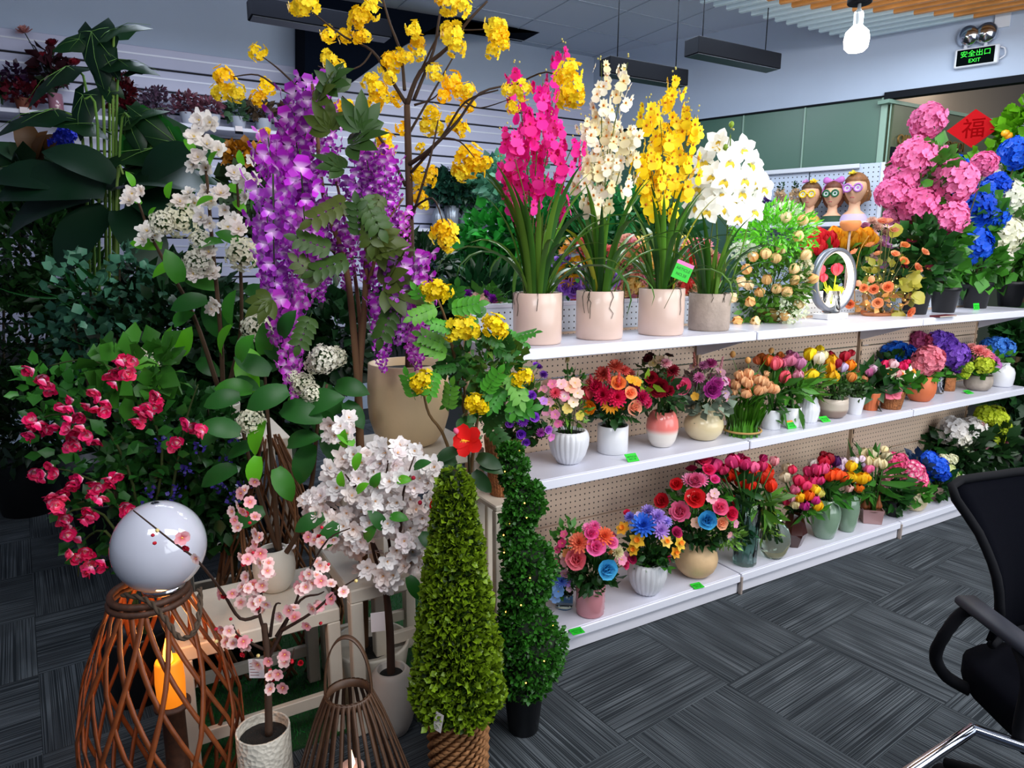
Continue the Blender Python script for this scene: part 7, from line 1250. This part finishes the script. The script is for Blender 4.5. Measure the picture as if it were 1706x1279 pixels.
for x, y, l_, a in ((175, 320, 150, 178), (200, 315, 150, 5), (150, 330, 130, 200), (230, 330, 120, -20), (190, 300, 100, 150), (120, 310, 110, 170), (240, 300, 110, 25), (180, 350, 120, 230), (200, 350, 120, -50)): A.leaf('ovate', A.P(x, y, -.15), l_ * A.mpp, a, '#10301c')
for x, y, l_, a in ((285, 300, 110, 100), (262, 330, 120, 60), (320, 300, 90, 40)): A.leaf('round', A.P(x, y, .1), l_ * A.mpp, a, '#1a5a1c')
for k in range(14): A.leaf('strap0', A.P(bx + RND.uniform(-60, 50), 500 + RND.uniform(-40, 60), RND.uniform(-.3, .2)), RND.uniform(110, 180) * A.mpp, RND.uniform(60, 120), '#1c5a24')
# bronze / iron rack
q = at_d(225, 470, 4.3)
# green turf carpet under the trees and stands
def turf(x0, x1, y0, y1, name, n, seed):
    mb = MB(); box(mb, x0, x1, y0, y1, .0005, .008); t = structure(name, mb, mat('turf_base', '#0c3a14', .95)); rs = np.random.RandomState(seed)
    P_ = np.stack([rs.uniform(x0, x1, n), rs.uniform(y0, y1, n), np.full(n, .006)], 1); D2 = rs.normal(size=(n, 3)) * .4 + np.array((0, 0, 1)); V, F, T_ = petal(1, .10, .1, -.3, .1, 1, True)
    mb = MB(); mb.rep(V, F, rand_frames(rs, D2) * (.022 * (.7 + .6 * rs.rand(n)))[:, None, None], P_); tag(obj('turf_blades', mb.mesh('turf_blades', 'leaf'), t, col='#1c7a2c'), kind='stuff')
tA = at_z(420, 1250, 0)
turf(.05, 1.08, 1.95, 2.75, 'floor_turf', 9000, 1); turf(-3.2, .2, 4.95, 6.3, 'floor_turf_far', 9000, 2)
# right wall display: pegboard unit with mannequin heads and dried cones
ZH = 1.79
pa, pb_, = at_wall(1238, 330, .05), at_wall(1467, 330, .05); sa, sb = s_of(pa), s_of(pb_)
t = thing('display_unit', 'pale blue pegboard display stand before the green glass panels', 'shelving', CORN + WD * sa); o0 = CORN + WD * sa
RW = Matrix(((WD.x, -WN.x, 0), (WD.y, -WN.y, 0), (0, 0, 1))); t.matrix_world = Matrix.Translation(o0) @ RW.to_4x4(); ln = sb - sa
peg_mat('pegboard_blue', '#b4c2d8', .04)
ztp = at_wall(1300, 283, .06).z
for k in range(2): mb = MB(); box(mb, k * ln / 2 + .005, (k + 1) * ln / 2 - .005, -.06, -.04, 1.0, ztp, bev=.002); obj('pegboard_panel', mb.mesh('pegboard_panel', 'pegboard_blue', False), t)
for xx in (0, ln): mb = MB(); box(mb, xx - .015, xx + .015, -.07, -.03, 0, ztp); obj('upright', mb.mesh('upright', 'sign_case', False), t)
mb = MB(); box(mb, 0, ln * .85, -.10, -.06, ztp - .04, ztp + .0, bev=.005); obj('top_bar', mb.mesh('top_bar', 'sign_case', False), t)
mb = MB(); box(mb, 0, ln, -.42, -.06, ZH - .04, ZH, bev=.004); obj('shelf', mb.mesh('shelf', shm, False), t)
mb = MB(); box(mb, 0, ln, -.42, -.06, 0.05, .12, bev=.004); obj('deck', mb.mesh('deck', shm, False), t)
def on_unit(px, off=.26): v = at_wall(px, 370, off); return Vector((v.x, v.y, ZH))
def head(px, label, glass_c, hair_c, extra, dress, sc=1.):
    b = on_unit(px); p = thing('mannequin_head', label, 'mannequin head', b, 'mannequin heads with party glasses'); rz = math.atan2(-b.x, b.y) * .0 + (HEAD - math.pi / 2) + d2r(-38)
    p.rotation_euler = (0, 0, rz); p.scale = (sc,) * 3                      # local -Y is the face
    skin = mat('mannequin_skin', '#d8a888', .5); H = .30
    mb = MB(); lathe(mb, [(.001, 0), (.10, 0), (.10, .02), (.075, .06), (.045, .085), (.038, .12), (.042, .15)], 20, sy=.7); obj('bust', mb.mesh('bust', [skin], True), p)
    mb = MB(); lathe(mb, [(.103, .002), (.104, .02), (.08, .055), (.07, .06)], 20, sy=.72); obj('collar', mb.mesh('collar', mat('dress_' + dress[1:], dress, .7)), p)
    V = []; ns, nr = 16, 20
    for j in range(ns + 1):
        th = math.pi * j / ns; z = math.cos(th); r_ = math.sin(th)
        for i in range(nr):
            a = 2 * math.pi * i / nr; x = r_ * math.cos(a); y = r_ * math.sin(a); w_ = 1 - .32 * max(0, -z) ** 1.2
            yy = y * (.092 if y < 0 else .098) * (1 - .1 * max(0, -z)); 
            if y < 0: yy -= .016 * math.exp(-((x / .16) ** 2)) * math.exp(-(((z + .18) / .16) ** 2)) + .006 * math.exp(-((x / .3) ** 2)) * math.exp(-(((z + .78) / .15) ** 2)) + .005 * math.exp(-((x / .2) ** 2)) * math.exp(-(((z + .48) / .08) ** 2))
            V.append((x * .078 * w_, yy, .235 + z * .108))
    F = [(j * nr + i, (j + 1) * nr + i, (j + 1) * nr + (i + 1) % nr, j * nr + (i + 1) % nr) for j in range(ns) for i in range(nr)]
    mb = MB(); mb.add(V, F); obj('head', mb.mesh('head', skin), p)
    hm = mat('hair_' + hair_c[1:], hair_c, .6, var=.4, scale=60)
    mb = MB(); Vh = []
    for j in range(ns + 1):
        th = math.pi * .86 * j / ns; z = math.cos(th); r_ = math.sin(th)
        for i in range(nr):
            a = 2 * math.pi * i / nr; x = r_ * math.cos(a); y = r_ * math.sin(a); k = 1.14 + .03 * math.sin(a * 9 + z * 4); front = y < -.12 and z < .42
            if front: k = .80
            Vh.append((x * .082 * k, y * .1 * k + .008, .238 + z * .112 * min(k, 1.12) if not front else .238 + z * .1))
    mb.add(Vh, F); obj('hair', mb.mesh('hair', hm), p)
    for sg in (-1, 1): mb = MB(); lathe(mb, [(.001, -.006), (.015, -.004), (.018, 0), (.014, .005), (.001, .004)], 10, sy=.65); obj('ear', mb.mesh('ear', skin), p, (sg * .080, 0.01, .225), Matrix.Rotation(sg * math.pi / 2, 3, 'Y'))
    g = mat('glasses_' + glass_c[1:], glass_c, .3); mb = MB()
    for sg in (-1, 1):
        n_ = 18; tube(mb, [(sg * .036 + .027 * math.cos(2 * math.pi * i / n_), -.108, .243 + .027 * math.sin(2 * math.pi * i / n_)) for i in range(n_)], .007, .007, 6, closed=True)
        lathe(mb, [(.001, 0), (.024, 0), (.001, .001)], 4, c=(0, 0, -5)) if False else None
        mb.add([(sg * .036 + .025 * math.cos(2 * math.pi * i / 12), -.106, .243 + .025 * math.sin(2 * math.pi * i / 12)) for i in range(12)], [tuple(range(12))], 1)
        mb.add([(sg * .036 + .010 * math.cos(2 * math.pi * i / 10), -.109, .243 + .010 * math.sin(2 * math.pi * i / 10)) for i in range(10)], [tuple(range(10))], 0)
    tube(mb, [(-.012, -.11, .245), (.012, -.11, .245)], .006, .006, 6); obj('party_glasses', mb.mesh('party_glasses', [g, mat('lens_white', '#c8d0d0', .3)]), p)
    mb = MB(); tube(mb, [(-.014, -.094, .172), (-.005, -.099, .175), (.005, -.099, .175), (.014, -.094, .172)], .0035, .0035, 6); obj('lips', mb.mesh('lips', mat('lips', '#b04048', .5)), p)
    if extra == 'flowers':
        for x, c in ((-.035, '#c890c8'), (.03, '#e8c830')): obj('hair_flower', flower_mesh('double'), p, (x, -.05, .345), frame((x * 4, -.6, .8)), .034, c)
    elif extra == 'bow':
        for sg in (-1, 1): mb = MB(); lathe(mb, [(.001, 0), (.018, .02), (.03, .06), (.02, .08), (.001, .085)], 12, sy=.5); obj('bow_loop', mb.mesh('bow_loop', mat('bow_lilac', '#b868b8', .6)), p, (sg * .005, -.03, .348), Matrix.Rotation(sg * 1.35, 3, 'Y'))
        mb = MB(); tube(mb, [(.088 * math.cos(math.pi * i / 12), -.02, .245 + .112 * math.sin(math.pi * i / 12)) for i in range(13)], .009, .009, 6); obj('hair_band', mb.mesh('hair_band', 'bow_lilac'), p)
    else: obj('hair_flower', flower_mesh('double'), p, (-.02, -.05, .345), frame((-.1, -.5, .8)), .034, '#e8d040'); mb = MB(); lathe(mb, [(.001, 0), (.035, .01), (.045, .05), (.03, .10), (.001, .12)], 14); obj('ponytail', mb.mesh('ponytail', hm), p, (.05, .09, .15))
    return p
head(1347, 'mannequin head with yellow round glasses and flowers in brown hair', '#e8c010', '#6a4a2c', 'flowers', '#c8a83c', 1.02)
head(1385, 'mannequin head with green glasses and lilac bow', '#0c5a34', '#6a3a28', 'bow', '#123c28', 1.0)
head(1421, 'mannequin head with lilac glasses and high brown ponytail', '#b070c0', '#8a5a34', 'pony', '#b8a8d0', 1.15)
for px, c, tip, lab in ((1297, '#d8bc98', '#2c4a34', 'tall cream dried flower bundle left on the wall display'), (1321, '#dcc09c', '#2c4a34', 'tall cream dried flower bundle beside the yellow-glasses head'), (1274, '#5a2c8a', '#4a3c6a', 'purple dried flower bundle at left of the wall display')):
    b = on_unit(px, .24); p = thing('dried_bundle', lab, 'dried flowers', b, 'dried flower bundles'); k = mpp(b)
    mb = MB(); 
    for i in range(30): a = i * 2.4; r_ = .035 * math.sqrt(i / 30); tube(mb, [(r_ * 1.5 * math.cos(a), r_ * 1.5 * math.sin(a), 0), (r_ * math.cos(a), r_ * math.sin(a), 22 * k)], .004, .004, 4)
    obj('stalks', mb.mesh('stalks', mat('dry_stalk', '#5a4434', .9)), p, kind='stuff')
    hh_ = 36 if px > 1280 else 22; me = foliage_mesh(px, 260, .045, .045, hh_ * k * .55, .022, .5, 'petal', .4); obj('flower_head', me, p, (0, 0, (20 + hh_ * .5) * k), None, 1, c, kind='stuff'); me = foliage_mesh(px + 1, 40, .02, .02, 8 * k, .02, .4, 'leaf', .3); obj('tip', me, p, (0, 0, (24 + hh_) * k), None, 1, tip, kind='stuff')
